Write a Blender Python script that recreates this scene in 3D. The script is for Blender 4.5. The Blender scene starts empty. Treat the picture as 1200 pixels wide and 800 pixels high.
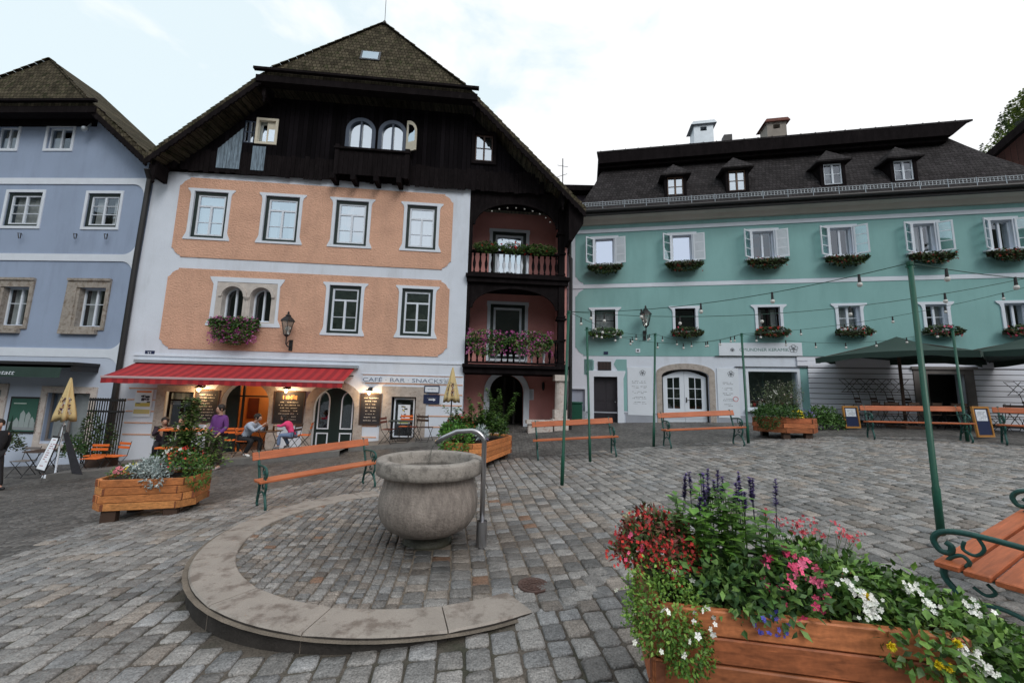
import bpy, math, random
from mathutils import Vector, Matrix, noise
from mathutils.geometry import delaunay_2d_cdt
R=math.radians; PI=math.pi
rnd=random.Random(7)
S=bpy.context.scene; COL=S.collection
# ---------------------------------------------------------------- camera
PITCH=R(7.55); ROLL=R(1.28); FPX=460.0
fw=Vector((0,math.cos(PITCH),math.sin(PITCH))); up0=Vector((0,-math.sin(PITCH),math.cos(PITCH))); r0=Vector((1,0,0))
CR=r0*math.cos(ROLL)+up0*math.sin(ROLL); CU=-r0*math.sin(ROLL)+up0*math.cos(ROLL)
CP=Vector((0,0,1.6))
cam=bpy.data.cameras.new('camera'); cam.sensor_width=36; cam.sensor_fit='HORIZONTAL'; cam.lens=36*FPX/1200; cam.clip_start=.05; cam.clip_end=3000
co=bpy.data.objects.new('camera',cam); COL.objects.link(co)
m=Matrix((CR,CU,-fw)).transposed().to_4x4(); m.translation=CP; co.matrix_world=m; S.camera=co
# ---------------------------------------------------------------- world, sun, exposure
W=bpy.data.worlds.new('World'); S.world=W; W.use_nodes=True
nt=W.node_tree; N=nt.nodes; L=nt.links; N.clear()
out=N.new('ShaderNodeOutputWorld'); bg=N.new('ShaderNodeBackground'); sky=N.new('ShaderNodeTexSky')
sky.sky_type='NISHITA'; sky.sun_disc=False; sky.sun_elevation=R(42); sky.sun_rotation=R(150); sky.air_density=1.2; sky.dust_density=2.0
bg.inputs['Strength'].default_value=.1
tc=N.new('ShaderNodeTexCoord'); mp=N.new('ShaderNodeMapping'); mp.inputs['Scale'].default_value=(1.6,1.6,3.4); mp.inputs['Location'].default_value=(.35,.1,.2)
n1=N.new('ShaderNodeTexNoise'); n1.inputs['Scale'].default_value=2.1; n1.inputs['Detail'].default_value=7; n1.inputs['Roughness'].default_value=.55; n1.inputs['Distortion'].default_value=.25
rp=N.new('ShaderNodeValToRGB'); rp.color_ramp.elements[0].position=.39; rp.color_ramp.elements[0].color=(0,0,0,1); rp.color_ramp.elements[1].position=.53; rp.color_ramp.elements[1].color=(1,1,1,1)
# the cloud deck is closed towards the east (right), thinner towards the west
sp=N.new('ShaderNodeSeparateXYZ'); ma=N.new('ShaderNodeMath'); ma.operation='MULTIPLY_ADD'; ma.inputs[1].default_value=.26; ma.inputs[2].default_value=.03
ad=N.new('ShaderNodeMath'); ad.operation='ADD'
skm=N.new('ShaderNodeMix'); skm.data_type='RGBA'; skm.inputs['Factor'].default_value=.80; skm.inputs['B'].default_value=(8.9,10.2,10.6,1)
mx=N.new('ShaderNodeMix'); mx.data_type='RGBA'; mx.inputs['B'].default_value=(9.9,10.0,10.2,1)
L.new(tc.outputs['Generated'],mp.inputs['Vector']); L.new(mp.outputs[0],n1.inputs['Vector']); L.new(tc.outputs['Generated'],sp.inputs[0])
L.new(sp.outputs['X'],ma.inputs[0]); L.new(n1.outputs[0],ad.inputs[0]); L.new(ma.outputs[0],ad.inputs[1]); L.new(ad.outputs[0],rp.inputs[0])
L.new(sky.outputs[0],skm.inputs['A']); L.new(skm.outputs['Result'],mx.inputs['A']); L.new(rp.outputs[0],mx.inputs['Factor']); L.new(mx.outputs['Result'],bg.inputs['Color']); L.new(bg.outputs[0],out.inputs[0])
sl=bpy.data.lights.new('sun','SUN'); sl.energy=1.1; sl.angle=R(25); sl.color=(1,.96,.9)
so=bpy.data.objects.new('sun',sl); COL.objects.link(so)
az,el=R(150),R(42); sd=Vector((math.sin(az)*math.cos(el),math.cos(az)*math.cos(el),math.sin(el)))
so.rotation_euler=sd.to_track_quat('Z','Y').to_euler(); so.location=(20,-30,40)
S.view_settings.view_transform='Standard'; S.view_settings.look='None'; S.view_settings.exposure=.13; S.view_settings.gamma=1
S.render.engine='CYCLES'; S.cycles.max_bounces=6; S.cycles.transparent_max_bounces=12
# ---------------------------------------------------------------- ground shape and picture measuring
GC=[-0.027247294,0.028184125,0.030722588,-0.001418107,0.010404606,-0.00411678,-6.858634e-05,4.73037e-07,-0.000499026,0.000207531]
def g(X,Y):
    X=max(-17.5,min(19,X)); Y=max(-1,min(16.5,Y))
    return GC[0]+GC[1]*X+GC[2]*Y+GC[3]*X*X+GC[4]*X*Y+GC[5]*Y*Y+GC[6]*X**3+GC[7]*X*X*Y+GC[8]*X*Y*Y+GC[9]*Y**3
def ray(px,py): return fw+CR*((px-600)/FPX)-CU*((py-400)/FPX)
def G(px,py,dz=0):          # where the ground lies under a measured point of the survey photograph
    r=ray(px,py); t=1.0; p=CP.copy()
    while t<80:
        p=CP+r*t
        if p.z<=g(p.x,p.y)+dz: break
        t+=.01
    return Vector((p.x,p.y,g(p.x,p.y)))
def atY(px,py,Y):
    r=ray(px,py); return CP+r*(Y/r.y)
def atZ(px,py,z):
    r=ray(px,py); return CP+r*((z-1.6)/r.z)
# ---------------------------------------------------------------- frames
class Frame:
    def __init__(s,O,e,n,up=(0,0,1)):
        s.O=Vector(O); s.e=Vector(e).normalized(); s.n=Vector(n).normalized(); s.up=Vector(up).normalized()
    def P(s,u,z,n=0): return s.O+s.e*u+s.up*z+s.n*n
    def sub(s,u,z,n=0,ang=0,tilt=0):
        e=s.e*math.cos(ang)+s.n*math.sin(ang); nn=s.n*math.cos(ang)-s.e*math.sin(ang)
        up=s.up*math.cos(tilt)-nn*math.sin(tilt); n2=nn*math.cos(tilt)+s.up*math.sin(tilt)
        return Frame(s.P(u,z,n),e,n2,up)
def facade(Y0,k):
    return Frame((0,Y0,0),(1,k,0),(k,-1,0))
CF=facade(14.5,.09); TF=facade(17.0,-.184); BF=facade(13.6-.0357*12.8,-.0357)
ORG=Frame((0,0,0),(1,0,0),(0,-1,0))
def fr_at(p,yaw=0):   # frame at a ground point, e rotated by yaw, n is its front
    return Frame(p,(math.cos(yaw),math.sin(yaw),0),(math.sin(yaw),-math.cos(yaw),0))
# ---------------------------------------------------------------- mesh builder
def inpoly(x,y,P):
    c=False; j=len(P)-1
    for i in range(len(P)):
        xi,yi=P[i]; xj,yj=P[j]
        if (yi>y)!=(yj>y) and x<(xj-xi)*(y-yi)/(yj-yi)+xi: c=not c
        j=i
    return c
class MB:
    def __init__(s): s.v=[]; s.f=[]; s.c=[]; s.smooth=False
    def add(s,vs,fs,col=None):
        b=len(s.v); s.v.extend(tuple(v) for v in vs)
        for f in fs: s.f.append(tuple(i+b for i in f)); s.c.append(col)
        return s
    def box(s,fr,u0,u1,z0,z1,n0,n1,col=None):
        if u0>u1:u0,u1=u1,u0
        if n0>n1:n0,n1=n1,n0
        vs=[fr.P(u,z,n) for n in (n0,n1) for z in (z0,z1) for u in (u0,u1)]
        return s.add(vs,[(0,2,3,1),(4,5,7,6),(0,1,5,4),(2,6,7,3),(0,4,6,2),(1,3,7,5)],col)
    def bbox(s,fr,u0,u1,z0,z1,n0,n1,b=.006,col=None):   # chamfered box
        a=[(u0,u1),(z0,z1),(n0,n1)]; vs=[]; idx={}
        for ax in range(3):
            for i in (0,1):
                for j in (0,1):
                    for k in (0,1):
                        c=[i,j,k]; q=[]
                        for t in range(3):
                            val=a[t][c[t]]
                            if t!=ax: val+= b if c[t]==0 else -b
                            q.append(val)
                        idx[(ax,i,j,k)]=len(vs); vs.append(fr.P(*q))
        fs=[]
        for ax in range(3):
            for sd in (0,1):
                o=[t for t in range(3) if t!=ax]; f=[]
                for (x,y) in ((0,0),(1,0),(1,1),(0,1)):
                    c=[0,0,0]; c[ax]=sd; c[o[0]]=x; c[o[1]]=y; f.append(idx[(ax,*c)])
                fs.append(tuple(f))
        for ax in range(3):
            o=[t for t in range(3) if t!=ax]
            for x in (0,1):
                for y in (0,1):
                    c0=[0,0,0]; c0[o[0]]=x; c0[o[1]]=y; c1=list(c0); c0[ax]=0; c1[ax]=1
                    fs.append((idx[(o[0],*c0)],idx[(o[0],*c1)],idx[(o[1],*c1)],idx[(o[1],*c0)]))
        for i in (0,1):
            for j in (0,1):
                for k in (0,1): fs.append((idx[(0,i,j,k)],idx[(1,i,j,k)],idx[(2,i,j,k)]))
        return s.add(vs,fs,col)
    def prism(s,fr,poly,n0,n1,holes=(),col=None,back=False):
        loops=[list(poly)]+[list(h) for h in holes]
        flat=[q for lp in loops for q in lp]; k=len(flat); ed=[]; o=0
        for lp in loops: ed+=[(o+i,o+(i+1)%len(lp)) for i in range(len(lp))]; o+=len(lp)
        cv,_,cf,*_r=delaunay_2d_cdt([Vector(q) for q in flat],ed,[],0,1e-6)
        tri=[]
        for t in cf:
            cx=sum(cv[i].x for i in t)/len(t); cz=sum(cv[i].y for i in t)/len(t)
            if inpoly(cx,cz,loops[0]) and not any(inpoly(cx,cz,h) for h in loops[1:]): tri.append(tuple(t))
        if fr.e.cross(fr.up).dot(fr.n)<0: tri=[t[::-1] for t in tri]
        if n1<n0: tri=[t[::-1] for t in tri]
        s.add([fr.P(q.x,q.y,n1) for q in cv],tri,col)
        if back: s.add([fr.P(q.x,q.y,n0) for q in cv],[t[::-1] for t in tri],col)
        vs=[fr.P(a,b,n1) for a,b in flat]+[fr.P(a,b,n0) for a,b in flat]; fs=[]; o=0
        for lp in loops:
            m_=len(lp)
            for i in range(m_): fs.append((o+i,o+(i+1)%m_,k+o+(i+1)%m_,k+o+i))
            o+=m_
        return s.add(vs,fs,col)
    def tube(s,pts,rad,seg=8,col=None,cap=True):
        pts=[Vector(p) for p in pts]; n=len(pts)
        if not hasattr(rad,'__len__'): rad=[rad]*n
        vs=[]; fs=[]; ref=None
        for i,p in enumerate(pts):
            d=(pts[min(i+1,n-1)]-pts[max(i-1,0)])
            if d.length<1e-9: d=Vector((0,0,1))
            d.normalize()
            if ref is None: ref=Vector((0,0,1)) if abs(d.z)<.9 else Vector((1,0,0))
            a=d.cross(ref)
            if a.length<1e-4: a=d.cross(Vector((0,1,0)))
            a.normalize(); b=a.cross(d).normalized(); ref=b
            for j in range(seg):
                t=2*PI*j/seg; vs.append(p+(a*math.cos(t)+b*math.sin(t))*rad[i])
        for i in range(n-1):
            for j in range(seg):
                k=(j+1)%seg; fs.append((i*seg+j,i*seg+k,(i+1)*seg+k,(i+1)*seg+j))
        if cap: fs.append(tuple(range(seg-1,-1,-1))); fs.append(tuple((n-1)*seg+j for j in range(seg)))
        return s.add(vs,fs,col)
    def lathe(s,c,prof,seg=24,col=None,fn=None):
        c=Vector(c); vs=[]; fs=[]
        for i,(r_,z) in enumerate(prof):
            for j in range(seg):
                t=2*PI*j/seg; rr=r_*(fn(t,z) if fn else 1); vs.append(c+Vector((rr*math.cos(t),rr*math.sin(t),z)))
        for i in range(len(prof)-1):
            for j in range(seg):
                k=(j+1)%seg; fs.append((i*seg+j,i*seg+k,(i+1)*seg+k,(i+1)*seg+j))
        fs.append(tuple(range(seg-1,-1,-1))); fs.append(tuple((len(prof)-1)*seg+j for j in range(seg)))
        return s.add(vs,fs,col)
    def ball(s,c,r_,seg=8,rings=5,col=None,sc=(1,1,1)):
        c=Vector(c); vs=[c+Vector((0,0,-r_*sc[2]))]; fs=[]
        for i in range(1,rings):
            a=-PI/2+PI*i/rings
            for j in range(seg):
                t=2*PI*j/seg; vs.append(c+Vector((r_*sc[0]*math.cos(a)*math.cos(t),r_*sc[1]*math.cos(a)*math.sin(t),r_*sc[2]*math.sin(a))))
        vs.append(c+Vector((0,0,r_*sc[2]))); T=len(vs)-1
        for j in range(seg):
            k=(j+1)%seg; fs.append((0,1+k,1+j)); fs.append((T,1+(rings-2)*seg+j,1+(rings-2)*seg+k))
            for i in range(rings-2): fs.append((1+i*seg+j,1+i*seg+k,1+(i+1)*seg+k,1+(i+1)*seg+j))
        return s.add(vs,fs,col)
    def leaf(s,p,d,nrm,ln,wd,bend=.25,col=None):   # pointed, slightly folded leaf
        d=d.normalized(); a=d.cross(nrm)
        if a.length<1e-4: a=d.cross(Vector((1,0,.3)))
        a.normalize(); nn=a.cross(d)
        m_=p+d*ln*.5+nn*ln*bend*.3; t=p+d*ln-nn*ln*bend*.3; q=p+d*ln*.45
        return s.add([p,q+a*wd*.5+nn*wd*.12,m_-nn*wd*.1,q-a*wd*.5+nn*wd*.12,t],[(0,1,2),(0,2,3),(1,4,2),(2,4,3)],col)
OFF={}
def mesh_obj(name,mb,mat,parent=None,smooth=False):
    off=OFF.get(parent.name,Vector()) if parent else Vector()
    me=bpy.data.meshes.new(name)
    me.from_pydata([tuple(Vector(v)-off) for v in mb.v],[],mb.f); me.update()
    if any(c is not None for c in mb.c):
        ca=me.color_attributes.new('Col','FLOAT_COLOR','CORNER'); buf=[]
        for p,c in zip(me.polygons,mb.c):
            c=c or (1,1,1); buf.extend((c[0],c[1],c[2],1.0)*p.loop_total)
        ca.data.foreach_set('color',buf)
    if smooth or mb.smooth: me.polygons.foreach_set('use_smooth',[True]*len(me.polygons))
    if isinstance(mat,(list,tuple)):
        for m_ in mat: me.materials.append(m_)
    else: me.materials.append(mat)
    o=bpy.data.objects.new(name,me); COL.objects.link(o)
    if parent: o.parent=parent; OFF[o.name]=off
    return o
part=mesh_obj
def fixn(o):
    import bmesh
    bm=bmesh.new(); bm.from_mesh(o.data); bmesh.ops.remove_doubles(bm,verts=bm.verts,dist=1e-5); bmesh.ops.recalc_face_normals(bm,faces=bm.faces); bm.to_mesh(o.data); bm.free(); return o
def tag(o,label,cat,group=None,kind=None):
    o['label']=label; o['category']=cat
    if group: o['group']=group
    if kind: o['kind']=kind
    return o
def thing(name,label,cat,loc,group=None):
    o=bpy.data.objects.new(name,None); o.empty_display_size=.2; o.location=loc; COL.objects.link(o); OFF[o.name]=Vector(loc)
    return tag(o,label,cat,group)
def single(name,mb,mat,label,cat,loc,group=None,smooth=False):
    """a thing that is one mesh, its origin at loc"""
    me_off=Vector(loc); mb.v=[tuple(Vector(v)-me_off) for v in mb.v]
    o=mesh_obj(name,mb,mat,None,smooth); o.location=loc; OFF[o.name]=me_off
    return tag(o,label,cat,group)
def struct(name,mb,mat,smooth=False):
    o=mesh_obj(name,mb,mat,None,smooth); o['kind']='structure'; return o
def dup(root,loc,rotz=0,label=None,scale=None):
    def cp(o,par):
        c=o.copy(); COL.objects.link(c)
        if par: c.parent=par
        for ch in list(o.children): cp(ch,c)
        return c
    r=cp(root,None); r.location=loc; r.rotation_euler=(0,0,rotz)
    if label: r['label']=label
    return r
def ring(a,b,c,d,w,w2=None):  # rectangle outline and its hole
    w2=w if w2 is None else w2
    return [(a,c),(b,c),(b,d),(a,d)],[(a+w,c+w2),(b-w,c+w2),(b-w,d-w2),(a+w,d-w2)]
def arc(cx,cz,rx,rz,a0,a1,n=14): return [(cx+rx*math.cos(R(a0+(a1-a0)*i/n)),cz+rz*math.sin(R(a0+(a1-a0)*i/n))) for i in range(n+1)]
def archpoly(u0,u1,z0,z1,rise=None,n=14):
    w=(u1-u0)/2; rise=w if rise is None else rise
    return [(u0,z0),(u1,z0)]+arc((u0+u1)/2,z1-rise,w,rise,0,180,n)
# ---------------------------------------------------------------- materials
def M(name,col,rough=.8,var=.12,vs=2.5,fine=.06,fs=60,bump=0.,bs=60,metal=0,spec=.4,attr=False,extra=None,col2=None,cov=.5,emit=None,zs=1.0):
    m_=bpy.data.materials.new(name); m_.use_nodes=True; nt=m_.node_tree; n=nt.nodes; l=nt.links; b=n['Principled BSDF']
    b.inputs['Roughness'].default_value=rough; b.inputs['Metallic'].default_value=metal; b.inputs['Specular IOR Level'].default_value=spec
    tc=n.new('ShaderNodeTexCoord'); mp=n.new('ShaderNodeMapping'); mp.inputs['Scale'].default_value=(1,1,zs); l.new(tc.outputs['Object'],mp.inputs[0]); V=mp.outputs[0]
    a=n.new('ShaderNodeTexNoise'); a.inputs['Scale'].default_value=vs; a.inputs['Detail'].default_value=6; l.new(V,a.inputs['Vector'])
    f=n.new('ShaderNodeTexNoise'); f.inputs['Scale'].default_value=fs; f.inputs['Detail'].default_value=3; l.new(V,f.inputs['Vector'])
    def mr(sock,amt):
        k=n.new('ShaderNodeMapRange'); k.inputs[1].default_value=.25; k.inputs[2].default_value=.75; k.inputs[3].default_value=1-amt; k.inputs[4].default_value=1+amt; l.new(sock,k.inputs[0]); return k.outputs[0]
    mu=n.new('ShaderNodeMath'); mu.operation='MULTIPLY'; l.new(mr(a.outputs[0],var),mu.inputs[0]); l.new(mr(f.outputs[0],fine),mu.inputs[1])
    vm=n.new('ShaderNodeVectorMath'); vm.operation='SCALE'; l.new(mu.outputs[0],vm.inputs['Scale'])
    if attr:
        at=n.new('ShaderNodeVertexColor'); at.layer_name='Col'; l.new(at.outputs[0],vm.inputs[0])
    elif col2:
        k=n.new('ShaderNodeTexNoise'); k.inputs['Scale'].default_value=vs*1.7; k.inputs['Detail'].default_value=8; k.inputs['Roughness'].default_value=.65
        mv=n.new('ShaderNodeVectorMath'); mv.operation='ADD'; mv.inputs[1].default_value=(7.3,2.1,5.5); l.new(V,mv.inputs[0]); l.new(mv.outputs[0],k.inputs['Vector'])
        kr=n.new('ShaderNodeMapRange'); kr.inputs[1].default_value=cov; kr.inputs[2].default_value=cov+.14; l.new(k.outputs[0],kr.inputs[0])
        mx=n.new('ShaderNodeMix'); mx.data_type='RGBA'; mx.inputs['A'].default_value=(*col,1); mx.inputs['B'].default_value=(*col2,1); l.new(kr.outputs[0],mx.inputs['Factor']); l.new(mx.outputs['Result'],vm.inputs[0])
    else: vm.inputs[0].default_value=col
    last=vm.outputs[0]
    l.new(last,b.inputs['Base Color'])
    if bump:
        bn=n.new('ShaderNodeTexNoise'); bn.inputs['Scale'].default_value=bs; bn.inputs['Detail'].default_value=4; l.new(V,bn.inputs['Vector'])
        bp=n.new('ShaderNodeBump'); bp.inputs['Strength'].default_value=1; bp.inputs['Distance'].default_value=bump; l.new(bn.outputs[0],bp.inputs['Height']); l.new(bp.outputs[0],b.inputs['Normal'])
    if emit: b.inputs['Emission Color'].default_value=(*emit[0],1); b.inputs['Emission Strength'].default_value=emit[1]
    if extra: extra(m_,n,l,b,V,vm)
    return m_
def X_brick(scale_w,scale_h,depth,off=.5,jit=.35,plane='xz',mort=.012,mossy=None):
    """coursed pattern (shingles, setts) as bump and tone; mapped on the object's x and z (or x,y)"""
    def f(m_,n,l,b,V,vm):
        sx=n.new('ShaderNodeSeparateXYZ'); l.new(V,sx.inputs[0]); cb=n.new('ShaderNodeCombineXYZ')
        l.new(sx.outputs['X'],cb.inputs['X']); l.new(sx.outputs['Z' if plane=='xz' else 'Y'],cb.inputs['Y'])
        wob=n.new('ShaderNodeTexNoise'); wob.inputs['Scale'].default_value=1.3; l.new(V,wob.inputs['Vector'])
        wv=n.new('ShaderNodeVectorMath'); wv.operation='SCALE'; wv.inputs['Scale'].default_value=scale_h*.6; l.new(wob.outputs['Color'],wv.inputs[0])
        av=n.new('ShaderNodeVectorMath'); av.operation='ADD'; l.new(cb.outputs[0],av.inputs[0]); l.new(wv.outputs[0],av.inputs[1])
        br=n.new('ShaderNodeTexBrick'); br.offset=off; br.inputs['Scale'].default_value=1; br.inputs['Brick Width'].default_value=scale_w; br.inputs['Row Height'].default_value=scale_h
        br.inputs['Mortar Size'].default_value=mort; br.inputs['Mortar Smooth'].default_value=.4; br.inputs['Bias'].default_value=0
        br.inputs['Color1'].default_value=(1-jit,)*3+(1,); br.inputs['Color2'].default_value=(1+jit,)*3+(1,); br.inputs['Mortar'].default_value=(.35,.35,.35,1)
        l.new(av.outputs[0],br.inputs['Vector'])
        mm=n.new('ShaderNodeMix'); mm.data_type='RGBA'; mm.blend_type='MULTIPLY'; mm.inputs['Factor'].default_value=1; l.new(vm.outputs[0],mm.inputs['A']); l.new(br.outputs['Color'],mm.inputs['B']); l.new(mm.outputs['Result'],b.inputs['Base Color'])
        inv=n.new('ShaderNodeMath'); inv.operation='SUBTRACT'; inv.inputs[0].default_value=1; l.new(br.outputs['Fac'],inv.inputs[1])
        s2=n.new('ShaderNodeSeparateXYZ'); l.new(av.outputs[0],s2.inputs[0]); md=n.new('ShaderNodeMath'); md.operation='WRAP'; md.inputs[1].default_value=scale_h; md.inputs[2].default_value=0; l.new(s2.outputs['Y'],md.inputs[0])
        dv=n.new('ShaderNodeMath'); dv.operation='DIVIDE'; dv.inputs[1].default_value=scale_h; l.new(md.outputs[0],dv.inputs[0])
        su=n.new('ShaderNodeMath'); su.operation='SUBTRACT'; l.new(inv.outputs[0],su.inputs[0]); l.new(dv.outputs[0],su.inputs[1])
        bp=n.new('ShaderNodeBump'); bp.inputs['Distance'].default_value=depth; bp.inputs['Strength'].default_value=1
        l.new((su if plane=='xz' else inv).outputs[0],bp.inputs['Height']); l.new(bp.outputs[0],b.inputs['Normal'])
    return f
def X_vor(sc):
    def f(m_,n,l,b,V,vm):
        v=n.new('ShaderNodeTexVoronoi'); v.inputs['Scale'].default_value=sc; v.inputs['Randomness'].default_value=.55; l.new(V,v.inputs['Vector'])
        e=n.new('ShaderNodeTexVoronoi'); e.feature='DISTANCE_TO_EDGE'; e.inputs['Scale'].default_value=sc; e.inputs['Randomness'].default_value=.55; l.new(V,e.inputs['Vector'])
        s=n.new('ShaderNodeSeparateXYZ'); l.new(v.outputs['Color'],s.inputs[0])
        k=n.new('ShaderNodeMapRange'); k.inputs[3].default_value=.6; k.inputs[4].default_value=1.4; l.new(s.outputs['X'],k.inputs[0])
        q=n.new('ShaderNodeMapRange'); q.inputs[1].default_value=.0; q.inputs[2].default_value=.12; q.inputs[3].default_value=.0; q.inputs[4].default_value=1; l.new(e.outputs['Distance'],q.inputs[0])
        q2=n.new('ShaderNodeMapRange'); q2.inputs[3].default_value=.45; q2.inputs[4].default_value=1; l.new(q.outputs[0],q2.inputs[0])
        mm=n.new('ShaderNodeMath'); mm.operation='MULTIPLY'; l.new(k.outputs[0],mm.inputs[0]); l.new(q2.outputs[0],mm.inputs[1])
        v2=n.new('ShaderNodeVectorMath'); v2.operation='SCALE'; l.new(vm.outputs[0],v2.inputs[0]); l.new(mm.outputs[0],v2.inputs['Scale']); l.new(v2.outputs[0],b.inputs['Base Color'])
        bp=n.new('ShaderNodeBump'); bp.inputs['Distance'].default_value=.012; l.new(q.outputs[0],bp.inputs['Height']); l.new(bp.outputs[0],b.inputs['Normal'])
    return f
def X_boards(w,depth,ax='X',stain=None):
    """vertical boards: joints every w metres along x, streaks along z"""
    def f(m_,n,l,b,V,vm):
        sx=n.new('ShaderNodeSeparateXYZ'); l.new(V,sx.inputs[0])
        md=n.new('ShaderNodeMath'); md.operation='WRAP'; md.inputs[1].default_value=w; md.inputs[2].default_value=0; l.new(sx.outputs[ax],md.inputs[0])
        st=n.new('ShaderNodeMath'); st.operation='GREATER_THAN'; st.inputs[1].default_value=.012; l.new(md.outputs[0],st.inputs[0])
        fl=n.new('ShaderNodeMath'); fl.operation='SNAP'; fl.inputs[1].default_value=w; l.new(sx.outputs[ax],fl.inputs[0])
        wn=n.new('ShaderNodeTexWhiteNoise'); wn.noise_dimensions='1D'; l.new(fl.outputs[0],wn.inputs['W'])
        k=n.new('ShaderNodeMapRange'); k.inputs[3].default_value=.55; k.inputs[4].default_value=1.5; l.new(wn.outputs['Value'],k.inputs[0])
        mt=n.new('ShaderNodeMath'); mt.operation='MULTIPLY'; l.new(k.outputs[0],mt.inputs[0]); l.new(st.outputs[0],mt.inputs[1])
        v2=n.new('ShaderNodeVectorMath'); v2.operation='SCALE'; l.new(vm.outputs[0],v2.inputs[0]); l.new(mt.outputs[0],v2.inputs['Scale']); l.new(v2.outputs[0],b.inputs['Base Color'])
        bp=n.new('ShaderNodeBump'); bp.inputs['Distance'].default_value=depth; l.new(st.outputs[0],bp.inputs['Height']); l.new(bp.outputs[0],b.inputs['Normal'])
    return f
def X_grain(sc=(3,60,60),amt=.35):
    def f(m_,n,l,b,V,vm):
        mp=n.new('ShaderNodeMapping'); mp.inputs['Scale'].default_value=sc; l.new(V,mp.inputs[0])
        t=n.new('ShaderNodeTexNoise'); t.inputs['Scale'].default_value=1; t.inputs['Detail'].default_value=5; t.inputs['Distortion'].default_value=.6; l.new(mp.outputs[0],t.inputs['Vector'])
        k=n.new('ShaderNodeMapRange'); k.inputs[1].default_value=.3; k.inputs[2].default_value=.7; k.inputs[3].default_value=1-amt; k.inputs[4].default_value=1+amt; l.new(t.outputs[0],k.inputs[0])
        v2=n.new('ShaderNodeVectorMath'); v2.operation='SCALE'; l.new(vm.outputs[0],v2.inputs[0]); l.new(k.outputs[0],v2.inputs['Scale']); l.new(v2.outputs[0],b.inputs['Base Color'])
        bp=n.new('ShaderNodeBump'); bp.inputs['Distance'].default_value=.002; l.new(t.outputs[0],bp.inputs['Height']); l.new(bp.outputs[0],b.inputs['Normal'])
    return f
def X_mask_streak(col,lo=.5,hi=.7,sc=(9,9,1.2)):
    def f(m_,n,l,b,V,vm):
        mp=n.new('ShaderNodeMapping'); mp.inputs['Scale'].default_value=sc; l.new(V,mp.inputs[0])
        t=n.new('ShaderNodeTexNoise'); t.inputs['Scale'].default_value=1; t.inputs['Detail'].default_value=7; t.inputs['Roughness'].default_value=.65; l.new(mp.outputs[0],t.inputs['Vector'])
        k=n.new('ShaderNodeMapRange'); k.inputs[1].default_value=lo; k.inputs[2].default_value=hi; l.new(t.outputs[0],k.inputs[0])
        mx=n.new('ShaderNodeMix'); mx.data_type='RGBA'; mx.inputs['B'].default_value=(*col,1); l.new(vm.outputs[0],mx.inputs['A']); l.new(k.outputs[0],mx.inputs['Factor']); l.new(mx.outputs['Result'],b.inputs['Base Color'])
    return f
def glass(name,fac=.5,tint=(1,1,1),rough=.02):
    m_=bpy.data.materials.new(name); m_.use_nodes=True; nt=m_.node_tree; n=nt.nodes; l=nt.links; n.clear()
    o=n.new('ShaderNodeOutputMaterial'); mx=n.new('ShaderNodeMixShader'); t=n.new('ShaderNodeBsdfTransparent'); gl=n.new('ShaderNodeBsdfGlossy'); gl.inputs['Roughness'].default_value=rough; gl.inputs['Color'].default_value=(*tint,1)
    t.inputs['Color'].default_value=(.9,.94,.93,1)
    tc=n.new('ShaderNodeTexCoord'); wn=n.new('ShaderNodeTexNoise'); wn.inputs['Scale'].default_value=1.1; l.new(tc.outputs['Object'],wn.inputs['Vector'])
    bp=n.new('ShaderNodeBump'); bp.inputs['Distance'].default_value=.012; l.new(wn.outputs[0],bp.inputs['Height']); l.new(bp.outputs[0],gl.inputs['Normal'])
    mx.inputs[0].default_value=fac; l.new(t.outputs[0],mx.inputs[1]); l.new(gl.outputs[0],mx.inputs[2]); l.new(mx.outputs[0],o.inputs[0]); return m_
MT={}
ST=lambda c,lo=.50,hi=.85,sc=(1.6,1.6,.35): X_mask_streak(c,lo,hi,sc)
MT['white_wall']=M('white_wall',(.66,.72,.82),.85,.06,1.2,.03,40,.004,30,extra=ST((.50,.54,.60)))
MT['peach']=M('peach_roughcast',(.66,.395,.285),.95,.10,.9,.07,18,.034,15,zs=1.7,extra=ST((.50,.30,.22),.46,.85))
MT['blue_wall']=M('blue_wall',(.30,.375,.52),.85,.08,.7,.03,50,.003,40,extra=ST((.235,.29,.41)))
MT['paleblue']=M('pale_blue_wall',(.50,.57,.70),.85,.06,.9,.03,50,.003,40)
MT['teal_wall']=M('teal_wall',(.235,.44,.44),.85,.08,.7,.03,50,.003,40,extra=ST((.185,.36,.36),.46,.85))
MT['trim']=M('white_trim',(.68,.74,.83),.75,.05,3,.03,60,.002,60)
MT['cornice']=M('beige_cornice',(.52,.50,.46),.85,.06,2,.03,50)
MT['pink']=M('pink_wall',(.60,.28,.26),.9,.08,2,.06,40,.006,30)
MT['plinth']=M('grey_plinth',(.33,.36,.42),.85,.1,2,.05,60,.004,50)
MT['stone']=M('grey_stone',(.40,.36,.33),.85,.18,6,.15,60,.008,30,col2=(.28,.24,.21),cov=.52)
MT['marble']=M('worn_marble',(.55,.50,.47),.7,.15,5,.1,40,.006,20,col2=(.30,.16,.13),cov=.55)
MT['timber']=M('black_timber',(.007,.006,.0075),.95,.3,3,.2,30,extra=X_boards(.17,.012),zs=.25,spec=.05)
MT['timber2']=M('weathered_timber',(.011,.009,.010),.95,.35,6,.3,40,spec=.05,zs=.2,bump=.004,bs=30,col2=(.032,.028,.027),cov=.62)
MT['shingle']=M('mossy_shingle',(.048,.041,.032),.95,spec=.1,vs=3,var=.3) if False else M('mossy_shingle',(.070,.060,.042),.95,.3,3,.3,30,col2=(.036,.040,.020),cov=.52,spec=.04,extra=X_brick(.13,.17,.03,jit=.35,mort=.010))
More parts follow.
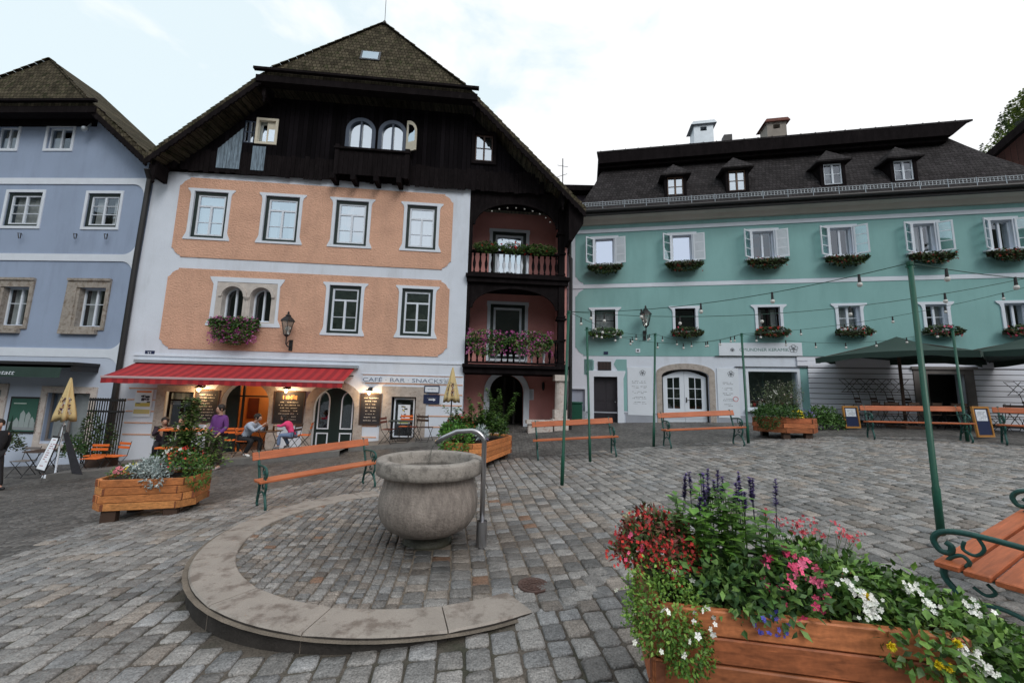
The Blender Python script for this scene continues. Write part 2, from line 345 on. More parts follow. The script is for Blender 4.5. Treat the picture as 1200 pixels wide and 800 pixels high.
MT['shingle_d']=M('dark_shingle',(.032,.029,.031),.9,.25,2,.25,30,col2=(.048,.044,.045),cov=.56,spec=.12,extra=X_brick(.14,.16,.02,jit=.3,mort=.010))
MT['rooftin']=M('grey_roof_sheet',(.06,.065,.075),.5,.1,1,.03,30)
MT['dkgreen']=M('dark_green_paint',(.012,.024,.022),.45,.1,5,.05,60)
MT['bench_iron']=M('green_cast_iron',(.018,.085,.075),.4,.2,14,.15,80,.002,60,col2=(.03,.05,.045),cov=.6)
MT['pole']=M('green_pole_paint',(.012,.085,.055),.4,.12,6,.08,50)
MT['iron']=M('black_iron',(.02,.02,.022),.5,.1,5,.05,60)
MT['bench_wood']=M('orange_bench_wood',(.47,.135,.055),.5,.16,3,.08,60,extra=X_grain((3,45,45),.22))
MT['plank']=M('larch_plank',(.50,.195,.065),.62,.22,3.5,.14,50,attr=True,extra=X_grain((3,40,40),.30))
MT['plank_d']=M('dark_larch_plank',(.36,.115,.045),.55,.28,4,.16,50,attr=True,extra=X_grain((4,38,38),.36))
MT['endgrain']=M('plank_end_grain',(.20,.07,.035),.8,.2,30,.2,90)
MT['soil']=M('soil',(.03,.022,.016),.95,.3,20,.3,80,.02,40)
MT['basin']=M('basin_stone',(.30,.262,.235),.75,.16,4,.15,70,.008,45,extra=X_mask_streak((.13,.11,.10),.36,.78,(20,20,4.5)))
MT['rim']=M('basin_rim_stone',(.30,.275,.25),.7,.14,6,.14,60,.006,40,col2=(.17,.155,.14),cov=.50)
MT['kerb']=M('kerb_granite',(.31,.275,.245),.55,.12,4,.12,120,.004,70,col2=(.17,.14,.12),cov=.50)
MT['steel']=M('brushed_steel',(.45,.45,.47),.28,.05,5,.05,80,metal=1)
MT['rust']=M('rusty_iron',(.085,.05,.042),.6,.25,15,.2,80,.003,60)
MT['sett']=M('granite_setts',(.4,.4,.4),.46,.28,11,.55,95,.016,34,attr=True,spec=.5)
MT['mortar']=M('sett_joints',(.15,.125,.10),.9,.3,5,.3,90,.006,60)
MT['leaf']=M('leaves',(.1,.2,.05),.5,.2,6,.15,60,attr=True,spec=.35)
MT['petal']=M('petals',(.8,.2,.3),.6,.08,8,.08,60,attr=True)
MT['red_cloth']=M('red_awning_cloth',(.60,.028,.035),.75,.06,3,.03,60)
MT['red_dark']=M('dark_red_awning_cloth',(.30,.012,.02),.75,.06,3,.03,60)
MT['green_cloth']=M('green_parasol_cloth',(.024,.050,.042),.8,.1,2,.05,60,.01,2)
MT['slate']=M('chalk_board',(.022,.022,.028),.8,.3,8,.1,40)
MT['navy']=M('navy_enamel',(.02,.03,.08),.4,.03,4,.02,40)
MT['chalk']=M('chalk_writing',(.40,.38,.36),.9,.3,30,.3,60)
MT['textgrey']=M('grey_lettering',(.10,.11,.13),.7,.05,4,.03,40)
MT['chalk_o']=M('orange_chalk',(.55,.25,.10),.9,.3,30,.3,60)
MT['paint']=M('painted_patch',(1,1,1),.7,.05,5,.04,60,attr=True)
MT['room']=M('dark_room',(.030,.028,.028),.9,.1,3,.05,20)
MT['curtain']=M('curtain_cloth',(.34,.35,.37),.9,.1,6,.05,40)
MT['orange_w']=M('orange_slats',(.72,.16,.03),.5,.1,5,.08,60)
MT['dark_w']=M('dark_slats',(.06,.035,.025),.6,.15,5,.1,60)
MT['brown_w']=M('brown_slats',(.12,.075,.055),.6,.15,5,.1,60)
MT['grey_w']=M('grey_slats',(.17,.155,.15),.7,.15,5,.1,60)
MT['clad']=M('white_cladding',(.74,.77,.86),.6,.05,1.5,.02,60)
MT['skin']=M('skin',(.45,.26,.19),.55,.05,8,.03,60)
MT['hairm']=M('dark_hair',(.018,.013,.011),.6,.2,20,.2,90)
MT['glass_sky']=glass('window_glass',.60,(.80,.90,1))
MT['glass_bright']=glass('sky_window_glass',.72,(.68,.78,.95))
MT['glass_dim']=glass('shop_glass',.15,(.8,.88,1))
MT['bulb']=M('frosted_bulb',(.62,.62,.60),.25,.02,4,.02,40)
MT['lamp_on']=M('lit_lamp_glass',(1,.8,.5),.4,0,1,0,1,emit=((1,.62,.25),14))
MT['lampglass']=glass('lantern_glass',.35)
MT['cable']=M('green_cable',(.012,.06,.045),.5,.1,5,.1,50)
MT['concrete']=M('terrace_stone',(.16,.155,.15),.8,.2,4,.15,60,.006,40)
MT['copper_red']=M('red_brown_paint',(.16,.05,.035),.7,.15,5,.1,60)
MT['chimney_b']=M('rendered_chimney',(.30,.27,.24),.9,.15,3,.1,50,.006,30)
MT['tin']=M('zinc_sheet',(.42,.47,.52),.4,.1,3,.05,40,metal=.5)
MT['white_paint']=M('white_gloss_paint',(.70,.76,.84),.4,.04,3,.02,60)
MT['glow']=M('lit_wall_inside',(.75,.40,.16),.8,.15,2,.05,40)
def cm(name,c,rough=.8,**k): return M(name,c,rough,.08,6,.05,60,**k)
# ================================================================ GROUND
ZONE=[(p.x,p.y) for p in [G(*q) for q in ((-420,760),(-150,695),(0,657),(96,616),(160,602),(239,592),(330,570),(430,554),(560,541),(660,532),(760,523),(870,516),(960,511),(1080,512),(1200,522),(1330,545),(1600,640))]]+[(9,-1.0),(-7,-1.0)]
KC=Vector((-.99,4.80)); KR=2.11; KW=.33
def disc_z(x,y): return .052-.005*x-.016*(y-2.7)
def frange(a,b,s):
    o=[]; 
    while a<b-1e-6: o.append(a); a+=s
    return o+[b]
xs=frange(-80,-20,6)[:-1]+frange(-20,20,.25)[:-1]+frange(20,80,6); ys=frange(-30,-1,3)[:-1]+frange(-1,17.5,.25)[:-1]+frange(17.5,80,5)
gm=MB(); w_=len(xs)
for y in ys:
    for x in xs:
        z=g(x,y)
        if inpoly(x,y,ZONE): z-=.018
        if math.hypot(x+.99,y-4.80)<2.05: z-=.07
        gm.v.append((x,y,z))
for j in range(len(ys)-1):
    for i in range(w_-1): gm.f.append((j*w_+i,j*w_+i+1,(j+1)*w_+i+1,(j+1)*w_+i)); gm.c.append(None)
MT['setts_far']=M('small_dark_setts',(.125,.118,.112),.6,.22,.7,.3,60,attr=False,col2=(.095,.09,.086),cov=.5,extra=X_vor(11))
struct('square_ground',gm,MT['setts_far'],True)
def stone(mb,cx,cy,ax,ay,lx,ly,zf,col,r_=.3,th=.03,rg=rnd):
    """one sett: irregular rounded block, axis ax (unit 2D), half sizes lx, ly"""
    bx,by=-ay,ax; pts=[]
    cr=min(lx,ly)*rg.uniform(.12,.30)
    for sx,sy in ((1,1),(-1,1),(-1,-1),(1,-1)):
        jx=rg.uniform(-.05,.05)*lx; jy=rg.uniform(-.05,.05)*ly
        a=(sx*(lx-cr)+jx,sy*ly+jy); b=(sx*lx+jx,sy*(ly-cr)+jy)
        pts+= [b,a] if sx*sy>0 else [a,b]
        # mid-edge point follows
    P=[]
    for i in range(8):
        p=pts[i]; q=pts[(i+1)%8]; P.append(p)
        if i%2==1: P.append(((p[0]+q[0])/2+rg.uniform(-.03,.03)*lx,(p[1]+q[1])/2+rg.uniform(-.03,.03)*ly))
    k=len(P); dz=rg.uniform(-.004,.004); tx=rg.uniform(-.035,.035); ty=rg.uniform(-.035,.035)
    vs=[]
    for s_,h in ((1.0,-th),(.99,-.009),(.94,-.0012),(.62,.0012)):
        for (a,b) in P:
            a2,b2=a*s_,b*s_; x=cx+a2*ax+b2*bx; y=cy+a2*ay+b2*by
            jj=rg.uniform(-.0038,.0038) if s_<.97 else 0
            vs.append((x,y,zf(x,y)+h+dz+tx*a2+ty*b2+jj))
    vs.append((cx,cy,zf(cx,cy)+dz+.002))
    fs=[]
    for q in range(3):
        for i in range(k):
            j=(i+1)%k; fs.append((q*k+i,q*k+j,(q+1)*k+j,(q+1)*k+i))
    for i in range(k): fs.append((3*k+i,3*k+(i+1)%k,4*k))
    mb.add(vs,fs,col)
def stonecol(rg,warm=.1,lo=.26,hi=.50):
    v=rg.uniform(lo,hi)
    t=rg.random()
    if t<warm: return (v*.98,v*.86,v*.76)
    if t<warm+.09: return (v*.66,v*.65,v*.64)
    if t<warm+.24: return (v*.96,v*.96,v*.97)
    return (v,v*.96,v*.925)
st=MB(); mo=MB(); rg=random.Random(3)
ax,ay=-.13/math.hypot(.13,1),1/math.hypot(.13,1)   # courses run away from the camera
px_,py_=ay,-ax
cw=.168; u=-16.0
while u<13:
    wcol=cw*rg.uniform(.90,1.10); v=.9+rg.uniform(0,.2)-1.2
    bend=rg.uniform(-.02,.02)
    while v<14:
        ln=rg.uniform(.135,.225); uc=u+wcol/2+.03*math.sin(v*.7+u*.5)*0; vc=v+ln/2
        x=uc*px_+vc*ax; y=uc*py_+vc*ay
        # gentle waviness of courses
        x+=.05*math.sin(y*.55+x*.3); 
        if inpoly(x,y,ZONE) and (Vector((x,y))-KC).length>KR+.03 and y>.7:
            ok = abs(x)<y*1.6+1.5
            # the flush side, where paving meets the ring without a kerb, runs close to the basin
            if ok: stone(st,x,y,ax,ay,ln/2-.0075,wcol/2-.0075,g,stonecol(rg,.12,.155,.30),rg=rg)
        v+=ln
    u+=wcol
js=MB()
for i in range(-40,52):
    for j in range(2,48):
        x0,y0=i*.25,j*.25; q=[(x0,y0),(x0+.25,y0),(x0+.25,y0+.25),(x0,y0+.25)]
        if all(inpoly(a,b,ZONE) and math.hypot(a-KC.x,b-KC.y)>KR-.3 for a,b in q): js.add([(a,b,g(a,b)-.0125) for a,b in q],[(0,1,2,3)])
MT['joint_sand']=M('joint_sand',(.10,.086,.072),.95,.35,1.2,.35,80,.01,70,col2=(.05,.05,.035),cov=.5)
struct('joint_sand',js,MT['joint_sand'])
struct('granite_sett_paving',st,MT['sett'],True)
# the round fountain platform: kerb arc from angle a0 to a1, open on the right where it meets the paving
A0,A1=-56,-237
def angp(a,r_): return (KC.x+r_*math.cos(R(a)),KC.y+r_*math.sin(R(a)))
inner=MB(); rg=random.Random(5)
def zone_disc(x,y):
    d=math.hypot(x-KC.x,y-KC.y)
    if d>KR+.10: return False
    a=math.degrees(math.atan2(y-KC.y,x-KC.x)); 
    if a>0: a-=360
    onk = A1<=a<=A0
    return d<(KR-KW+.0 if onk else KR+.10)
def zblend(x,y):      # platform level on the left, eases into the paving on the right
    a=disc_z(x,y); b=g(x,y); d=a-b; w=.03; return b if d<-w else a if d>w else b+(d+w)**2/(4*w)
u=-3.7
while u<1.8:
    wide = u>-.42
    wc=(.165 if wide else .098)*rg.uniform(.9,1.1); v=2.2+rg.uniform(0,.1)
    while v<8:
        ln=rg.uniform(.12,.18) if wide else rg.uniform(.07,.11)
        uc=u+wc/2; vc=v+ln/2; x=uc*px_+vc*ax+.02*math.sin(vc*2.1); y=uc*py_+vc*ay+.02*math.sin(uc*3.0)
        if zone_disc(x,y) and (x+.86)**2+(y-4.45)**2>.25**2:
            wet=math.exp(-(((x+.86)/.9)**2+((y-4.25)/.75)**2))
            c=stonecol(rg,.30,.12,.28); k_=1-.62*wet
            if rg.random()<.025: c=(.20,.12,.08)
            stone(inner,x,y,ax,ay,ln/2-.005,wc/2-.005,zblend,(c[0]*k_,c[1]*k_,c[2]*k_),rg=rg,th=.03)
        v+=ln
    u+=wc
struct('platform_setts',inner,MT['sett'],True)
bed=MB(); pr=[]
for i in range(73):
    a=2*PI*i/72; pr.append((KC.x+(KR+.05)*math.cos(a),KC.y+(KR+.05)*math.sin(a)))
c0=len(bed.v); bed.v.append((KC.x,KC.y,zblend(KC.x,KC.y)-.012)); rings=[.3,.6,1,1.4,1.7,1.95,KR+.04]
for r_ in rings:
    for i in range(72):
        a=2*PI*i/72; x=KC.x+r_*math.cos(a); y=KC.y+r_*math.sin(a); dd=.013
        aa=math.degrees(a)-360 if math.degrees(a)>0 else 0
        if r_>1.96 and not (A1<=aa<=A0): dd=.03
        bed.v.append((x,y,zblend(x,y)-dd))
for i in range(72): bed.f.append((0,1+i,1+(i+1)%72)); bed.c.append(None)
for k_ in range(len(rings)-1):
    for i in range(72): bed.f.append((1+k_*72+i,1+(k_+1)*72+i,1+(k_+1)*72+(i+1)%72,1+k_*72+(i+1)%72)); bed.c.append(None)
struct('platform_bed',bed,MT['mortar'],True)
kb=MB(); a=A0; rg=random.Random(9)
while a>A1+3:
    span=rg.uniform(23,29); b=max(a-span,A1)
    if a==A0: b=a-17
    na=9; vs=[]
    prof=[(KR,-.25),(KR,-.012),(KR-.012,0),(KR-KW+.008,0),(KR-KW,-.008),(KR-KW,-.2)]
    for i in range(na):
        t=a-.12-(a-b-.24)*i/(na-1)
        inset=.006 if i in (0,na-1) else 0
        for (r_,h) in prof:
            x,y=angp(t,r_); vs.append((x,y,zblend(x,y)+.012+h-(inset if h>=-.02 else 0)))
    fs=[]; m6=len(prof)
    for i in range(na-1):
        for j in range(m6-1): fs.append((i*m6+j,i*m6+j+1,(i+1)*m6+j+1,(i+1)*m6+j))
    fs.append(tuple(range(m6))); fs.append(tuple((na-1)*m6+j for j in reversed(range(m6))))
    kb.add(vs,fs); a=b
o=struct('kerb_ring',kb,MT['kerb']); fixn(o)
o.data.materials.append(M('dirty_shaded_kerb_face',(.040,.035,.032),.8,.3,6,.2,60,.006,40))  # near-black outer face: wet dirt plus its shade, both in the colour
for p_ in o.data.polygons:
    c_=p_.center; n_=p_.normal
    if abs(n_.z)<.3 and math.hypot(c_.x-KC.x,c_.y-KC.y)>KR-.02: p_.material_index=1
# a low terrace of stone slabs along the café front
te=MB()
def slab(u0,u1,n1,h,n0=-.02):
    k=12
    for i in range(k):
        a=u0+(u1-u0)*i/k; b=u0+(u1-u0)*(i+1)/k
        z=[max(g(*CF.P(q,0,n1).xy),g(*CF.P(q,0,.0).xy)-.02)+h for q in (a,b)]
        vs=[CF.P(a,z[0],n1),CF.P(b,z[1],n1),CF.P(b,z[1],n0),CF.P(a,z[0],n0),CF.P(a,z[0]-.5,n1),CF.P(b,z[1]-.5,n1)]
        te.add(vs,[(0,1,2,3),(4,5,1,0)])
slab(-12.9,-5.2,2.2,.10); slab(-5.18,-1.9,1.45,.09)
struct('stone_terrace',te,MT['concrete'])
def terr(u,n):   # standing height on the terrace
    p=CF.P(u,0,n)
    n1=2.2 if u<-5.2 else 1.45; h=.10 if u<-5.2 else .09
    if n>n1: return g(p.x,p.y)
    return max(g(*CF.P(u,0,n1).xy),g(*CF.P(u,0,0).xy)-.02)+h
# ---- hills: wooded slopes behind the roofs at the right, plus unseen rear ones added to darken window reflections
def hillh(a):  # height by azimuth (deg, 0 = straight ahead, clockwise)
    a=(a+360)%360
    def bump(c,w,h): d=min(abs(a-c),360-abs(a-c)); return h*math.exp(-(d/w)**2)
    return bump(66,22,176)+bump(120,30,90)+bump(185,50,100)+bump(255,35,100)
hm=MB(); na,nr=180,14
for j in range(nr):
    for i in range(na):
        a=i*360/na; r_=120+j*22; t=min(1,j/8.0); h=hillh(a)*t**.8*(1+.22*noise.noise(Vector((a*.12,j*.5,1))))-8
        hm.v.append((r_*math.sin(R(a)),r_*math.cos(R(a)),h if j else -12))
for j in range(nr-1):
    for i in range(na): k_=(i+1)%na; hm.f.append((j*na+i,j*na+k_,(j+1)*na+k_,(j+1)*na+i)); hm.c.append(None)
MT['hill']=M('wooded_slope',(.030,.038,.028),.95,.4,.05,.5,.5,2.0,.25,col2=(.045,.05,.035),cov=.5,spec=.05)
struct('hills',hm,MT['hill'],True)
fo=MB(); rg=random.Random(21)
for _ in range(1500):
    a=rg.uniform(44,62); j=rg.uniform(3,10.5); r_=120+j*22; t=min(1,j/8.0); h=hillh(a)*t**.8*(1+.22*noise.noise(Vector((a*.12,j*.5,1))))-9
    c=Vector((r_*math.sin(R(a)),r_*math.cos(R(a)),h)); H_=rg.uniform(6,12); w=rg.uniform(1.6,3); con=rg.random()<.5
    base=(.10,.15,.06) if con else (.26,.32,.09)
    for q in range(46):
        t=rg.random(); rr=w*((1-t)*1.1 if con else math.sin(PI*min(1,t+.15))**.6)*rg.uniform(.5,1); an=rg.uniform(0,2*PI)
        p=c+Vector((rr*math.cos(an),rr*math.sin(an),H_*(.1+.9*t)))
        s_=rg.uniform(.5,1.2); k_=rg.uniform(.6,1.5); d=Vector((math.cos(an),math.sin(an),rg.uniform(-.7,.4))).normalized()
        e=d.cross(Vector((0,0,1))).normalized()
        fo.add([p-d*s_*.5,p+e*s_*.5,p+d*s_*.6,p-e*s_*.5],[(0,1,2,3)],tuple(x*k_ for x in base))
o=mesh_obj('forest',fo,MT['leaf']); tag(o,'green mixed woodland covering the hillside beyond the roofs','forest',kind='stuff')
# ================================================================ HOUSES
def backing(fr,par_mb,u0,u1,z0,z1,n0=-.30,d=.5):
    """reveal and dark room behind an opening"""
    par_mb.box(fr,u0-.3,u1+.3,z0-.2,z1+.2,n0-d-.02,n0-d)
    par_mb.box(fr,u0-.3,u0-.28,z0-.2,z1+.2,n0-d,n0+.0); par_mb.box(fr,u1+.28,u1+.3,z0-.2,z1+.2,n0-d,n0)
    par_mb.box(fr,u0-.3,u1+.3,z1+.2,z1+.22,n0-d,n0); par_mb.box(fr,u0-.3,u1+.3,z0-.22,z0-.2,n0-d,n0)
def sash_window(fr,par,u0,u1,z0,z1,n=-.12,fw_=.055,mull=True,transom=None,bars=(.5,),mat='trim',gl='glass_sky',curt='sides',rg=rnd,name='window'):
    f=MB(); a,b=ring(u0,u1,z0,z1,fw_); f.prism(fr,a,n-.05,n,[b],back=True)
    zt=z1-fw_
    if transom: zt=z0+(z1-z0)*transom; f.box(fr,u0+fw_-.002,u1-fw_+.002,zt-.03,zt+.03,n-.045,n+.004)
    uc=(u0+u1)/2
    if mull: f.box(fr,uc-.035,uc+.035,z0+fw_-.002,(zt-.03 if transom else z1-fw_)+.002,n-.045,n+.006)
    for t in bars:
        zz=z0+fw_+(zt-z0-fw_)*t; f.box(fr,u0+fw_-.002,u1-fw_+.002,zz-.011,zz+.011,n-.04,n-.006)
    w=part(name,f,MT[mat],par)
    p=MB(); p.add([fr.P(u0+.02,z0+.02,n-.03),fr.P(u1-.02,z0+.02,n-.03),fr.P(u1-.02,z1-.02,n-.03),fr.P(u0+.02,z1-.02,n-.03)],[(0,1,2,3)]); part('pane',p,MT[gl],w)
    if curt:
        c=MB(); ww=u1-u0
        def drape(a0,a1,zb):
            k=14; vs=[]
            for i in range(k+1):
                x=a0+(a1-a0)*i/k; nn=n-.16+.02*math.sin(i*2.1+a0*5)
                vs+= [fr.P(x,zb,nn),fr.P(x,z1-.03,nn)]
            c.add(vs,[(2*i,2*i+2,2*i+3,2*i+1) for i in range(k)])
        if curt=='sides': drape(u0+.05,u0+ww*.30,z0+.04); drape(u1-ww*.30,u1-.05,z0+.04)
        elif curt=='full': drape(u0+.05,u1-.05,z0+.04)
        elif curt=='top': drape(u0+.05,u1-.05,z0+(z1-z0)*.62)
        elif curt=='low': 
            drape(u0+.05,uc-.02,z0+.04)
        c.smooth=True; part('curtain',c,MT['curtain'],w)
    return w
def ear_surround(fr,u0,u1,z0,z1,w=.13,ear=.10,n0=.0,n1=.03,foot=True,hole=None):
    a0,a1,b0,b1=u0-w,u1+w,z0-w*.75,z1+w*.95
    P=[]
    if foot: P+=[(a0-ear*.8,b0),(a1+ear*.8,b0),(a1+ear*.8,b0+.05),(a1+.02,b0+.22),(a1,b0+.3)]
    else: P+=[(a0,b0),(a1,b0)]
    P+=[(a1,b1-.26),(a1+.03,b1-.14),(a1+ear,b1-.05),(a1+ear,b1),(a0-ear,b1),(a0-ear,b1-.05),(a0-.03,b1-.14),(a0,b1-.26)]
    if foot: P+=[(a0,b0+.3),(a0-.02,b0+.22),(a0-ear*.8,b0+.05)]
    m_=MB(); m_.prism(fr,P,n0,n1,[hole or [(u0,z0),(u1,z0),(u1,z1),(u0,z1)]]); return m_
def notched(u0,u1,z0,z1,c=.3,which=(1,1,1,1)):
    """panel outline with concave stepped corners (bl, br, tr, tl)"""
    P=[]
    def cor(cx,cz,sx,sz,order):
        s=[(cx+sx*c,cz),(cx+sx*c,cz+sz*c*.18),(cx+sx*c*.72,cz+sz*c*.30),(cx+sx*c*.42,cz+sz*c*.52),(cx+sx*c*.26,cz+sz*c*.82),(cx+sx*c*.1,cz+sz*c),(cx,cz+sz*c)]
        return s if order else s[::-1]
    P+= cor(u0,z0,1,1,False) if which[0] else [(u0,z0)]
    P+= cor(u1,z0,-1,1,True) if which[1] else [(u1,z0)]
    P+= cor(u1,z1,-1,-1,False) if which[2] else [(u1,z1)]
    P+= cor(u0,z1,1,-1,True) if which[3] else [(u0,z1)]
    return P
def rect(u0,u1,z0,z1): return [(u0,z0),(u1,z0),(u1,z1),(u0,z1)]
# ---------------------------------------------------------------- half-hipped gable roof (both gabled houses)
def gable_roof(fr,par,uc,ze,zap,halfw,slope,n_front,n_hip_top,hipz,depth,th,mat,under,halfr=None):
    """uc centre; ridge height zap; slope dz/du; verges at n_front; half hip from hipz up to ridge at n_hip_top"""
    hw=(zap-hipz)/slope; ub=halfw
    zb=zap-ub*slope; ur=halfr or ub; zbr=zap-ur*slope
    r_=MB()
    A=fr.P(uc,zap,n_hip_top); Bk=fr.P(uc,zap,-depth)
    L1=fr.P(uc-hw,hipz,n_front); R1=fr.P(uc+hw,hipz,n_front); L0=fr.P(uc-ub,zb,n_front); R0=fr.P(uc+ur,zbr,n_front); LB=fr.P(uc-ub,zb,-depth); RB=fr.P(uc+ur,zbr,-depth)
    tv=fr.up*th
    top=[A,Bk,L1,R1,L0,R0,LB,RB]; low=[p-tv for p in top]
    F_=[(2,0,3),(2,4,6,1,0),(3,0,1,7,5)]
    r_.add(top,F_); r_.add(low,[tuple(reversed(f)) for f in F_])
    for (a,b) in ((4,2),(2,3),(3,5),(6,4),(5,7)): r_.add([top[a],top[b],low[b],low[a]],[(0,1,2,3)])
    o=part('roof',r_,MT[mat],par); 
    # rough shingle courses standing proud along the verges, and ridge caps
    cap=MB(); rg=random.Random(int(abs(uc)*10))
    def run(a,b,k,w=.16):
        for i in range(k):
            p=a.lerp(b,(i+.05)/k); q=a.lerp(b,(i+1.0)/k); d=(q-p).normalized(); s=d.cross(Vector((0,-1,0))).normalized()
            if s.z<0: s=-s
            h=rg.uniform(.03,.06)
            y=fr.n*w*.5
            cap.add([p-y,q-y,q+y,p+y,p-y+s*h,q-y+s*h*.5,q+y+s*h*.5,p+y+s*h],[(4,5,6,7),(0,1,5,4),(3,7,6,2),(1,2,6,5),(0,4,7,3)])
    run(L0+fr.n*-.08,L1+fr.n*-.08,26); run(R0+fr.n*-.08,R1+fr.n*-.08,26); run(L1,A,16); run(R1,A,16)
    part('ridge_shingles',cap,MT[mat],o)
    # verge boards and eave board of the hip
    vb=MB()
    for (a,b) in ((L0,L1),(R0,R1)):
        d=(b-a).normalized(); k=14; 
        for i in range(k):
            p=a.lerp(b,i/k)-tv*1.02; q=a.lerp(b,(i+1)/k)-tv*1.02; m_=(p+q)/2
            dn=Vector((0,0,-1)); f=fr.n*.002; b_=fr.n*-.05
            P=[p,q,q+dn*.20,m_+(q-m_)*.4+dn*.27,m_+dn*.22,m_+(p-m_)*.4+dn*.27,p+dn*.20]
            vb.add([x+f for x in P]+[x+b_ for x in P],[(0,1,2,3,4,5,6),(13,12,11,10,9,8,7)]+[(i2,(i2+1)%7,(i2+1)%7+7,i2+7) for i2 in range(7)])
    vb.box(fr,uc-hw-.25,uc+hw+.25,hipz-th-.26,hipz-th-.01,n_front-.3,n_front+.05)
    # gutter along the hip eave with projecting spouts
    vb.box(fr,uc-hw-.30,uc+hw+.30,hipz-.02,hipz+.07,n_front+.04,n_front+.17)
    part('verge_boards',vb,MT[under],par)
    return o
# ================================================================ CAFE HOUSE (peach and white)
cafe=thing('gabled_house','tall peach and white café house with a black timber gable and stacked balconies','house',CF.P(-7.4,g(*CF.P(-7.4,0).xy),0))
WU=[(-11.65,-10.5),(-9.2,-8.0),(-6.7,-5.52),(-4.1,-2.98)]; ZU=(6.88,8.62)
WL=[(-6.68,-5.56),(-4.1,-2.98)]; ZL=(3.60,5.36)
dbl=[(-10.34,-9.55),(-9.38,-8.6)]
doors=[archpoly(-9.94,-8.36,-1.2,1.80,.72),archpoly(-6.88,-5.50,-.6,1.66,.69)]
holes=[rect(a,b,*ZU) for a,b in WU]+[rect(a,b,*ZL) for a,b in WL]+[archpoly(a,b,3.92,5.17) for a,b in dbl]
lowh=doors+[rect(-11.72,-10.80,.22,1.43),rect(-4.26,-3.37,-.12,1.42)]
wl=MB(); wl.prism(CF,[(-13.32,-1.5),(-1.74,-.3),(-1.74,9.55),(-13.10,9.3)],-.35,0,holes+lowh,back=True)
wl.box(CF,-13.0,-12.7,-1.5,9.5,-9,-.36); wl.box(CF,-1.96,-1.74,-.3,9.5,-1.62,-.355)
part('wall',wl,MT['white_wall'],cafe)
def inside(u0,u1,z0,z1,hs): return [h for h in hs if u0<h[0][0]<u1 and z0<h[0][1]<z1]
pm=MB()
def offs(h,d): 
    us=[p[0] for p in h]; zs=[p[1] for p in h]; cu=(min(us)+max(us))/2; cz=(min(zs)+max(zs))/2
    return [(p[0]+d*(1 if p[0]>cu else -1),p[1]+d*(1 if p[1]>cz else -1)) for p in h]
pm.prism(CF,notched(-12.19,-2.38,6.14,9.13,.32),0,.025,[rect(a-.05,b+.05,ZU[0]-.05,ZU[1]+.05) for a,b in WU])
pm.prism(CF,notched(-12.17,-2.38,2.87,5.73,.32),0,.025,[rect(a-.05,b+.05,ZL[0]-.05,ZL[1]+.05) for a,b in WL]+[rect(-10.45,-8.5,3.82,5.25)])
part('plaster_panels',pm,MT['peach'],cafe)
rg=random.Random(11)
for i,(a,b) in enumerate(WU+WL):
    z0,z1=ZU if i<4 else ZL
    part('window_surround',ear_surround(CF,a,b,z0,z1,.11,.12,.0,.05),MT['trim'],cafe)
    k=MB(); A_,B_=ring(a,b,z0,z1,.10); k.prism(CF,A_,-.14,-.02,[B_],back=True)
    cs=part('window_casing',k,MT['dkgreen'],cafe)
    w=sash_window(CF,cafe,a+.1,b-.1,z0+.1,z1-.1,-.05,.06,True,.72,(.42,),curt=['full','sides','low','full',None,None][i],rg=rg)
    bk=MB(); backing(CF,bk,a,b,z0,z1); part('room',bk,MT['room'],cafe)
# thin wrought clips below windows & double arched window
k=MB()
k.prism(CF,[(-10.74,3.72),(-8.26,3.72),(-8.26,3.78),(-8.36,3.98),(-8.38,5.2),(-8.26,5.40),(-8.24,5.47),(-10.76,5.47),(-10.74,5.40),(-10.62,5.2),(-10.64,3.98),(-10.74,3.78)],0,.05,[[(-10.50,3.85),(-8.46,3.85),(-8.46,5.30),(-10.50,5.30)]])
part('window_surround',k,MT['trim'],cafe)
k=MB(); k.prism(CF,rect(-10.51,-8.45,3.83,5.31),-.34,.035,[archpoly(a+.04,b-.04,3.9,5.13) for a,b in dbl])
for (a,b) in dbl:   # moulded stone archivolts
    o_=arc((a+b)/2,5.17-(b-a)/2,(b-a)/2+.075,(b-a)/2+.075,0,180,14); i_=arc((a+b)/2,5.17-(b-a)/2,(b-a)/2-.03,(b-a)/2-.03,0,180,14)[::-1]
    k.prism(CF,o_+i_,.03,.085)
k.lathe(CF.P(-9.465,3.9,.0),[(.1,0),(.1,.06),(.06,.1),(.065,.5),(.058,.74),(.09,.8),(.12,.86),(.12,.9)],12)
part('stone_arches',k,M('pale_moulded_stone',(.52,.48,.45),.8,.15,5,.1,50,.006,30),cafe)
for (a,b) in dbl:
    k=MB(); k.prism(CF,archpoly(a+.0,b-.0,3.9,5.17),-.26,-.2,[archpoly(a+.09,b-.09,3.98,5.08)],back=True); uc=(a+b)/2; k.box(CF,uc-.03,uc+.03,3.95,5.1,-.25,-.19)
    w=part('window',k,MT['trim'],cafe); p=MB(); p.prism(CF,archpoly(a+.02,b-.02,3.92,5.14),-.235,-.23); part('pane',p,MT['glass_dim'],w)
    bk=MB(); backing(CF,bk,a,b,3.9,5.2); part('room',bk,MT['room'],cafe)
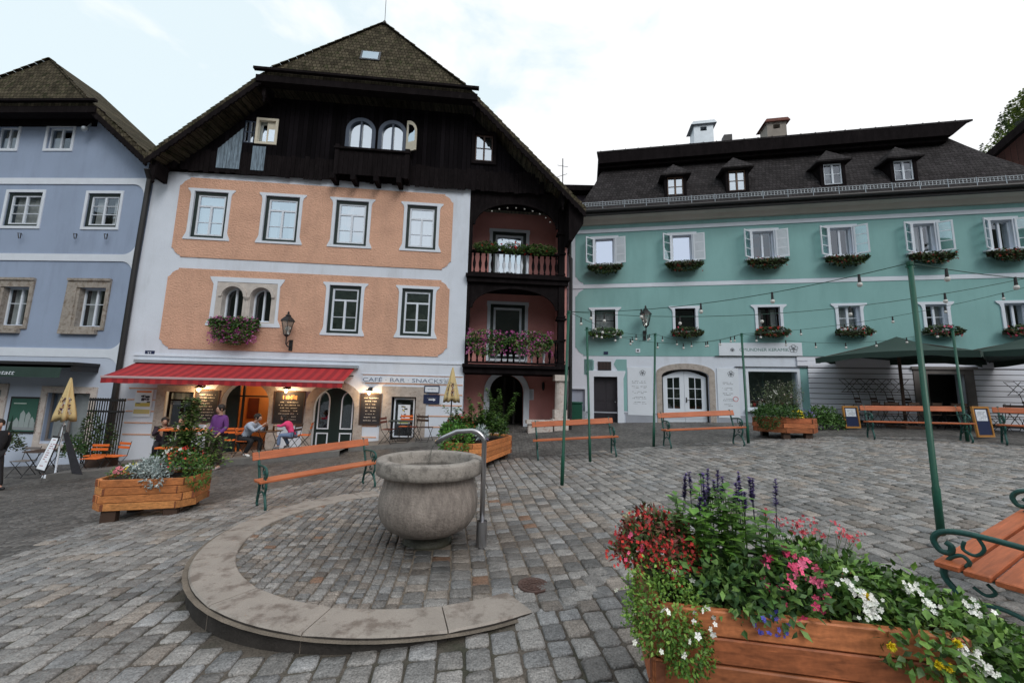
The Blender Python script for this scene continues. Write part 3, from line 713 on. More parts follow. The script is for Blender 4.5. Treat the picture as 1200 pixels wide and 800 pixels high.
# rusticated stripes on the ground floor
k=MB()
def stripe(z,segs,h=.045):
    for a,b in segs: k.box(CF,a,b,z-h/2,z+h/2,0,.012)
full=[(-12.9,-11.95),(-10.6,-10.0),(-8.2,-7.25),(-5.2,-4.7),(-2.95,-1.76)]
for z,s_ in ((2.16,[(-5.3,-1.76)]),(1.86,[(-12.9,-12.0),(-10.6,-10.2),(-8.0,-7.3),(-5.2,-1.76)]),(1.5,full),(1.12,full),(.74,full),(.36,full),(-.02,full)): stripe(z,s_)
part('painted_stripes',k,MT['peach'],cafe)
k=MB(); k.box(CF,-12.9,-1.76,2.60,2.66,0,.03); k.box(CF,-5.34,-1.76,2.17,2.2,0,.02); part('string_course',k,MT['trim'],cafe)
# stone door surrounds
k=MB()
for (a,b,z0,z1,w,rz) in ((-9.94,-8.36,-1.2,1.80,.34,.72),(-6.88,-5.50,-.6,1.66,.30,.69)):
    O_=archpoly(a-w,b+w,z0,z1+w*.8,rz+w*.8); I_=archpoly(a,b,z0,z1,rz)
    k.prism(CF,O_[1:]+O_[:1]+[I_[0]]+I_[:0:-1],0,.05)
k.prism(CF,rect(-4.6,-3.04,-.45,1.76),0,.05,[rect(-4.24,-3.39,-.1,1.40)]); k.prism(CF,rect(-12.0,-10.56,-.1,1.62),0,.04,[rect(-11.70,-10.82,.24,1.41)])
part('stone_surrounds',k,MT['stone'],cafe)
# doors: lit passage on the left, glazed dark green door with white mouldings at the centre
k=MB(); u0,u1=-6.88,-5.5; k.prism(CF,archpoly(u0,u1,-.6,1.66,.69),-.22,-.16,[archpoly(u0+.12,-6.42,-.6+.85,1.50,.34)[:],archpoly(-5.98,u1-.12,.25,1.50,.34)],back=True)
dr=part('door',k,MT['dkgreen'],cafe)
k=MB()
for (a,b) in ((-6.76,-6.42),(-5.98,-5.62)):
    a_=archpoly(a-.03,b+.03,.22,1.52,.35); k.prism(CF,a_,-.16,-.14,[archpoly(a+.012,b-.012,.26,1.48,.33)])
    A_,B_=ring(a-.03,b+.03,-.42,.10,.04); k.prism(CF,A_,-.16,-.14,[B_])
part('moulding',k,MT['trim'],dr)
p=MB(); p.box(CF,-6.78,-5.6,.2,1.5,-.2,-.195); part('pane',p,MT['glass_dim'],dr)
bk=MB(); backing(CF,bk,-6.88,-5.5,-.6,1.7); part('room',bk,MT['room'],cafe)
# passage door (left), warm light inside
k=MB(); k.box(CF,-9.93,-9.52,-1.0,1.72,-.34,-.28); k.box(CF,-9.42,-9.36,-1.0,1.75,-.34,-.27); k.box(CF,-9.93,-8.37,1.28,1.33,-.34,-.28); part('door',k,MT['dkgreen'],cafe)
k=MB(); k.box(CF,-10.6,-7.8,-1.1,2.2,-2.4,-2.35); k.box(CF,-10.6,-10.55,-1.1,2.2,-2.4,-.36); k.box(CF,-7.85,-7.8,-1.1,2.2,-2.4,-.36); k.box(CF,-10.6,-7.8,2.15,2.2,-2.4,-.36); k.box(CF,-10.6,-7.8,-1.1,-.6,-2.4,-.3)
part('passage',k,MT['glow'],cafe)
k=MB(); k.box(CF,-9.2,-8.7,-.6,1.2,-2.34,-2.28); k.box(CF,-10.3,-9.9,.4,1.2,-2.34,-2.3); part('inner_door',k,MT['copper_red'],cafe)
ll=bpy.data.lights.new('passage_lamp','POINT'); ll.energy=15; ll.color=(1,.62,.3); ll.shadow_soft_size=.12
lo=bpy.data.objects.new('passage_lamp',ll); COL.objects.link(lo); lo.parent=cafe; lo.location=CF.P(-9.2,1.75,-1.5)-OFF[cafe.name]
# ground floor windows
sash_window(CF,cafe,-11.72,-10.80,.22,1.43,-.12,.06,True,.75,(),mat='timber2',gl='glass_dim',curt='top')
bk=MB(); backing(CF,bk,-11.72,-10.8,.2,1.45); backing(CF,bk,-4.26,-3.37,-.1,1.42); part('room',bk,MT['room'],cafe)
sash_window(CF,cafe,-4.26,-3.37,-.12,1.42,-.14,.05,False,None,(),mat='timber2',gl='glass_dim',curt=None)
k=MB(); A_,B_=ring(-4.17,-3.45,-.02,1.35,.05); k.prism(CF,A_,-.13,-.11,[B_]); part('inner_frame',k,MT['trim'],cafe)
# dark timber gable
UC,ZAP=-5.55,16.55; SL=.99; HZ=12.88
gb=MB(); zb=9.42
def zr(u): return ZAP-.28-abs(u-UC)*SL-.12
gx=[(UC-(ZAP-.40-zb)/SL,zb)]+[(UC-(ZAP-HZ)/SL,zr(UC-(ZAP-HZ)/SL))]+[(UC+(ZAP-HZ)/SL,zr(UC+(ZAP-HZ)/SL))]+[(UC+(ZAP-.40-zb)/SL,zb)]
ghol=[rect(-9.76,-8.98,10.56,11.6),archpoly(-6.5,-5.44,10.55,11.9),archpoly(-5.3,-4.28,10.55,11.9),rect(-1.64,-.92,10.53,11.66),rect(-10.2,-9.8,10.58,11.5)]
gb.prism(CF,gx[::-1],-.12,.14,ghol,back=True)
part('gable_boarding',gb,MT['timber'],cafe)
k=MB(); rg=random.Random(4)
u=-12.2
while u<1.1:     # lower boards end in worn tips; joists below
    w=rg.uniform(.14,.2); k.box(CF,u,u+w-.012,9.36-rg.uniform(0,.08),min(9.36+rg.uniform(.75,.85),zr(u)+.1),.142,.152); u+=w
for u in (-6.75,-6.02,-5.2,-4.38): k.box(CF,u-.08,u+.08,9.2,9.42,.0,.55)
k.box(CF,-6.78,-4.02,10.42,10.5,.14,.5); k.box(CF,-6.75,-6.6,9.42,10.6,.16,.46); k.box(CF,-4.22,-4.05,9.42,10.6,.16,.46)
u=-6.6
while u<-4.25: k.box(CF,u,u+.165,9.45,10.44,.40,.425); u+=.175
part('weathered_boards',k,MT['timber2'],cafe)
for (a,b,z0,z1,ar) in ((-6.5,-5.44,10.55,11.9,1),(-5.3,-4.28,10.55,11.9,1)):
    MTb=MT.setdefault('bluegrey',cm('blue_grey_paint',(.055,.075,.115),.5))
    k=MB(); k.prism(CF,archpoly(a-.02,b+.02,z0-.02,z1+.02),.02,.19,[archpoly(a+.12,b-.12,z0+.12,z1-.12)],back=True); uc=(a+b)/2; k.box(CF,uc-.035,uc+.035,z0+.1,z1-.1,.03,.17)
    k.box(CF,a-.08,b+.08,z0-.09,z0-.02,.14,.30)
    w=part('window',k,MTb,cafe); p=MB(); p.prism(CF,archpoly(a+.05,b-.05,z0+.05,z1-.05),.08,.085); part('pane',p,MT['glass_sky'],w)
    c=MB(); c.prism(CF,archpoly(a+.1,b-.1,z0+.08,z1-.1),-.05,-.045); part('curtain',c,MT['curtain'],w)
# open casement leaf beside the right arched window
sf=CF.sub(-4.24,0,.19,R(28)); k=MB(); lf=[(.0,10.62),(.46,10.62),(.46,11.35)]+arc(.0,11.35,.46,.56,0,90,8)[1:]
ih=[(.07,11.0),(.39,11.0),(.39,11.33)]+arc(.06,11.33,.33,.42,0,90,6)[1:]
k.prism(sf,lf,0,.045,[ih],back=True); w=part('casement_leaf',k,MT['cream'] if 'cream' in MT else MT.setdefault('cream',cm('cream_paint',(.62,.58,.48),.6)),cafe)
p=MB(); p.prism(sf,ih,.02,.024); part('pane',p,MT['glass_sky'],w)
k=MB(); A_,B_=ring(-9.76,-8.98,10.56,11.6,.09); k.prism(CF,A_,.02,.17,[B_],back=True); k.box(CF,-9.40,-9.05,10.7,11.5,.04,.08); w=part('window',k,MT['cream'],cafe)
p=MB(); p.box(CF,-9.33,-9.08,10.72,11.2,.085,.09); p.box(CF,-9.7,-9.05,10.62,11.55,.0,.004); part('pane',p,MT['glass_sky'],w)
bk=MB(); bk.box(CF,-10.4,-.6,10.3,12.0,-.6,-.55); part('room',bk,MT['room'],cafe)
sash_window(CF,cafe,-10.18,-9.82,10.6,11.48,.10,.03,True,None,(.5,),mat='bluegrey',curt='full')
sash_window(CF,cafe,-1.62,-.94,10.55,11.64,.12,.05,True,None,(.5,),mat='rust',curt='full')
k=MB(); A_,B_=ring(-1.76,-.8,10.4,11.76,.12); k.prism(CF,A_,.14,.2,[B_]); part('window_surround',k,MT['timber2'],cafe)
# faded blue boards where a stair once ran
k=MB(); 
for i in range(7):
    a=-10.98+i*.115
    k.prism(CF,[(a,9.5),(a+.105,9.5),(a+.105,10.35+.13*i),(a,10.25+.13*i)],.145,.165)
for i in range(4): k.box(CF,-9.78+i*.115,-9.78+i*.115+.105,9.5,10.45,.145,.17)
part('faded_boards',k,cm('faded_blue_wood',(.17,.23,.29),.8,extra=X_grain((30,30,3),.5)),cafe)
gable_roof(CF,cafe,UC,0,ZAP,7.25,SL,.90,-.30,HZ,9,.14,'shingle','timber2',8.12)
k=MB(); k.prism(CF,[(1.98,8.98),(2.56,8.42),(2.52,7.95),(2.12,7.3),(1.98,7.3)][::-1],-2.5,.72); part('eave_boarding',k,MT['timber2'],cafe)
k=MB(); k.prism(CF,[(-13.0,9.38),(-12.3,9.38),(-12.3,9.6),(-13.0,8.95)],-.5,.3); part('eave_boarding',k,MT['timber2'],cafe)
k=MB(); rgz=CF.sub(-5.74,14.36,.42)
sk=[CF.P(-6.12,14.1,.54),CF.P(-5.38,14.1,.54),CF.P(-5.38,14.62,.37),CF.P(-6.12,14.62,.37)]
k.add(sk+[p-CF.n*.14 for p in sk],[(0,1,2,3),(4,5,1,0),(5,6,2,1),(7,4,0,3),(6,7,3,2)]); w=part('roof_window',k,MT['rooftin'],cafe)
p=MB(); mid=sum(sk,Vector())/4; p.add([mid+(q-mid)*.8+CF.n*.01 for q in sk],[(0,1,2,3)]); part('pane',p,MT['glass_sky'],w)
k=MB(); k.tube([CF.P(UC,16.45,-.35),CF.P(UC,16.75,-.4)],[.16,.05],8); k.tube([CF.P(UC,16.6,-.4),CF.P(UC-.02,18.0,-.4)],.012,5); part('finial',k,MT['iron'],cafe)
# under-eave closure: soffit boards between verge and wall, right side eave box
k=MB()
for sgn in (-1,1):
    p0=CF.P(UC+sgn*7.5,ZAP-7.5*SL-.17,.14); p1=CF.P(UC+sgn*3.7,ZAP-3.7*SL-.17,.14)
k.box(CF,1.95,2.28,7.6,9.3,-3.0,-.0); k.box(CF,-13.25,-12.93,9.0,9.5,-.4,.12)
for (u,z) in ((1.75,8.7),(-9.3,12.1),(-1.7,12.2),(-12.6,8.75)):
    k.box(CF,u-.06,u+.06,z,z+.55,.14,.72); k.lathe(CF.P(u,z-.25,.66),[(.015,0),(.05,.06),(.03,.12),(.06,.2),(.05,.26)],8)
part('eave_brackets',k,MT['timber2'],cafe)
k=MB(); k.tube([CF.P(2.2,8.4,.55),CF.P(2.2,7.55,.0),CF.P(2.25,7.2,-.5),CF.P(2.22,6.8,.1),CF.P(2.2,.3,.1)],.055,8); part('drainpipe',k,MT['iron'],cafe)
k=MB(); k.tube([CF.P(-13.15,9.2,.3),CF.P(-13.18,8.9,.09),CF.P(-13.22,6,.09),CF.P(-13.24,-.9,.09)],.085,8); part('drainpipe',k,MT['iron'],cafe)
# the recess with balconies at the right
lg=MB(); RB=-1.6
lg.prism(CF,[(-1.75,-.3),(2.08,-.1),(2.08,9.3),(-1.75,9.3)],RB-.2,RB,[rect(-.78,.66,6.2,8.45),rect(-.78,.66,3.0,5.28),archpoly(-.72,.66,-.1,2.35,.68)])
lg.box(CF,1.93,2.08,-.1,8.6,RB,-.05)
part('recess_wall',lg,MT['pink'],cafe)
for (z0,z1,kk) in ((6.2,8.45,0),(3.0,5.28,1)):
    F2=CF.sub(0,0,RB); part('window_surround',ear_surround(F2,-.78,.66,z0,z1,.13,.02,.0,.04,False),MT['trim'],cafe)
    k=MB(); A_,B_=ring(-.78,.66,z0,z1,.13); k.prism(F2,A_,-.12,.0,[B_],back=True); part('window_casing',k,MT['dkgreen'],cafe)
    sash_window(F2,cafe,-.65,.53,z0+.1,z1-.13,-.05,.09,False,None,(),gl='glass_sky' if kk==0 else 'glass_dim',curt='full' if kk==0 else None,name='balcony_door')
    bk=MB(); backing(F2,bk,-.78,.66,z0,z1,-.18); part('room',bk,MT['room'],cafe)
F2=CF.sub(0,0,RB); k=MB(); O_=archpoly(-.95,.89,-.1,2.56,.9); I_=archpoly(-.72,.66,-.1,2.35,.68); k.prism(F2,O_[1:]+O_[:1]+[I_[0]]+I_[:0:-1],0,.10); part('door_surround',k,MT['trim'],cafe)
k=MB(); k.box(F2,-1.2,1.2,-.2,2.6,-2.2,-2.15); k.box(F2,-1.2,-1.15,-.2,2.6,-2.2,-.2); k.box(F2,1.15,1.2,-.2,2.6,-2.2,-.2); k.box(F2,-1.2,1.2,2.6,2.65,-2.2,-.2); k.box(F2,-1.2,1.2,-.3,-.2,-2.2,-.2); k.box(F2,-.1,-.02,-.1,2.3,-.9,-.86); k.box(F2,.3,.38,-.1,2.3,-.7,-.66); part('dark_passage',k,MT['room'],cafe)
k=MB(); F3=CF.sub(0,0,0)
tm=k
def arch_screen(z_spring,z_top,zb_):
    # timber arch screen between posts; solid spandrels
    u0,u1=-1.62,1.72; uc=(u0+u1)/2; w=(u1-u0)/2
    A=arc(uc,z_spring,w,z_top-z_spring,0,180,20)
    tm.prism(CF,[(u1,z_spring)]+[(u1,zb_),(u0,zb_)]+[(u0,z_spring)]+A[::-1][1:-1],-.12,.0)
    B=arc(uc,z_spring,w-.10,z_top-z_spring-.10,0,180,20)
    tm.prism(CF,A+B[::-1],-.02,.05)
arch_screen(8.0,9.0,9.5); arch_screen(4.75,5.62,5.95)
k.box(CF,-1.76,2.1,5.72,5.9,-1.6,.12); k.box(CF,-1.8,2.15,5.9,6.02,-1.6,.2)      # upper balcony floor
k.box(CF,-1.78,2.1,2.32,2.52,-1.6,.12); k.box(CF,-1.8,2.15,2.52,2.64,-1.6,.22)
k.box(CF,-1.74,-1.6,2.64,9.5,-.16,.0)
k.box(CF,1.74,1.98,2.64,9.4,-.2,.04)
for zb_ in (2.64,6.02):
    for (dz,w) in ((.0,.17),(.12,.14),(.95,.16),(1.75,.18),(1.85,.15)): k.box(CF,1.86-w,1.86+w,zb_+dz,zb_+dz+.07,-.08-w,-.08+w)
part('balcony_frame',k,MT['timber2'],cafe)
k=MB(); k.box(CF,-1.76,2.0,9.42,9.5,-1.6,.0); part('balcony_ceiling',k,MT['timber'],cafe)
def balustrade(z0,light):
    k=MB(); k.box(CF,-1.6,1.75,z0+.04,z0+.10,-.06,.06); k.box(CF,-1.6,1.75,z0+.88,z0+.96,-.08,.08)
    rail=part('balustrade',k,MT['timber2'],cafe)
    n_=15
    prof=[(.028,0),(.045,.05),(.025,.1),(.055,.25),(.062,.36),(.035,.5),(.024,.62),(.045,.68),(.028,.78)]
    for i in range(n_):
        u=-1.5+3.15*i/(n_-1); b=MB(); b.smooth=True
        b.lathe(CF.P(u,z0+.10,0),prof,8); part('baluster',b,MT['trim'] if light(i) else MT['timber2'],rail)
balustrade(6.02,lambda i: 4<=i<=9); balustrade(2.64,lambda i: i in (3,4,8,9,10,12))
# marble column at the passage
k=MB(); k.smooth=False
k.box(CF,1.58,2.1,.15,.62,-.28,.22); k.box(CF,1.52,2.14,.62,.72,-.32,.26); k.box(CF,1.6,2.06,.72,1.05,-.26,.18); k.tube([CF.P(1.84,1.05,-.04),CF.P(1.84,2.1,-.04)],[.2,.18],16); k.box(CF,1.6,2.08,2.1,2.32,-.26,.2)
part('marble_column',k,MT['marble'],cafe)
k=MB(); k.box(CF,-1.9,2.2,-.4,.16,-1.6,.42); k.box(CF,-1.9,2.2,-.4,.02,.42,.8); part('entrance_step',k,MT['stone'],cafe)
k=MB(); k.box(F2,.86,1.08,1.36,1.80,0,.02); part('name_plate',k,MT['trim'],cafe)
k=MB(); 
for i in range(8): k.box(F2,.90,1.04,1.41+i*.045,1.425+i*.045,.02,.022)
part('plate_marks',k,MT['textgrey'],cafe)
k=MB(); k.tube([F2.P(1.45,2.05,.0),F2.P(1.45,2.1,.14)],.015,6); k.tube([F2.P(1.45,1.75,.15),F2.P(1.45,1.85,.15),F2.P(1.45,2.08,.15)],[.03,.07,.06],6); part('wall_lamp',k,MT['iron'],cafe)
# stone trough/bench by the passage door
k=MB(); k.box(CF,.62,1.5,.10,.55,.05,.35); k.box(CF,.55,1.56,.55,.68,.0,.42); k.box(CF,.75,1.38,.60,.66,.42,.425); o=single('stone_bench',k,MT['marble'],'weathered stone ledge seat beside the dark arched passage','stone bench',CF.P(1.05,.1,.2))
# ---------------------------------------------------------------- lettering
def text_mesh(name,s,fr,u,z,n,size,mat,parent,width=None,align='LEFT',shear=0,ext=.002):
    cu=bpy.data.curves.new('t','FONT'); cu.body=s; cu.size=size; cu.extrude=ext; cu.align_x=align; cu.shear=shear; cu.resolution_u=3
    to=bpy.data.objects.new('t',cu); COL.objects.link(to); bpy.context.view_layer.update()
    me=bpy.data.meshes.new_from_object(to.evaluated_get(bpy.context.evaluated_depsgraph_get()))
    bpy.data.objects.remove(to); 
    xs_=[v.co.x for v in me.vertices]; sc=1
    if width: sc=width/max(1e-6,max(xs_)-min(xs_))
    off=OFF.get(parent.name,Vector()) if parent else Vector()
    for v in me.vertices: v.co=fr.P(u+v.co.x*sc,z+v.co.y,n+v.co.z)-off
    me.name=name; me.materials.append(mat); o=bpy.data.objects.new(name,me); COL.objects.link(o)
    if parent: o.parent=parent
    return o
def scribble(mb,fr,u0,u1,z0,z1,rows,n,rg,h=.35,fill=.8,col=None):
    """rows of illegible hand-written marks"""
    dz=(z1-z0)/rows
    for i in range(rows):
        z=z1-dz*(i+.5); e=u0+(u1-u0)*rg.uniform(fill*.7,min(1,fill*1.15)); st_=(u1+u0-e-0)/2 if False else u0+(u1-e)/2; u=st_
        while u<st_+(e-u0):
            w=rg.uniform(.012,.05)
            if rg.random()<.82: mb.box(fr,u,u+w,z-dz*h*.5*rg.uniform(.5,1),z+dz*h*.5*rg.uniform(.4,1),n,n+.002,col)
            u+=w+rg.uniform(.006,.02)
# signs on the café
sg=thing('cafe_sign','blue grey CAFÉ BAR SNACKS lettering on the white band right of the red awning','sign',CF.P(-3.9,1.9,.03))
k=MB(); k.box(CF,-5.30,-1.95,1.885,2.10,.012,.03); part('sign_band',k,MT['trim'],sg)
text_mesh('lettering','CAFÉ · BAR · SNACKS',CF,-5.30,1.918,.032,.195,cm('blue_grey_letter',(.13,.17,.26),.6),sg,width=2.80)
k=MB()
for i,(du,dz) in enumerate(((0,0),(.07,.05),(-.06,.05),(.04,-.04),(-.04,-.05),(.13,.0),(.2,-.02),(.24,.03))):
    cpts=[CF.P(-2.36+du+.03*math.cos(t*PI/4),1.985+dz+.035*math.sin(t*PI/4),.034) for t in range(9)]; k.tube(cpts,.004,4)
part('emblem',k,MT['textgrey'],sg)
def board(name,label,u0,u1,z0,z1,rows,chalk='chalk',frame='dark_w',fill=.75,hd=None,n=.055,cat='menu board',fr=CF,base='slate'):
    t=thing(name,label,cat,fr.P((u0+u1)/2,z0,.02))
    k=MB(); k.box(fr,u0,u1,z0,z1,n-.025,n); part('board',k,MT[base],t)
    k=MB(); A_,B_=ring(u0-.02,u1+.02,z0-.02,z1+.02,.03); k.prism(fr,A_,n-.03,n+.012,[B_]); part('frame',k,MT[frame],t)
    k=MB(); scribble(k,fr,u0+.06,u1-.06,z0+.08,z1-(.3 if hd else .08),rows,n+.001,random.Random(int(u0*100)),fill=fill); part('chalk_writing',k,MT[chalk],t)
    if hd: k=MB(); scribble(k,fr,u0+.1,u1-.1,z1-.28,z1-.08,1,n+.001,random.Random(3),h=.8,fill=.7); part('heading',k,MT['chalk_o'],t)
    return t
board('chalk_menu','chalk menu board on the stone wall behind the standing man in purple',-10.74,-10.0,.42,1.46,9)
board('chalk_menu','large chalk menu board with a yellowish heading between the two café arches',-8.18,-7.2,.42,1.48,7,hd=True)
board('chalk_menu','narrow chalk menu board between the arched door and the stone framed window',-5.3,-4.6,.42,1.47,8)
t=board('small_plate','small white notice plate under the word SNACKS',-3.10,-2.6,1.58,1.8,3,chalk='textgrey',frame='navy',cat='notice',base='trim')
t=board('small_plate','small dark blue plate with a white arrow mark beside the café window',-3.11,-2.58,1.2,1.48,3,frame='navy',cat='sign',base='navy')
k=MB(); k.prism(CF,[(-2.95,1.3),(-2.78,1.3),(-2.78,1.26),(-2.7,1.32),(-2.78,1.38),(-2.78,1.34),(-2.95,1.34)],.058,.062); part('arrow',k,MT['trim'],t)
# ice-cream and price posters at the left corner, poster in the window
t=thing('ice_cream_poster','white poster with yellow and black pictures at the left corner of the café wall','poster',CF.P(-12.4,.6,.02))
k=MB(); k.box(CF,-12.66,-12.12,.55,1.46,.012,.03); part('sheet',k,MT['white_paint'],t)
k=MB(); rg=random.Random(2)
k.box(CF,-12.62,-12.16,1.36,1.42,.03,.034,(.7,.2,.05)); k.box(CF,-12.62,-12.16,.90,1.02,.03,.034,(.55,.45,.12)); k.box(CF,-12.64,-12.14,.66,.8,.03,.034,(.55,.47,.2))
for i in range(16): a=rg.uniform(-12.6,-12.25); b=rg.uniform(.98,1.25); k.box(CF,a,a+rg.uniform(.03,.12),b,b+rg.uniform(.02,.06),.034,.037,(.05,.05,.07))
part('print',k,MT['paint'],t)
t=thing('window_poster','white and yellow poster hanging inside the stone framed café window','poster',CF.P(-3.8,.4,-.1))
k=MB(); k.box(CF,-4.02,-3.6,.45,1.12,-.10,-.09); part('sheet',k,MT['white_paint'],t)
k=MB(); k.box(CF,-3.99,-3.63,.47,.58,-.09,-.088,(.35,.42,.12))
for i in range(14): a=rg.uniform(-3.98,-3.75); b=rg.uniform(.65,1.05); k.box(CF,a,a+rg.uniform(.03,.12),b,b+rg.uniform(.02,.06),-.09,-.087,rg.choice([(.05,.08,.2),(.5,.42,.05),(.03,.03,.03)]))
part('print',k,MT['paint'],t)
t=thing('house_number','small navy enamel house number plate above the left end of the red awning','house number',CF.P(-12.4,2.6,.02))
k=MB(); k.bbox(CF,-12.56,-12.26,2.6,2.78,.005,.02,.004); part('plate',k,MT['navy'],t)
text_mesh('number','32',CF,-12.49,2.645,.021,.14,MT['white_paint'],t)
# lamps over the boards
def wall_lamp(u,z,label,fr=CF):
    t=thing('wall_lamp',label,'lamp',fr.P(u,z,0))
    k=MB(); k.tube([fr.P(u,z+.05,.0),fr.P(u,z+.08,.12),fr.P(u,z+.06,.22)],.014,6); k.lathe(fr.P(u,z-.02,.24),[(.15,0),(.14,.015),(.05,.07),(.03,.12)],14); k.box(fr,u-.05,u+.05,z-.02,z+.12,0,.02); part('shade',k,MT['iron'],t)
    k=MB(); k.smooth=True; k.ball(fr.P(u,z-.08,.24),.052,10,7,sc=(1,1,1.25)); part('bulb',k,MT['lamp_on'],t)
    ll=bpy.data.lights.new('lamp_light','POINT'); ll.energy=24; ll.color=(1,.64,.32); ll.shadow_soft_size=.06
    lo=bpy.data.objects.new('lamp_light',ll); COL.objects.link(lo); lo.parent=t; lo.location=fr.P(u,z-.19,.27)-OFF[t.name]
wall_lamp(-10.55,1.58,'lit wall lamp above the chalk board nearest the standing man in purple')
wall_lamp(-7.75,1.60,'lit wall lamp above the large chalk board between the café arches')
wall_lamp(-4.98,1.60,'lit wall lamp above the narrow chalk board, outside the awning')
# lanterns
def lantern(fr,u,z,s,label):
    t=thing('wall_lantern',label,'lantern',fr.P(u,z,0))
    c=fr.P(u,z+.42*s,.42*s)
    k=MB(); k.box(fr,u-.06*s,u+.06*s,z-.1*s,z+.28*s,0,.05); k.tube([fr.P(u,z+.05*s,.05),fr.P(u,z+.02*s,.25*s),fr.P(u,z+.1*s,.4*s),fr.P(u,z+.36*s,.42*s)],.022*s,6); k.tube([fr.P(u,z+.22*s,.05),fr.P(u,z+.24*s,.2*s),fr.P(u,z+.12*s,.33*s)],.014*s,5)
    part('bracket',k,MT['iron'],t)
    k=MB(); k.lathe(c,[(.03*s,-.08*s),(.09*s,-.02*s),(.1*s,0)],8)
    for i in range(6):
        a=i*PI/3; k.tube([c+Vector((.1*s*math.cos(a),.1*s*math.sin(a),0)),c+Vector((.21*s*math.cos(a),.21*s*math.sin(a),.46*s))],.012*s,4)
    k.lathe(c+Vector((0,0,.46*s)),[(.25*s,0),(.24*s,.03*s),(.12*s,.15*s),(.09*s,.17*s),(.1*s,.2*s),(.03*s,.26*s),(.04*s,.3*s),(.01*s,.36*s)],6)
    part('frame',k,MT['iron'],t)
    k=MB(); k.lathe(c,[(.09*s,0),(.2*s,.45*s)],6); part('glass',k,MT['lampglass'],t)
    k=MB(); k.smooth=True; k.ball(c+Vector((0,0,.2*s)),.06*s,8,6,sc=(1,1,1.6)); part('bulb',k,MT['bulb'],t)
lantern(CF,-7.83,3.02,1.0,'black six sided lantern on the peach wall right of the arched double window')
lantern(TF,5.55,4.0,1.02,'green black lantern on the teal wall between its two leftmost lower windows')
# ---------------------------------------------------------------- red awning
t=thing('red_awning','wide red striped fabric awning over the café terrace','awning',CF.P(-9.2,2.4,0))
k=MB(); u0,u1=-12.75,-5.58; n_=46
for i in range(n_):
    a=u0+(u1-u0)*i/n_; b=u0+(u1-u0)*(i+1)/n_; m_=k if i%2 else None
    vs=[]; K=5
    for q in range(K+1):
        tt=q/K; nn=.05+1.17*tt; zz=2.37-.51*tt-.03*math.sin(PI*tt)
        vs+=[CF.P(a,zz,nn),CF.P(b,zz,nn)]
    mm=(.40,.024,.03) if i%2 else (.26,.016,.023)
    k.add(vs,[(2*q,2*q+1,2*q+3,2*q+2) for q in range(K)],mm)
    # hanging valance with gentle scallop
    k.add([CF.P(a,1.80,1.235),CF.P(b,1.80,1.235),CF.P(b,1.655+.01*math.sin(i*1.3),1.24),CF.P(a,1.655+.01*math.sin(i*1.3-1.3),1.24)],[(0,1,2,3)],mm)
part('cloth',k,M('striped_awning_cloth',(.9,.9,.9),.75,.05,2,.04,50,attr=True),t)
k=MB(); k.bbox(CF,u0-.02,u1+.02,1.80,1.875,1.17,1.25,.01); part('front_bar',k,M('pinkish_aluminium',(.50,.36,.38),.4,.05,3),t)
k=MB(); k.box(CF,u0,u1+.12,2.36,2.46,.01,.18); part('cassette',k,MT['tin'],t)
for u in (-12.6,-9.2,-5.62):
    k=MB(); k.tube([CF.P(u,2.1,.05),CF.P(u-.3 if u>-6 else u+.3,1.98,.65),CF.P(u,1.83,1.18)],.025,6); part('arm',k,MT['iron'],t)
# ================================================================ BLUE HOUSE
blue=thing('gabled_house','blue plastered house with white bands and a half hipped shingle roof, left of the café','house',BF.P(-17,-1.1,0))
bt=[(-19.76,-18.95,10.35,11.25),(-17.75,-16.78,10.35,11.22)]; bmid=[(-18.84,-17.5,7.29,8.60),(-15.74,-14.5,7.27,8.57)]; blow=[(-18.4,-17.3,3.6,5.0),(-15.55,-14.46,3.6,5.0)]
extra=[(-22.5,-21.2,7.27,8.6),(-22.4,-21.3,3.6,5.0)]
bg_=[(-18.9,-17.6,-.55,1.35),(-15.95,-14.4,-.35,1.30)]
allh=[rect(a,b,c,d) for a,b,c,d in bt+bmid+blow+extra+bg_]
k=MB(); cU=-18.6; bz=14.36
zt=lambda u: bz-.85*abs(u-cU)-.25
k.prism(BF,[(-23.7,-1.8),(-13.5,-1.4),(-13.5,zt(-13.5)),(-15.9,zt(-15.9)),(-21.3,zt(-15.9)),(-23.7,zt(-23.7))],-.3,0,allh,back=True); k.box(BF,-13.8,-13.5,-1.3,9,-9,-.31)
part('wall',k,MT['blue_wall'],blue)
k=MB(); k.prism(BF,rect(-23.7,-13.5,-1.5,2.6),0,.02,[rect(a,b,c,d) for a,b,c,d in bg_]); part('ground_floor_plaster',k,MT['paleblue'],blue)
k=MB(); 
for (z0,z1) in ((8.92,9.16),(5.98,6.24),(2.52,2.82)): k.box(BF,-23.7,-13.62,z0,z1,0,.035)
k.box(BF,-13.62,-13.5,-1.2,9.2,0,.035)
for (z,s_) in ((8.92,-1),(6.24,1),(5.98,-1),(2.82,1),(2.52,-1)):
    P=[(-13.62,z)]+[(-13.62,z+s_*.45)]+[(-13.62-.45+.45*math.cos(R(a)),z+s_*(.45-.45*math.sin(R(a)))) for a in range(10,90,10)]+[(-14.07,z)]
    k.prism(BF,P if s_<0 else P[::-1],0,.035)
part('white_bands',k,MT['trim'],blue)
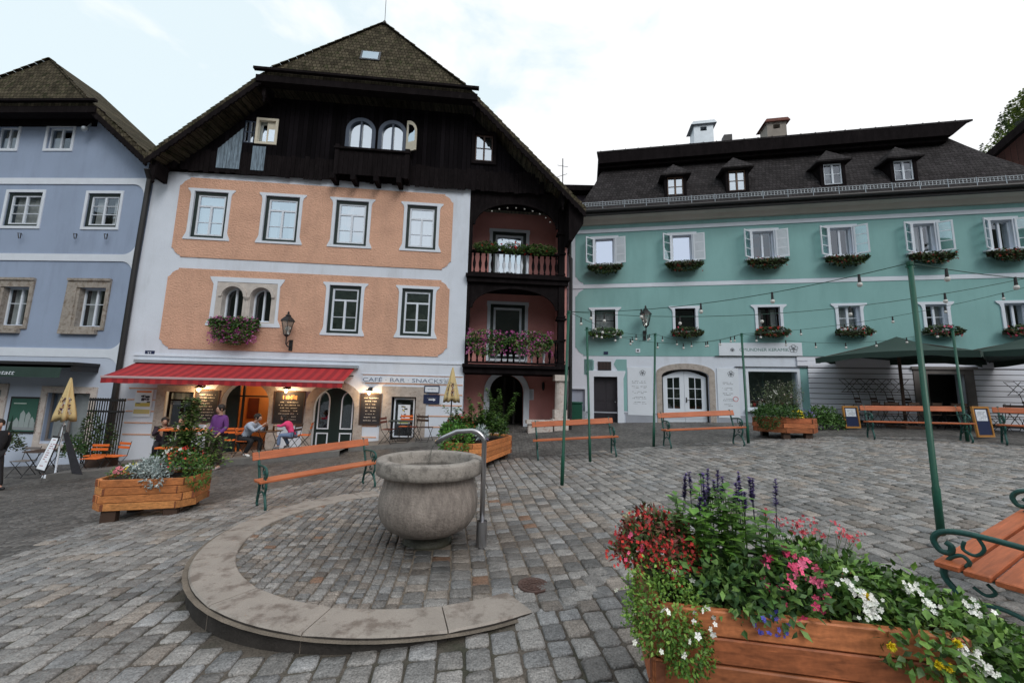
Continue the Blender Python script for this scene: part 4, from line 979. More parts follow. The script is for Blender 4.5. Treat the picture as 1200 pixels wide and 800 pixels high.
for i,(a,b,c,d) in enumerate(bt+bmid+extra[:1]):
    k=MB(); A_,B_=ring(a-.10,b+.10,c-.10,d+.10,.10); k.prism(BF,A_,0,.03,[B_]); part('window_surround',k,MT['trim'],blue)
    if i>=2:
        k=MB(); A_,B_=ring(a,b,c,d,.09); k.prism(BF,A_,-.14,-.03,[B_],back=True); part('window_casing',k,MT['dkgreen'],blue); e=.09
    else: e=0
    sash_window(BF,blue,a+e,b-e,c+e,d-e,-.06,.055,True,None,(.36,.68) if e else (),gl='glass_dim',curt='sides' if i%2 else 'full')
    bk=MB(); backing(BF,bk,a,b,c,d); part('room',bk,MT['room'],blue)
for (a,b,c,d) in blow+[(-22.4,-21.3,3.6,5.0)]:
    k=MB(); k.prism(BF,[(a-.42,c-.12),(b+.12,c-.12),(b+.14,d+.32),(a-.36,d+.32)],0,.05,[[(a,c),(b,c),(b,d),(a,d)]]); k.box(BF,a-.35,b-.1,c-.28,c-.12,0,.12); k.prism(BF,rect(a-.02,a+.1,c,d),-.25,.02); k.box(BF,a-.36,b+.15,d+.24,d+.33,.05,.09)
    part('stone_surround',k,MT['marble'] if False else M('worn_stone',(.33,.30,.27),.85,.2,5,.2,60,.01,30,col2=(.20,.16,.13),cov=.5),blue)
    sash_window(BF,blue,a+.1,b,c,d,-.16,.055,True,None,(.6,),gl='glass_dim',curt='low'); bk=MB(); backing(BF,bk,a,b,c,d); part('room',bk,MT['room'],blue)
for (a,b,c,d) in bg_:
    k=MB(); A_,B_=ring(a-.22,b+.22,c-.3,d+.2,.22); k.prism(BF,A_,.02,.06,[B_]); part('stone_surround',k,MT['marble'],blue)
    sash_window(BF,blue,a,b,c,d,-.1,.06,True,None,(),mat='grey_w',gl='glass_dim',curt='full'); bk=MB(); backing(BF,bk,a,b,c,d); part('room',bk,MT['room'],blue)
k=MB()
for (a,z) in ((-19.1,6.85),(-18.0,6.85),(-15.9,6.85),(-14.75,6.85)):
    k.tube([BF.P(a,z+.12,.02),BF.P(a,z+.12,.14),BF.P(a+.06,z-.08,.14),BF.P(a+.12,z-.08,.14),BF.P(a+.12,z+.12,.14)],.014,5)
part('hooks',k,MT['iron'],blue)
gable_roof(BF,blue,cU,0,bz,5.5,.85,.60,-.25,11.75,2.1,.14,'shingle','timber2')
k=MB(); k.box(BF,-21.2,-15.9,11.25,11.6,0,.12); part('eave_boarding',k,MT['timber2'],blue)
k=MB(); k.ball(BF.P(-16.0,10.95,.28),.11,8,6); k.tube([BF.P(-16.0,11.3,.1),BF.P(-16.0,11.0,.25)],.03,5); part('lamp',k,MT['tin'],blue)
k=MB(); k.box(BF,-21,-14.25,2.2,2.30,.02,.85); k.box(BF,-14.36,-14.28,2.0,2.2,.02,.8)
t=thing('green_awning','dark green shop awning with pale lettering on the blue house','awning',BF.P(-17,2,.3))
part('cassette',k,MT['iron'],t)
k=MB(); k.add([BF.P(-21,2.2,.1),BF.P(-14.5,2.2,.1),BF.P(-14.55,2.1,.9),BF.P(-21,2.1,.9),BF.P(-14.55,1.78,.92),BF.P(-21,1.78,.92)],[(0,1,2,3),(3,2,4,5)]); part('cloth',k,MT['green_cloth'],t)
text_mesh('lettering','Hallstatt',BF,-17.15,1.85,.93,.20,MT['white_paint'],t,width=1.06,shear=.25)
t=thing('green_poster','framed green advertising poster with a pale building on the blue house','poster',BF.P(-16.7,-.1,.05))
k=MB(); k.box(BF,-17.2,-16.12,-.1,1.12,.02,.06); part('frame',k,MT['iron'],t)
k=MB(); k.box(BF,-17.14,-16.18,-.04,1.06,.06,.065,(.035,.11,.085)); k.box(BF,-17.14,-16.18,.0,.28,.065,.067,(.25,.28,.30)); 
for a,h in ((-16.95,.3),(-16.75,.55),(-16.55,.5),(-16.4,.34)): k.prism(BF,[(a,.1),(a+.18,.1),(a+.18,h),(a+.09,h+.12),(a,h)],.067,.069,col=(.30,.36,.37))
k.prism(BF,[(-17.1,-.02),(-16.95,-.02),(-17.0,.5)],.069,.071,col=(.01,.03,.02)); k.box(BF,-17.05,-16.6,.88,.91,.065,.068,(.5,.6,.55))
part('print',k,MT['paint'],t)
# building with a low sheet roof seen between the blue house and the café
k=MB(); k.box(ORG,-16.3,-12.4,-1,11.8,-20,-16.1)
t=thing('rear_building','grey sheet roofed building showing between the blue house and the café','house',(-14.3,18,-1))
part('wall',k,MT['plinth'],t)
k=MB(); k.add([(-14.4,14.35,9.75),(-12.6,14.35,9.75),(-12.3,16.0,12.0),(-16.4,16.0,12.0),(-16.4,20,12.3),(-11.5,20,12.3),(-16.4,16.0,8),(-12.3,16.0,8)],[(0,1,2,3),(3,2,5,4),(0,3,6),(1,7,2)])
for i in range(8): k.box(Frame((-18+i*.95,18.6,10.2),(1,0,0),(0,-1,0)),0,.04,.0,.05,-.04,.0) if False else None
part('roof',k,MT['rooftin'],t)
# ================================================================ TEAL HOUSE
teal=thing('terraced_house','long teal house with white bands, shuttered windows and a dark mansard roof','house',TF.P(10,.6,0))
TU=[(3.58,4.36),(6.75,7.5),(9.82,10.59),(12.6,13.34),(15.40,16.08),(17.85,18.5),(20.6,21.3)]; TZ=(7.22,8.32)
TL=[(3.54,4.39),(6.76,7.54),(9.84,10.64),(12.65,13.38),(15.49,16.16),(17.9,18.6),(20.6,21.3)]; TZL=(4.28,5.2)
gh=[rect(3.49,4.44,.3,2.38),rect(2.56,3.13,.3,1.85),archpoly(6.17,7.94,.3,2.72,.28),rect(9.37,11.07,1.28,2.66),rect(15.29,16.44,.4,2.64)]
holes=[rect(a,b,*TZ) for a,b in TU]+[rect(a,b,*TZL) for a,b in TL]+gh
k=MB(); k.prism(TF,rect(2.40,24,-.3,9.5),-.35,0,holes,back=True); k.box(TF,2.4,2.7,-.3,9.4,-9,-.36); k.box(TF,23.7,24,-.3,9.4,-9,-.36); part('wall',k,MT['white_wall'],teal)
k=MB(); k.prism(TF,notched(2.73,24.2,6.32,8.60,.34,(1,0,0,0)),0,.012,[rect(a,b,*TZ) for a,b in TU])
k.prism(TF,notched(2.73,24.2,3.24,6.14,.34,(1,0,0,1)),0,.012,[rect(a,b,*TZL) for a,b in TL])
k.box(TF,2.5,24.2,8.76,8.92,0,.06)
k.box(TF,3.1,3.45,2.45,3.1,0,.01); k.prism(TF,[(4.55,1.0),(4.82,1.0),(4.82,3.1),(4.4,3.1),(4.3,2.9),(4.5,2.55)],0,.01); k.prism(TF,[(3.1,2.5),(3.35,2.4),(3.5,2.7),(3.5,3.05),(3.1,3.1)],0,.01)
k.box(TF,11.2,11.46,.8,2.85,0,.01)
part('plaster_panels',k,MT['teal_wall'],teal)
k=MB(); k.box(TF,2.4,24.2,8.6,8.76,.0,.05); k.box(TF,2.4,24.2,6.14,6.30,.0,.03); part('white_bands',k,MT['trim'],teal)
k=MB(); k.prism(Frame(TF.P(2.3,0,0),(TF.n),(-TF.e)),[(0.0,8.92),(.14,8.96),(.26,9.12),(.5,9.2),(.52,9.42),(0,9.42)],-22,0,back=True); part('cornice',k,MT['cornice'],teal)
k=MB(); k.prism(TF,rect(2.45,24.1,-.2,.95),0,.02,gh[:0]+[rect(3.2,4.75,-.1,.9),rect(5.9,8.2,-.1,.9),rect(15.29,16.44,.4,.9)]) ; k.box(TF,9.2,11.2,.95,1.18,0,.02); part('plinth',k,MT['plinth'],teal)
curts=[None,'full','sides','low',None,'sides','full']
MT['shuttergreen']=cm('pale_green_reflection_paint',(.55,.62,.60),.5)
def leaf_sash(u,ang,w,z0,z1,par,flip=1,fill=True):
    f=TF.sub(u,0,.05,ang); k=MB(); a,b=(0,w) if flip>0 else (-w,0); A_,B_=ring(a,b,z0,z1,.05); k.prism(f,A_,0,.035,[B_],back=True)
    for t in (1/3,2/3): k.box(f,a+.04,b-.04,z0+(z1-z0)*t-.012,z0+(z1-z0)*t+.012,.004,.03)
    if fill:
        for i in range(22): k.box(f,a+.05,b-.05,z0+.05+i*(z1-z0-.1)/22,z0+.05+(i+.7)*(z1-z0-.1)/22,.008,.026)
    o=part('shutter',k,MT['white_paint'],par)
    if not fill: p=MB(); p.box(f,a+.04,b-.04,z0+.04,z1-.04,.014,.018); part('pane',p,MT['glass_dim'],o)
for i,(a,b) in enumerate(TU):
    z0,z1=TZ
    k=MB(); A_,B_=ring(a-.07,b+.07,z0-.05,z1+.10,.07); k.prism(TF,[(a-.07,z0-.05),(b+.07,z0-.05),(b+.07,z1),(b+.2,z1+.05),(b+.2,z1+.12),(a-.2,z1+.12),(a-.2,z1+.05),(a-.07,z1)],0,.05,[rect(a,b,z0,z1)]); k.box(TF,a-.32,b+.32,z0-.10,z0-.04,0,.14); part('window_surround',k,MT['trim'],teal)
    sash_window(TF,teal,a,b,z0,z1,-.08,.05,i not in (0,1),None,(),gl='glass_bright' if i in (0,1) else 'glass_dim',curt=[None,None,None,None,'low',None,None][i])
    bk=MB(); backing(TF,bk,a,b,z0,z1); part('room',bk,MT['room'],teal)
    leaf_sash(a-.06,R(180-[42,36,40,30,32,36,30][i]),.44,z0-.02,z1+.03,teal,1,False)
    leaf_sash(b+.06,R([12,10,14,30,22,16,15][i]),.43,z0-.02,z1+.03,teal,1,i in (0,1,2))
for i,(a,b) in enumerate(TL):
    z0,z1=TZL
    part('window_surround',ear_surround(TF,a,b,z0,z1,.10,.14,.0,.05,False),MT['trim'],teal)
    sash_window(TF,teal,a,b,z0,z1,-.10,.05,i>1,None,(.5,) if i in (0,3,4) else (),mat='timber2' if i<3 else 'trim',gl='glass_dim',curt=['full',None,'sides','full','sides','low',None][i])
    bk=MB(); backing(TF,bk,a,b,z0,z1); part('room',bk,MT['room'],teal)
# doors of the teal house
k=MB(); k.prism(TF,[(3.28,.3),(4.68,.3),(4.68,2.3),(4.76,2.56),(4.76,2.62),(3.2,2.62),(3.2,2.56),(3.28,2.3)],0,.05,[rect(3.49,4.44,.32,2.38)]); part('door_surround',k,MT['trim'],teal)
k=MB(); k.box(TF,3.49,4.44,.3,2.38,-.26,-.2); 
for a,b,c,d in ((3.56,3.93,.6,1.3),(4.0,4.37,.6,1.3),(3.56,3.93,1.4,2.25),(4.0,4.37,1.4,2.25)): k.box(TF,a,b,c,d,-.2,-.185)
w=part('door',k,M('dark_plum_door',(.030,.027,.035),.5,.1,4),teal); k=MB(); k.ball(TF.P(4.36,1.35,-.17),.03,8,6); part('handle',k,MT['steel'],w)
k=MB(); k.box(TF,3.66,4.2,2.64,3.0,.0,.03); part('vent_panel',k,MT['iron'],teal)
k=MB()
for i in range(9): k.box(TF,3.69+i*.057,3.71+i*.057,2.67,2.97,.03,.05)
part('vent_grille',k,MT['rust'],teal)
k=MB(); k.box(TF,2.56,3.13,.3,1.85,-.14,-.1); w=part('door',k,M('pale_grey_door',(.36,.40,.50),.6,.05,3),teal); k=MB(); A_,B_=ring(2.49,3.2,.3,1.92,.07); k.prism(TF,A_,0,.02,[B_]); part('door_surround',k,MT['trim'],teal)
k=MB(); O_=archpoly(5.97,8.16,.3,2.95,.38); I_=archpoly(6.17,7.94,.3,2.72,.28); k.prism(TF,O_[1:]+O_[:1]+[I_[0]]+I_[:0:-1],0,.04); part('door_surround',k,MT['stone'],teal)
k=MB(); k.prism(TF,archpoly(6.17,7.94,.3,2.72,.28),-.24,-.12,[archpoly(6.24,7.87,.55,2.65,.24)]); part('door_casing',k,MT['iron'],teal)
for (a,b,h) in ((6.24,7.05,0),(7.06,7.87,1)):
    ih=[(a+.17,1.15),(b-.17,1.15),(b-.17,2.36+(.0 if h else .04)),(a+.17,2.36+(.04 if h else 0))]
    k=MB(); top=[(x,2.41+.24*math.sin(PI*(x-6.24)/1.63)) for x in [b-(b-a)*t/6 for t in range(7)]]
    k.prism(TF,[(a,.56),(b,.56)]+top,-.2,-.15,[ih],back=True)
    k.box(TF,(a+b)/2-.014,(a+b)/2+.014,1.15,2.38,-.19,-.16)
    for t in (1/3,2/3): k.box(TF,a+.16,b-.16,1.15+1.2*t-.012,1.15+1.2*t+.012,-.19,-.158)
    w=part('door',k,MT['white_paint'],teal); p=MB(); p.box(TF,a+.15,b-.15,1.13,2.4,-.185,-.18); part('pane',p,MT['glass_dim'],w)
    if h: k=MB(); k.tube([TF.P(a+.06,1.5,-.12),TF.P(a+.16,1.5,-.1)],.012,5); k.box(TF,a+.04,a+.08,1.4,1.6,-.15,-.135); part('handle',k,MT['iron'],w)
k=MB(); A_,B_=ring(9.28,11.17,1.19,2.75,.09); k.prism(TF,A_,0,.05,[B_]); k.box(TF,9.2,11.25,1.12,1.2,0,.12); part('shop_window_frame',k,MT['white_paint'],teal)
p=MB(); p.box(TF,9.37,11.07,1.28,2.66,-.06,-.055); part('shop_pane',p,MT['glass_dim'],teal)
bk=MB(); backing(TF,bk,9.37,11.07,1.28,2.66,-.3,.7); backing(TF,bk,15.29,16.44,.4,2.64); backing(TF,bk,6.17,7.94,.5,2.7,-.3); part('room',bk,MT['room'],teal)
k=MB(); k.box(TF,9.3,11.1,1.2,1.3,-.6,-.1); part('window_shelf',k,MT['grey_w'],teal)
# cladding boards with dark shadow joints
k=MB()
for i in range(12):
    z=.92+i*.19
    for (a,b) in ((11.46,14.85),(16.72,24.0)): k.bbox(TF,a,b,z,z+.170,.005,.05,.006)
for z in (2.86+.02,3.06): k.bbox(TF,11.1,24,z+.01,z+.17,.005,.055,.006)
part('cladding',k,MT['clad'],teal)
k=MB(); k.box(TF,8.2,24.0,3.245,3.26,.0,.06); k.box(TF,8.9,24,2.83,2.845,.0,.065); k.box(TF,11.46,24,.8,.92,0,.03)
for i in range(12):
    for (a,b) in ((11.46,14.85),(16.72,24.0)): k.box(TF,a,b,.92+i*.19-.022,.92+i*.19+.002,0,.045)
part('shadow_joint',k,MT['iron'],teal)
k=MB(); k.prism(TF,rect(14.86,16.70,.6,2.86),.0,.07,[rect(15.29,16.44,.55+.1,2.64)]); k.box(TF,14.8,16.8,2.80,2.9,.0,.12); part('door_surround',k,MT['grey_w'],teal)
# roof: steep lower slope with bell-cast eave, hipped at the right, box eave of the upper roof
EN=.62
prof=[(EN,9.30),(EN-.35,9.52),(EN-.75,9.92),(-.45,10.55),(-1.05,11.45),(-1.6,12.3),(-2.05,13.0)]
k=MB(); vs=[]; 
RH=[(21.3,0),(20.8,0),(20.2,0),(19.75,0),(19.2,0),(18.85,0),(18.6,0)]
LH=[2.75,2.8,2.95,3.2,3.6,3.9,4.15]
for i,(n_,z) in enumerate(prof): vs+=[TF.P(LH[i],z,n_),TF.P(RH[i][0],z,n_)]
fs=[(2*i,2*i+1,2*i+3,2*i+2) for i in range(len(prof)-1)]
b0=len(vs)
for i,(n_,z) in enumerate(prof): vs+=[TF.P(LH[i],z,-9),TF.P(RH[i][0],z,-9)]
fs+=[(2*i+1,b0+2*i+1,b0+2*i+3,2*i+3) for i in range(len(prof)-1)]+[(2*i,2*i+2,b0+2*i+2,b0+2*i) for i in range(len(prof)-1)]
k.add(vs,fs); rf=part('roof',k,MT['shingle_d'],teal)
k=MB(); k.box(TF,3.80,3.9,12.70,13.28,-9,-1.42); k.prism(TF,[(3.80,12.66),(18.2,12.66),(18.93,13.285),(3.80,13.285)],-9,-1.31,back=True); k.box(TF,3.8,18.15,12.52,12.64,-2.1,-1.5)
k.box(TF,4.1,18.4,12.2,12.66,-2.12,-8.9)
part('upper_eave',k,MT['timber2'],teal)
k=MB(); k.add([TF.P(3.72,13.28,-1.3),TF.P(18.95,13.28,-1.3),TF.P(18.2,14.3,-6),TF.P(4.2,14.3,-6),TF.P(4.2,14.2,-6),TF.P(18.2,14.2,-6),TF.P(3.72,13.2,-1.3),TF.P(18.95,13.2,-1.3)],[(0,1,2,3),(4,5,7,6),(0,6,7,1)])
for i in range(26): k.box(TF,3.9+i*.58,3.93+i*.58,13.28,13.36,-1.45,-1.38)
part('upper_roof',k,MT['shingle_d'],teal)
k=MB()
pts=[TF.P(2.7,9.33,EN+.06),TF.P(21.4,9.33,EN+.06)]; k.tube(pts,.07,8); k.box(TF,2.5,21.4,9.16,9.28,.5,.6); part('gutter',k,MT['iron'],teal)
k=MB()
for z,r_ in ((9.72,.014),(9.80,.01),(9.88,.014)): k.tube([TF.P(3.0,z,.28),TF.P(20.9,z,.28)],r_,5)
u=3.0
while u<20.9: k.tube([TF.P(u,9.55,.3),TF.P(u,9.92,.28)],.012,4); u+=.9
u=3.05
while u<20.8: k.box(TF,u,u+.014,9.72,9.88,.275,.285); u+=.12
part('snow_guard',k,MT['tin'],teal)
for (uc,zb_,zt_) in ((7.02,10.24,11.12),(9.49,10.3,11.22),(13.08,10.3,11.2),(15.56,10.28,11.12)):
    a,b=uc-.33,uc+.33; nf=-.28
    k=MB(); k.prism(TF,rect(a-.12,b+.12,zb_-.12,zt_+.14),-1.5,nf,[rect(a,b,zb_,zt_)]); k.box(TF,a-.02,b+.02,zb_-.06,zt_+.02,nf-.35,nf-.3); d=part('dormer',k,MT['timber2'],rf)
    k=MB(); e=[(a-.3,zt_+.08),(b+.3,zt_+.08)]; f0,f1=nf+.18,-1.9
    Aq=[TF.P(a-.3,zt_+.08,f0),TF.P(b+.3,zt_+.08,f0),TF.P(uc,zt_+.76,nf-.30),TF.P(a-.3,zt_+.08,f1),TF.P(b+.3,zt_+.08,f1),TF.P(uc,zt_+.76,f1)]
    k.add(Aq,[(0,1,2),(1,4,5,2),(3,0,2,5),(0,3,4,1)]); k.box(TF,a-.3,b+.3,zt_+.03,zt_+.085,nf-.5,f0-.01); part('dormer_roof',k,MT['shingle_d'],d)
    sash_window(TF,d,a,b,zb_,zt_,nf-.04,.045,True,None,(.5,),mat='brown_w' if uc<12 else 'trim',gl='glass_dim' if uc>12 else 'glass_sky',curt='full' if uc<12 else 'low')
def chimney(uc,w,zt_,mat,cap,n=-4.2):
    k=MB(); k.prism(TF,rect(uc-w/2,uc+w/2,12.5,zt_-.2),n-.8,n,[rect(uc-.16,uc+.16,zt_-.52,zt_-.28)],back=False); k.box(TF,uc-.3,uc+.3,zt_-.6,zt_-.2,n-.5,n-.4); k.box(TF,uc-w/2-.04,uc+w/2+.04,zt_-.22,zt_-.16,n-.82,n+.02)
    c=part('chimney',k,MT[mat],rf); k=MB(); k.prism(TF,[(uc-w/2-.16,zt_-.16),(uc+w/2+.16,zt_-.16),(uc+w/2+.04,zt_),(uc-w/2-.04,zt_)],n-.95,n+.12,back=True); part('chimney_cap',k,MT[cap],c)
chimney(9.45,.98,16.35,'tin','tin'); chimney(13.0,.92,16.1,'chimney_b','copper_red')
k=MB(); k.box(TF,10.45,10.85,13,15.5,-4.6,-4.2); part('chimney',k,MT['iron'],rf)
k=MB(); k.tube([TF.P(2.56,9.1,.4),TF.P(2.52,8.7,.12),TF.P(2.5,.5,.09)],.05,8); part('drainpipe',k,MT['dkgreen'],teal)
# sign panels of the shop
def wsign(name,label,u0,u1,z0,z1,n=.03,mat='white_paint',cat='sign',fr=TF):
    t=thing(name,label,cat,fr.P((u0+u1)/2,z0,.01)); k=MB(); k.bbox(fr,u0,u1,z0,z1,.012,n,.003); part('panel',k,MT[mat],t); return t
def flower_mark(t,fr,u,z,n,s):
    k=MB()
    for i in range(5):
        a=i*2*PI/5+.3; k.tube([fr.P(u+s*.5*math.cos(a)+s*.42*math.cos(q*PI/5),z+s*.5*math.sin(a)+s*.42*math.sin(q*PI/5),n) for q in range(11)],.006,4)
    k.tube([fr.P(u+s*.2*math.cos(q*PI/4),z+s*.2*math.sin(q*PI/4),n) for q in range(9)],.006,4)
    part('flower_emblem',k,MT['textgrey'],t)
t=wsign('shop_sign','long white sign reading GMUNDNER KERAMIK above the shop window','shop'and 8.36,11.32,3.27,3.78,cat='sign')
text_mesh('lettering','GMUNDNER KERAMIK',TF,9.1,3.45,.032,.17,cm('teal_letter',(.10,.24,.22),.6),t,width=1.75); flower_mark(t,TF,11.02,3.55,.036,.17); flower_mark(t,TF,8.85,3.5,.034,.08)
for (u0,u1,lb) in ((4.84,5.79,'white text panel with a line flower left of the white double door'),(8.24,9.02,'white text panel with a line flower between the white double door and the shop window')):
    t=wsign('text_panel',lb,u0,u1,.85,2.78,cat='sign'); flower_mark(t,TF,(u0+u1)/2+.12,2.55,.034,.13)
    k=MB(); rg=random.Random(int(u0)); 
    for q in range(5): scribble(k,TF,u0+.16,u1-.2,1.28+q*.21,1.40+q*.21,2,.031,rg,h=.35,fill=.9)
    part('small_print',k,MT['textgrey'],t)
k=MB(); k.tube([TF.P(8.88+.09*math.cos(q*PI/6),1.58+.09*math.sin(q*PI/6),.034) for q in range(13)],.009,4); part('red_ring',k,MT['red_cloth'],t)
t=wsign('notice','tiny white notice on the teal wall under the leftmost lantern',5.18,5.36,3.38,3.54,mat='white_paint',cat='notice'); k=MB(); k.box(TF,5.23,5.31,3.42,3.5,.03,.032); part('mark',k,MT['textgrey'],t)
t=wsign('house_number','small dark house number above the plum coloured door',3.9,4.08,3.3,3.42,mat='navy',cat='house number')
# low roof with a small window and antenna between café and teal house, dark gable at far right
t=thing('rear_building','low dark roof with a small white window showing right of the café gable','house',(3.4,21,0))
k=MB(); k.box(ORG,1.6,5.2,0,12.55,-26,-20.5); part('wall',k,M('mauve_wall',(.13,.11,.15),.9,.1,2),t); k=MB(); k.box(ORG,2.4,4.6,12.6,12.9,-26,-20.0); part('roof',k,MT['timber2'],t)
k=MB(); k.box(ORG,3.1,3.42,11.95,12.25,-20.5,-20.47); part('window',k,MT['white_paint'],t)
k=MB(); k.tube([(2.6,20.3,12.8),(2.6,20.3,14.6)],.03,5); k.tube([(2.3,20.3,14.2),(2.9,20.3,14.1)],.015,4); k.tube([(2.3,20.3,13.5),(2.85,20.3,13.7)],.015,4); part('antenna',k,MT['iron'],t)
t=thing('timber_house','dark red brown gabled house high up behind the right end of the teal house','house',(30,22,0))
HF=Frame((30.7,21.5,0),(.8,-.6,0),(-.6,-.8,0))
k=MB(); k.prism(HF,[(-4.2,0),(12,0),(12,17),(5,22.5),(-3.9,14.6)],-8,0); part('wall',k,M('dark_red_boards',(.055,.018,.015),.8,.2,3,extra=X_boards(.2,.01)),t)
k=MB()
for (a,b) in (((-5.2,13.7),(5,23.2)),((5,23.2),(14,14.5))): k.prism(HF,[a,b,(b[0],b[1]-.5),(a[0],a[1]-.5)][::-1],-9,1.4,back=True)
part('roof',k,MT['timber2'],t)
# ================================================================ FOUNTAIN, POLES, BENCHES
FC=Vector((-.862,4.45,0)); FC.z=zblend(FC.x,FC.y)
t=thing('stone_fountain','round grey stone fountain basin with a thick rim on the raised round platform','fountain',FC)
rg=random.Random(1)
def fnz(t_,z): return 1+.006*noise.noise(Vector((1.2*math.cos(t_),1.2*math.sin(t_),z*3+5)))+.004*noise.noise(Vector((9*math.cos(t_),9*math.sin(t_),z*14)))
prof=[(.10,.09),(.28,.10),(.36,.125),(.445,.18),(.50,.26),(.526,.35),(.528,.43),(.512,.52),(.488,.60),(.478,.655),(.482,.685),(.50,.706)]
k=MB(); k.smooth=True; k.lathe(FC,[(.27,-.03),(.26,.02),(.235,.05),(.23,.12)],40); part('foot',k,M('wet_mossy_stone',(.05,.05,.035),.5,.3,8,.2,60,.01,40),t)
k=MB(); k.smooth=True; k.lathe(FC,prof,72,fn=fnz); part('basin',k,MT['basin'],t)
prof=[(.45,.700),(.552,.704),(.566,.712),(.572,.75),(.572,.835),(.566,.850),(.545,.860),(.50,.862),(.468,.858),(.455,.846),(.448,.80),(.43,.65),(.36,.47),(.1,.44)]
k=MB(); k.smooth=True; k.lathe(FC,prof,72,fn=lambda a,z: 1+.009*noise.noise(Vector((2.2*math.cos(a),2.2*math.sin(a),z*6)))+.003*noise.noise(Vector((12*math.cos(a),12*math.sin(a),z*20)))); o=part('rim',k,MT['rim'],t)
k=MB(); wz=FC.z+.735; 
for q in range(24):
    pass
cs=[Vector((FC.x,FC.y,wz))]; 
vs=[(FC.x,FC.y,wz)]; 
for r_ in (.15,.3,.432):
    for i in range(36): vs.append((FC.x+r_*math.cos(i*PI/18),FC.y+r_*math.sin(i*PI/18),wz))
fs=[(0,1+i,1+(i+1)%36) for i in range(36)]+[(1+q*36+i,1+(q+1)*36+i,1+(q+1)*36+(i+1)%36,1+q*36+(i+1)%36) for q in range(2) for i in range(36)]
k.add(vs,fs)
wm=M('rippled_water',(.055,.05,.045),.06,.1,3,.02,20,.02,9,spec=.8); part('water',k,wm,t)
# spout: steel post with a swan neck and a thin jet
SB=Vector((-.27,4.28,0)); SB.z=g(SB.x,SB.y)
t=thing('water_spout','bent stainless steel water pipe standing beside the stone fountain','spout',SB)
k=MB(); k.smooth=True; top=SB+Vector((0,0,1.04)); dr_=Vector((-.86,.10,0)).normalized()
pts=[SB,SB+Vector((0,0,.9))]+[top+dr_*(.15-.15*math.cos(R(a)))+Vector((0,0,.13*math.sin(R(a))-.0)) for a in range(0,95,12)]+[top+dr_*.30+Vector((0,0,.115)),top+dr_*.44+Vector((0,0,.05)),top+dr_*.53+Vector((0,0,-.01))]
k.tube(pts,.026,14); part('pipe',k,MT['steel'],t)
k=MB(); k.tube([SB-Vector((0,0,.02)),SB+Vector((0,0,.26))],.055,16); part('sleeve',k,MT['steel'],t)
e_=pts[-1]; k=MB(); k.tube([e_,e_+dr_*.04+Vector((0,0,-.06)),e_+dr_*.07+Vector((0,0,-.2)),e_+dr_*.075+Vector((0,0,-.33))],[.006,.005,.004,.003],6); part('water_jet',k,glass('water_jet',.5),t)
# manhole cover
mc=G(625,686); k=MB(); rr=.115
k.lathe(mc+Vector((0,0,-.02)),[(rr+.012,0),(rr+.012,.028),(rr,.03),(rr-.012,.026)],40)
for q in (.035,.06,.085): k.lathe(mc+Vector((0,0,.0)),[(q+.006,.0),(q+.006,.010),(q-.006,.010),(q-.006,.0)],30)
for i in range(12): a=i*PI/6; f=Frame(mc,(math.cos(a),math.sin(a),0),(0,0,1),(-math.sin(a),math.cos(a),0)); k.box(f,.02,.1,-.004,.004,.004,.011)
single('manhole_cover',k,MT['rust'],'small round rusty iron cover set in the paving right of the kerb','manhole cover',mc)
# ---- poles
def pole(bx,by,tx,ty,label,rad=.025,base=True):
    b=G(bx,by); top=atY(tx,ty,b.y); t=thing('light_pole',label,'pole',b,'green poles carrying the light strings')
    k=MB(); k.smooth=True; k.tube([b-Vector((0,0,.02)),b+(top-b)*.16,b+(top-b)*.165,top],[rad*1.25,rad*1.25,rad,rad*.92],12); part('shaft',k,MT['pole'],t)
    k=MB(); k.tube([top-Vector((0,0,.03)),top+Vector((0,0,.012))],rad*1.15,10); k.tube([top+Vector((-.05,0,-.05)),top+Vector((.05,0,-.05))],.008,5); part('cap',k,MT['pole'],t)
    return top
p1=pole(658.5,568,666.5,365,'dark green pole nearest the fountain, in front of the left end bench')
p2=pole(691.5,541,687.7,384,'thin green pole just right of the nearest fountain pole')
p4=pole(766,523,767.8,391,'green pole standing left of the bench before the white double door',.028)
p5=pole(877,519,869,391,'green pole behind the right end of the bench before the white double door',.028)
p3=pole(1103,627,1066,308,'tallest green pole standing alone at the right above the flower planter',.027)
p6=pole(1134,517,1116,385,'thin green pole behind the right bench under the parasols',.028)
MT['soc']=MT['iron']
def cord(a,b,sag,n,label,skip=(),off=.5):
    t=thing('light_string',label,'string lights',a,'strings of bulbs over the square')
    P=lambda s: a.lerp(b,s)-Vector((0,0,sag*4*s*(1-s)))
    k=MB(); k.tube([P(i/20) for i in range(21)],.005,5); part('cable',k,MT['cable'],t)
    for i in range(n):
        if i in skip: continue
        p=P((i+off)/n); r_=.027
        k=MB(); k.smooth=True; k.ball(p-Vector((0,0,.115)),r_,10,7,sc=(1,1,1.1)); bb=part('bulb',k,MT['bulb'],t)
        k=MB(); k.tube([p+Vector((0,0,.008)),p-Vector((0,0,.09))],[.012,.016],8); part('socket',k,MT['iron'],bb)
cord(p3,p1,.16,5,'light string running from the tallest right pole to the pole nearest the fountain')
ptr=atY(1290,306,5.2); cord(p1,ptr,.35,6,'light string from the nearest fountain pole past the right edge')
cord(p1,p4,.16,5,'short light string from the nearest fountain pole to the double door bench poles')
cord(p2,p4,.14,4,'short light string from the thin pole to the pole left of the double door bench')
cord(p4,p5,.22,6,'sagging light string between the two poles of the double door bench')
cord(p5,p6,.3,7,'light string from the pole right of the double door bench towards the parasols')
cord(p3,atY(1300,330,4.6),.06,3,'light string leaving the tallest right pole towards the right edge')
cord(p5,atY(1290,312,7.0),.25,7,'light string from the pole behind the double door bench to the right edge')
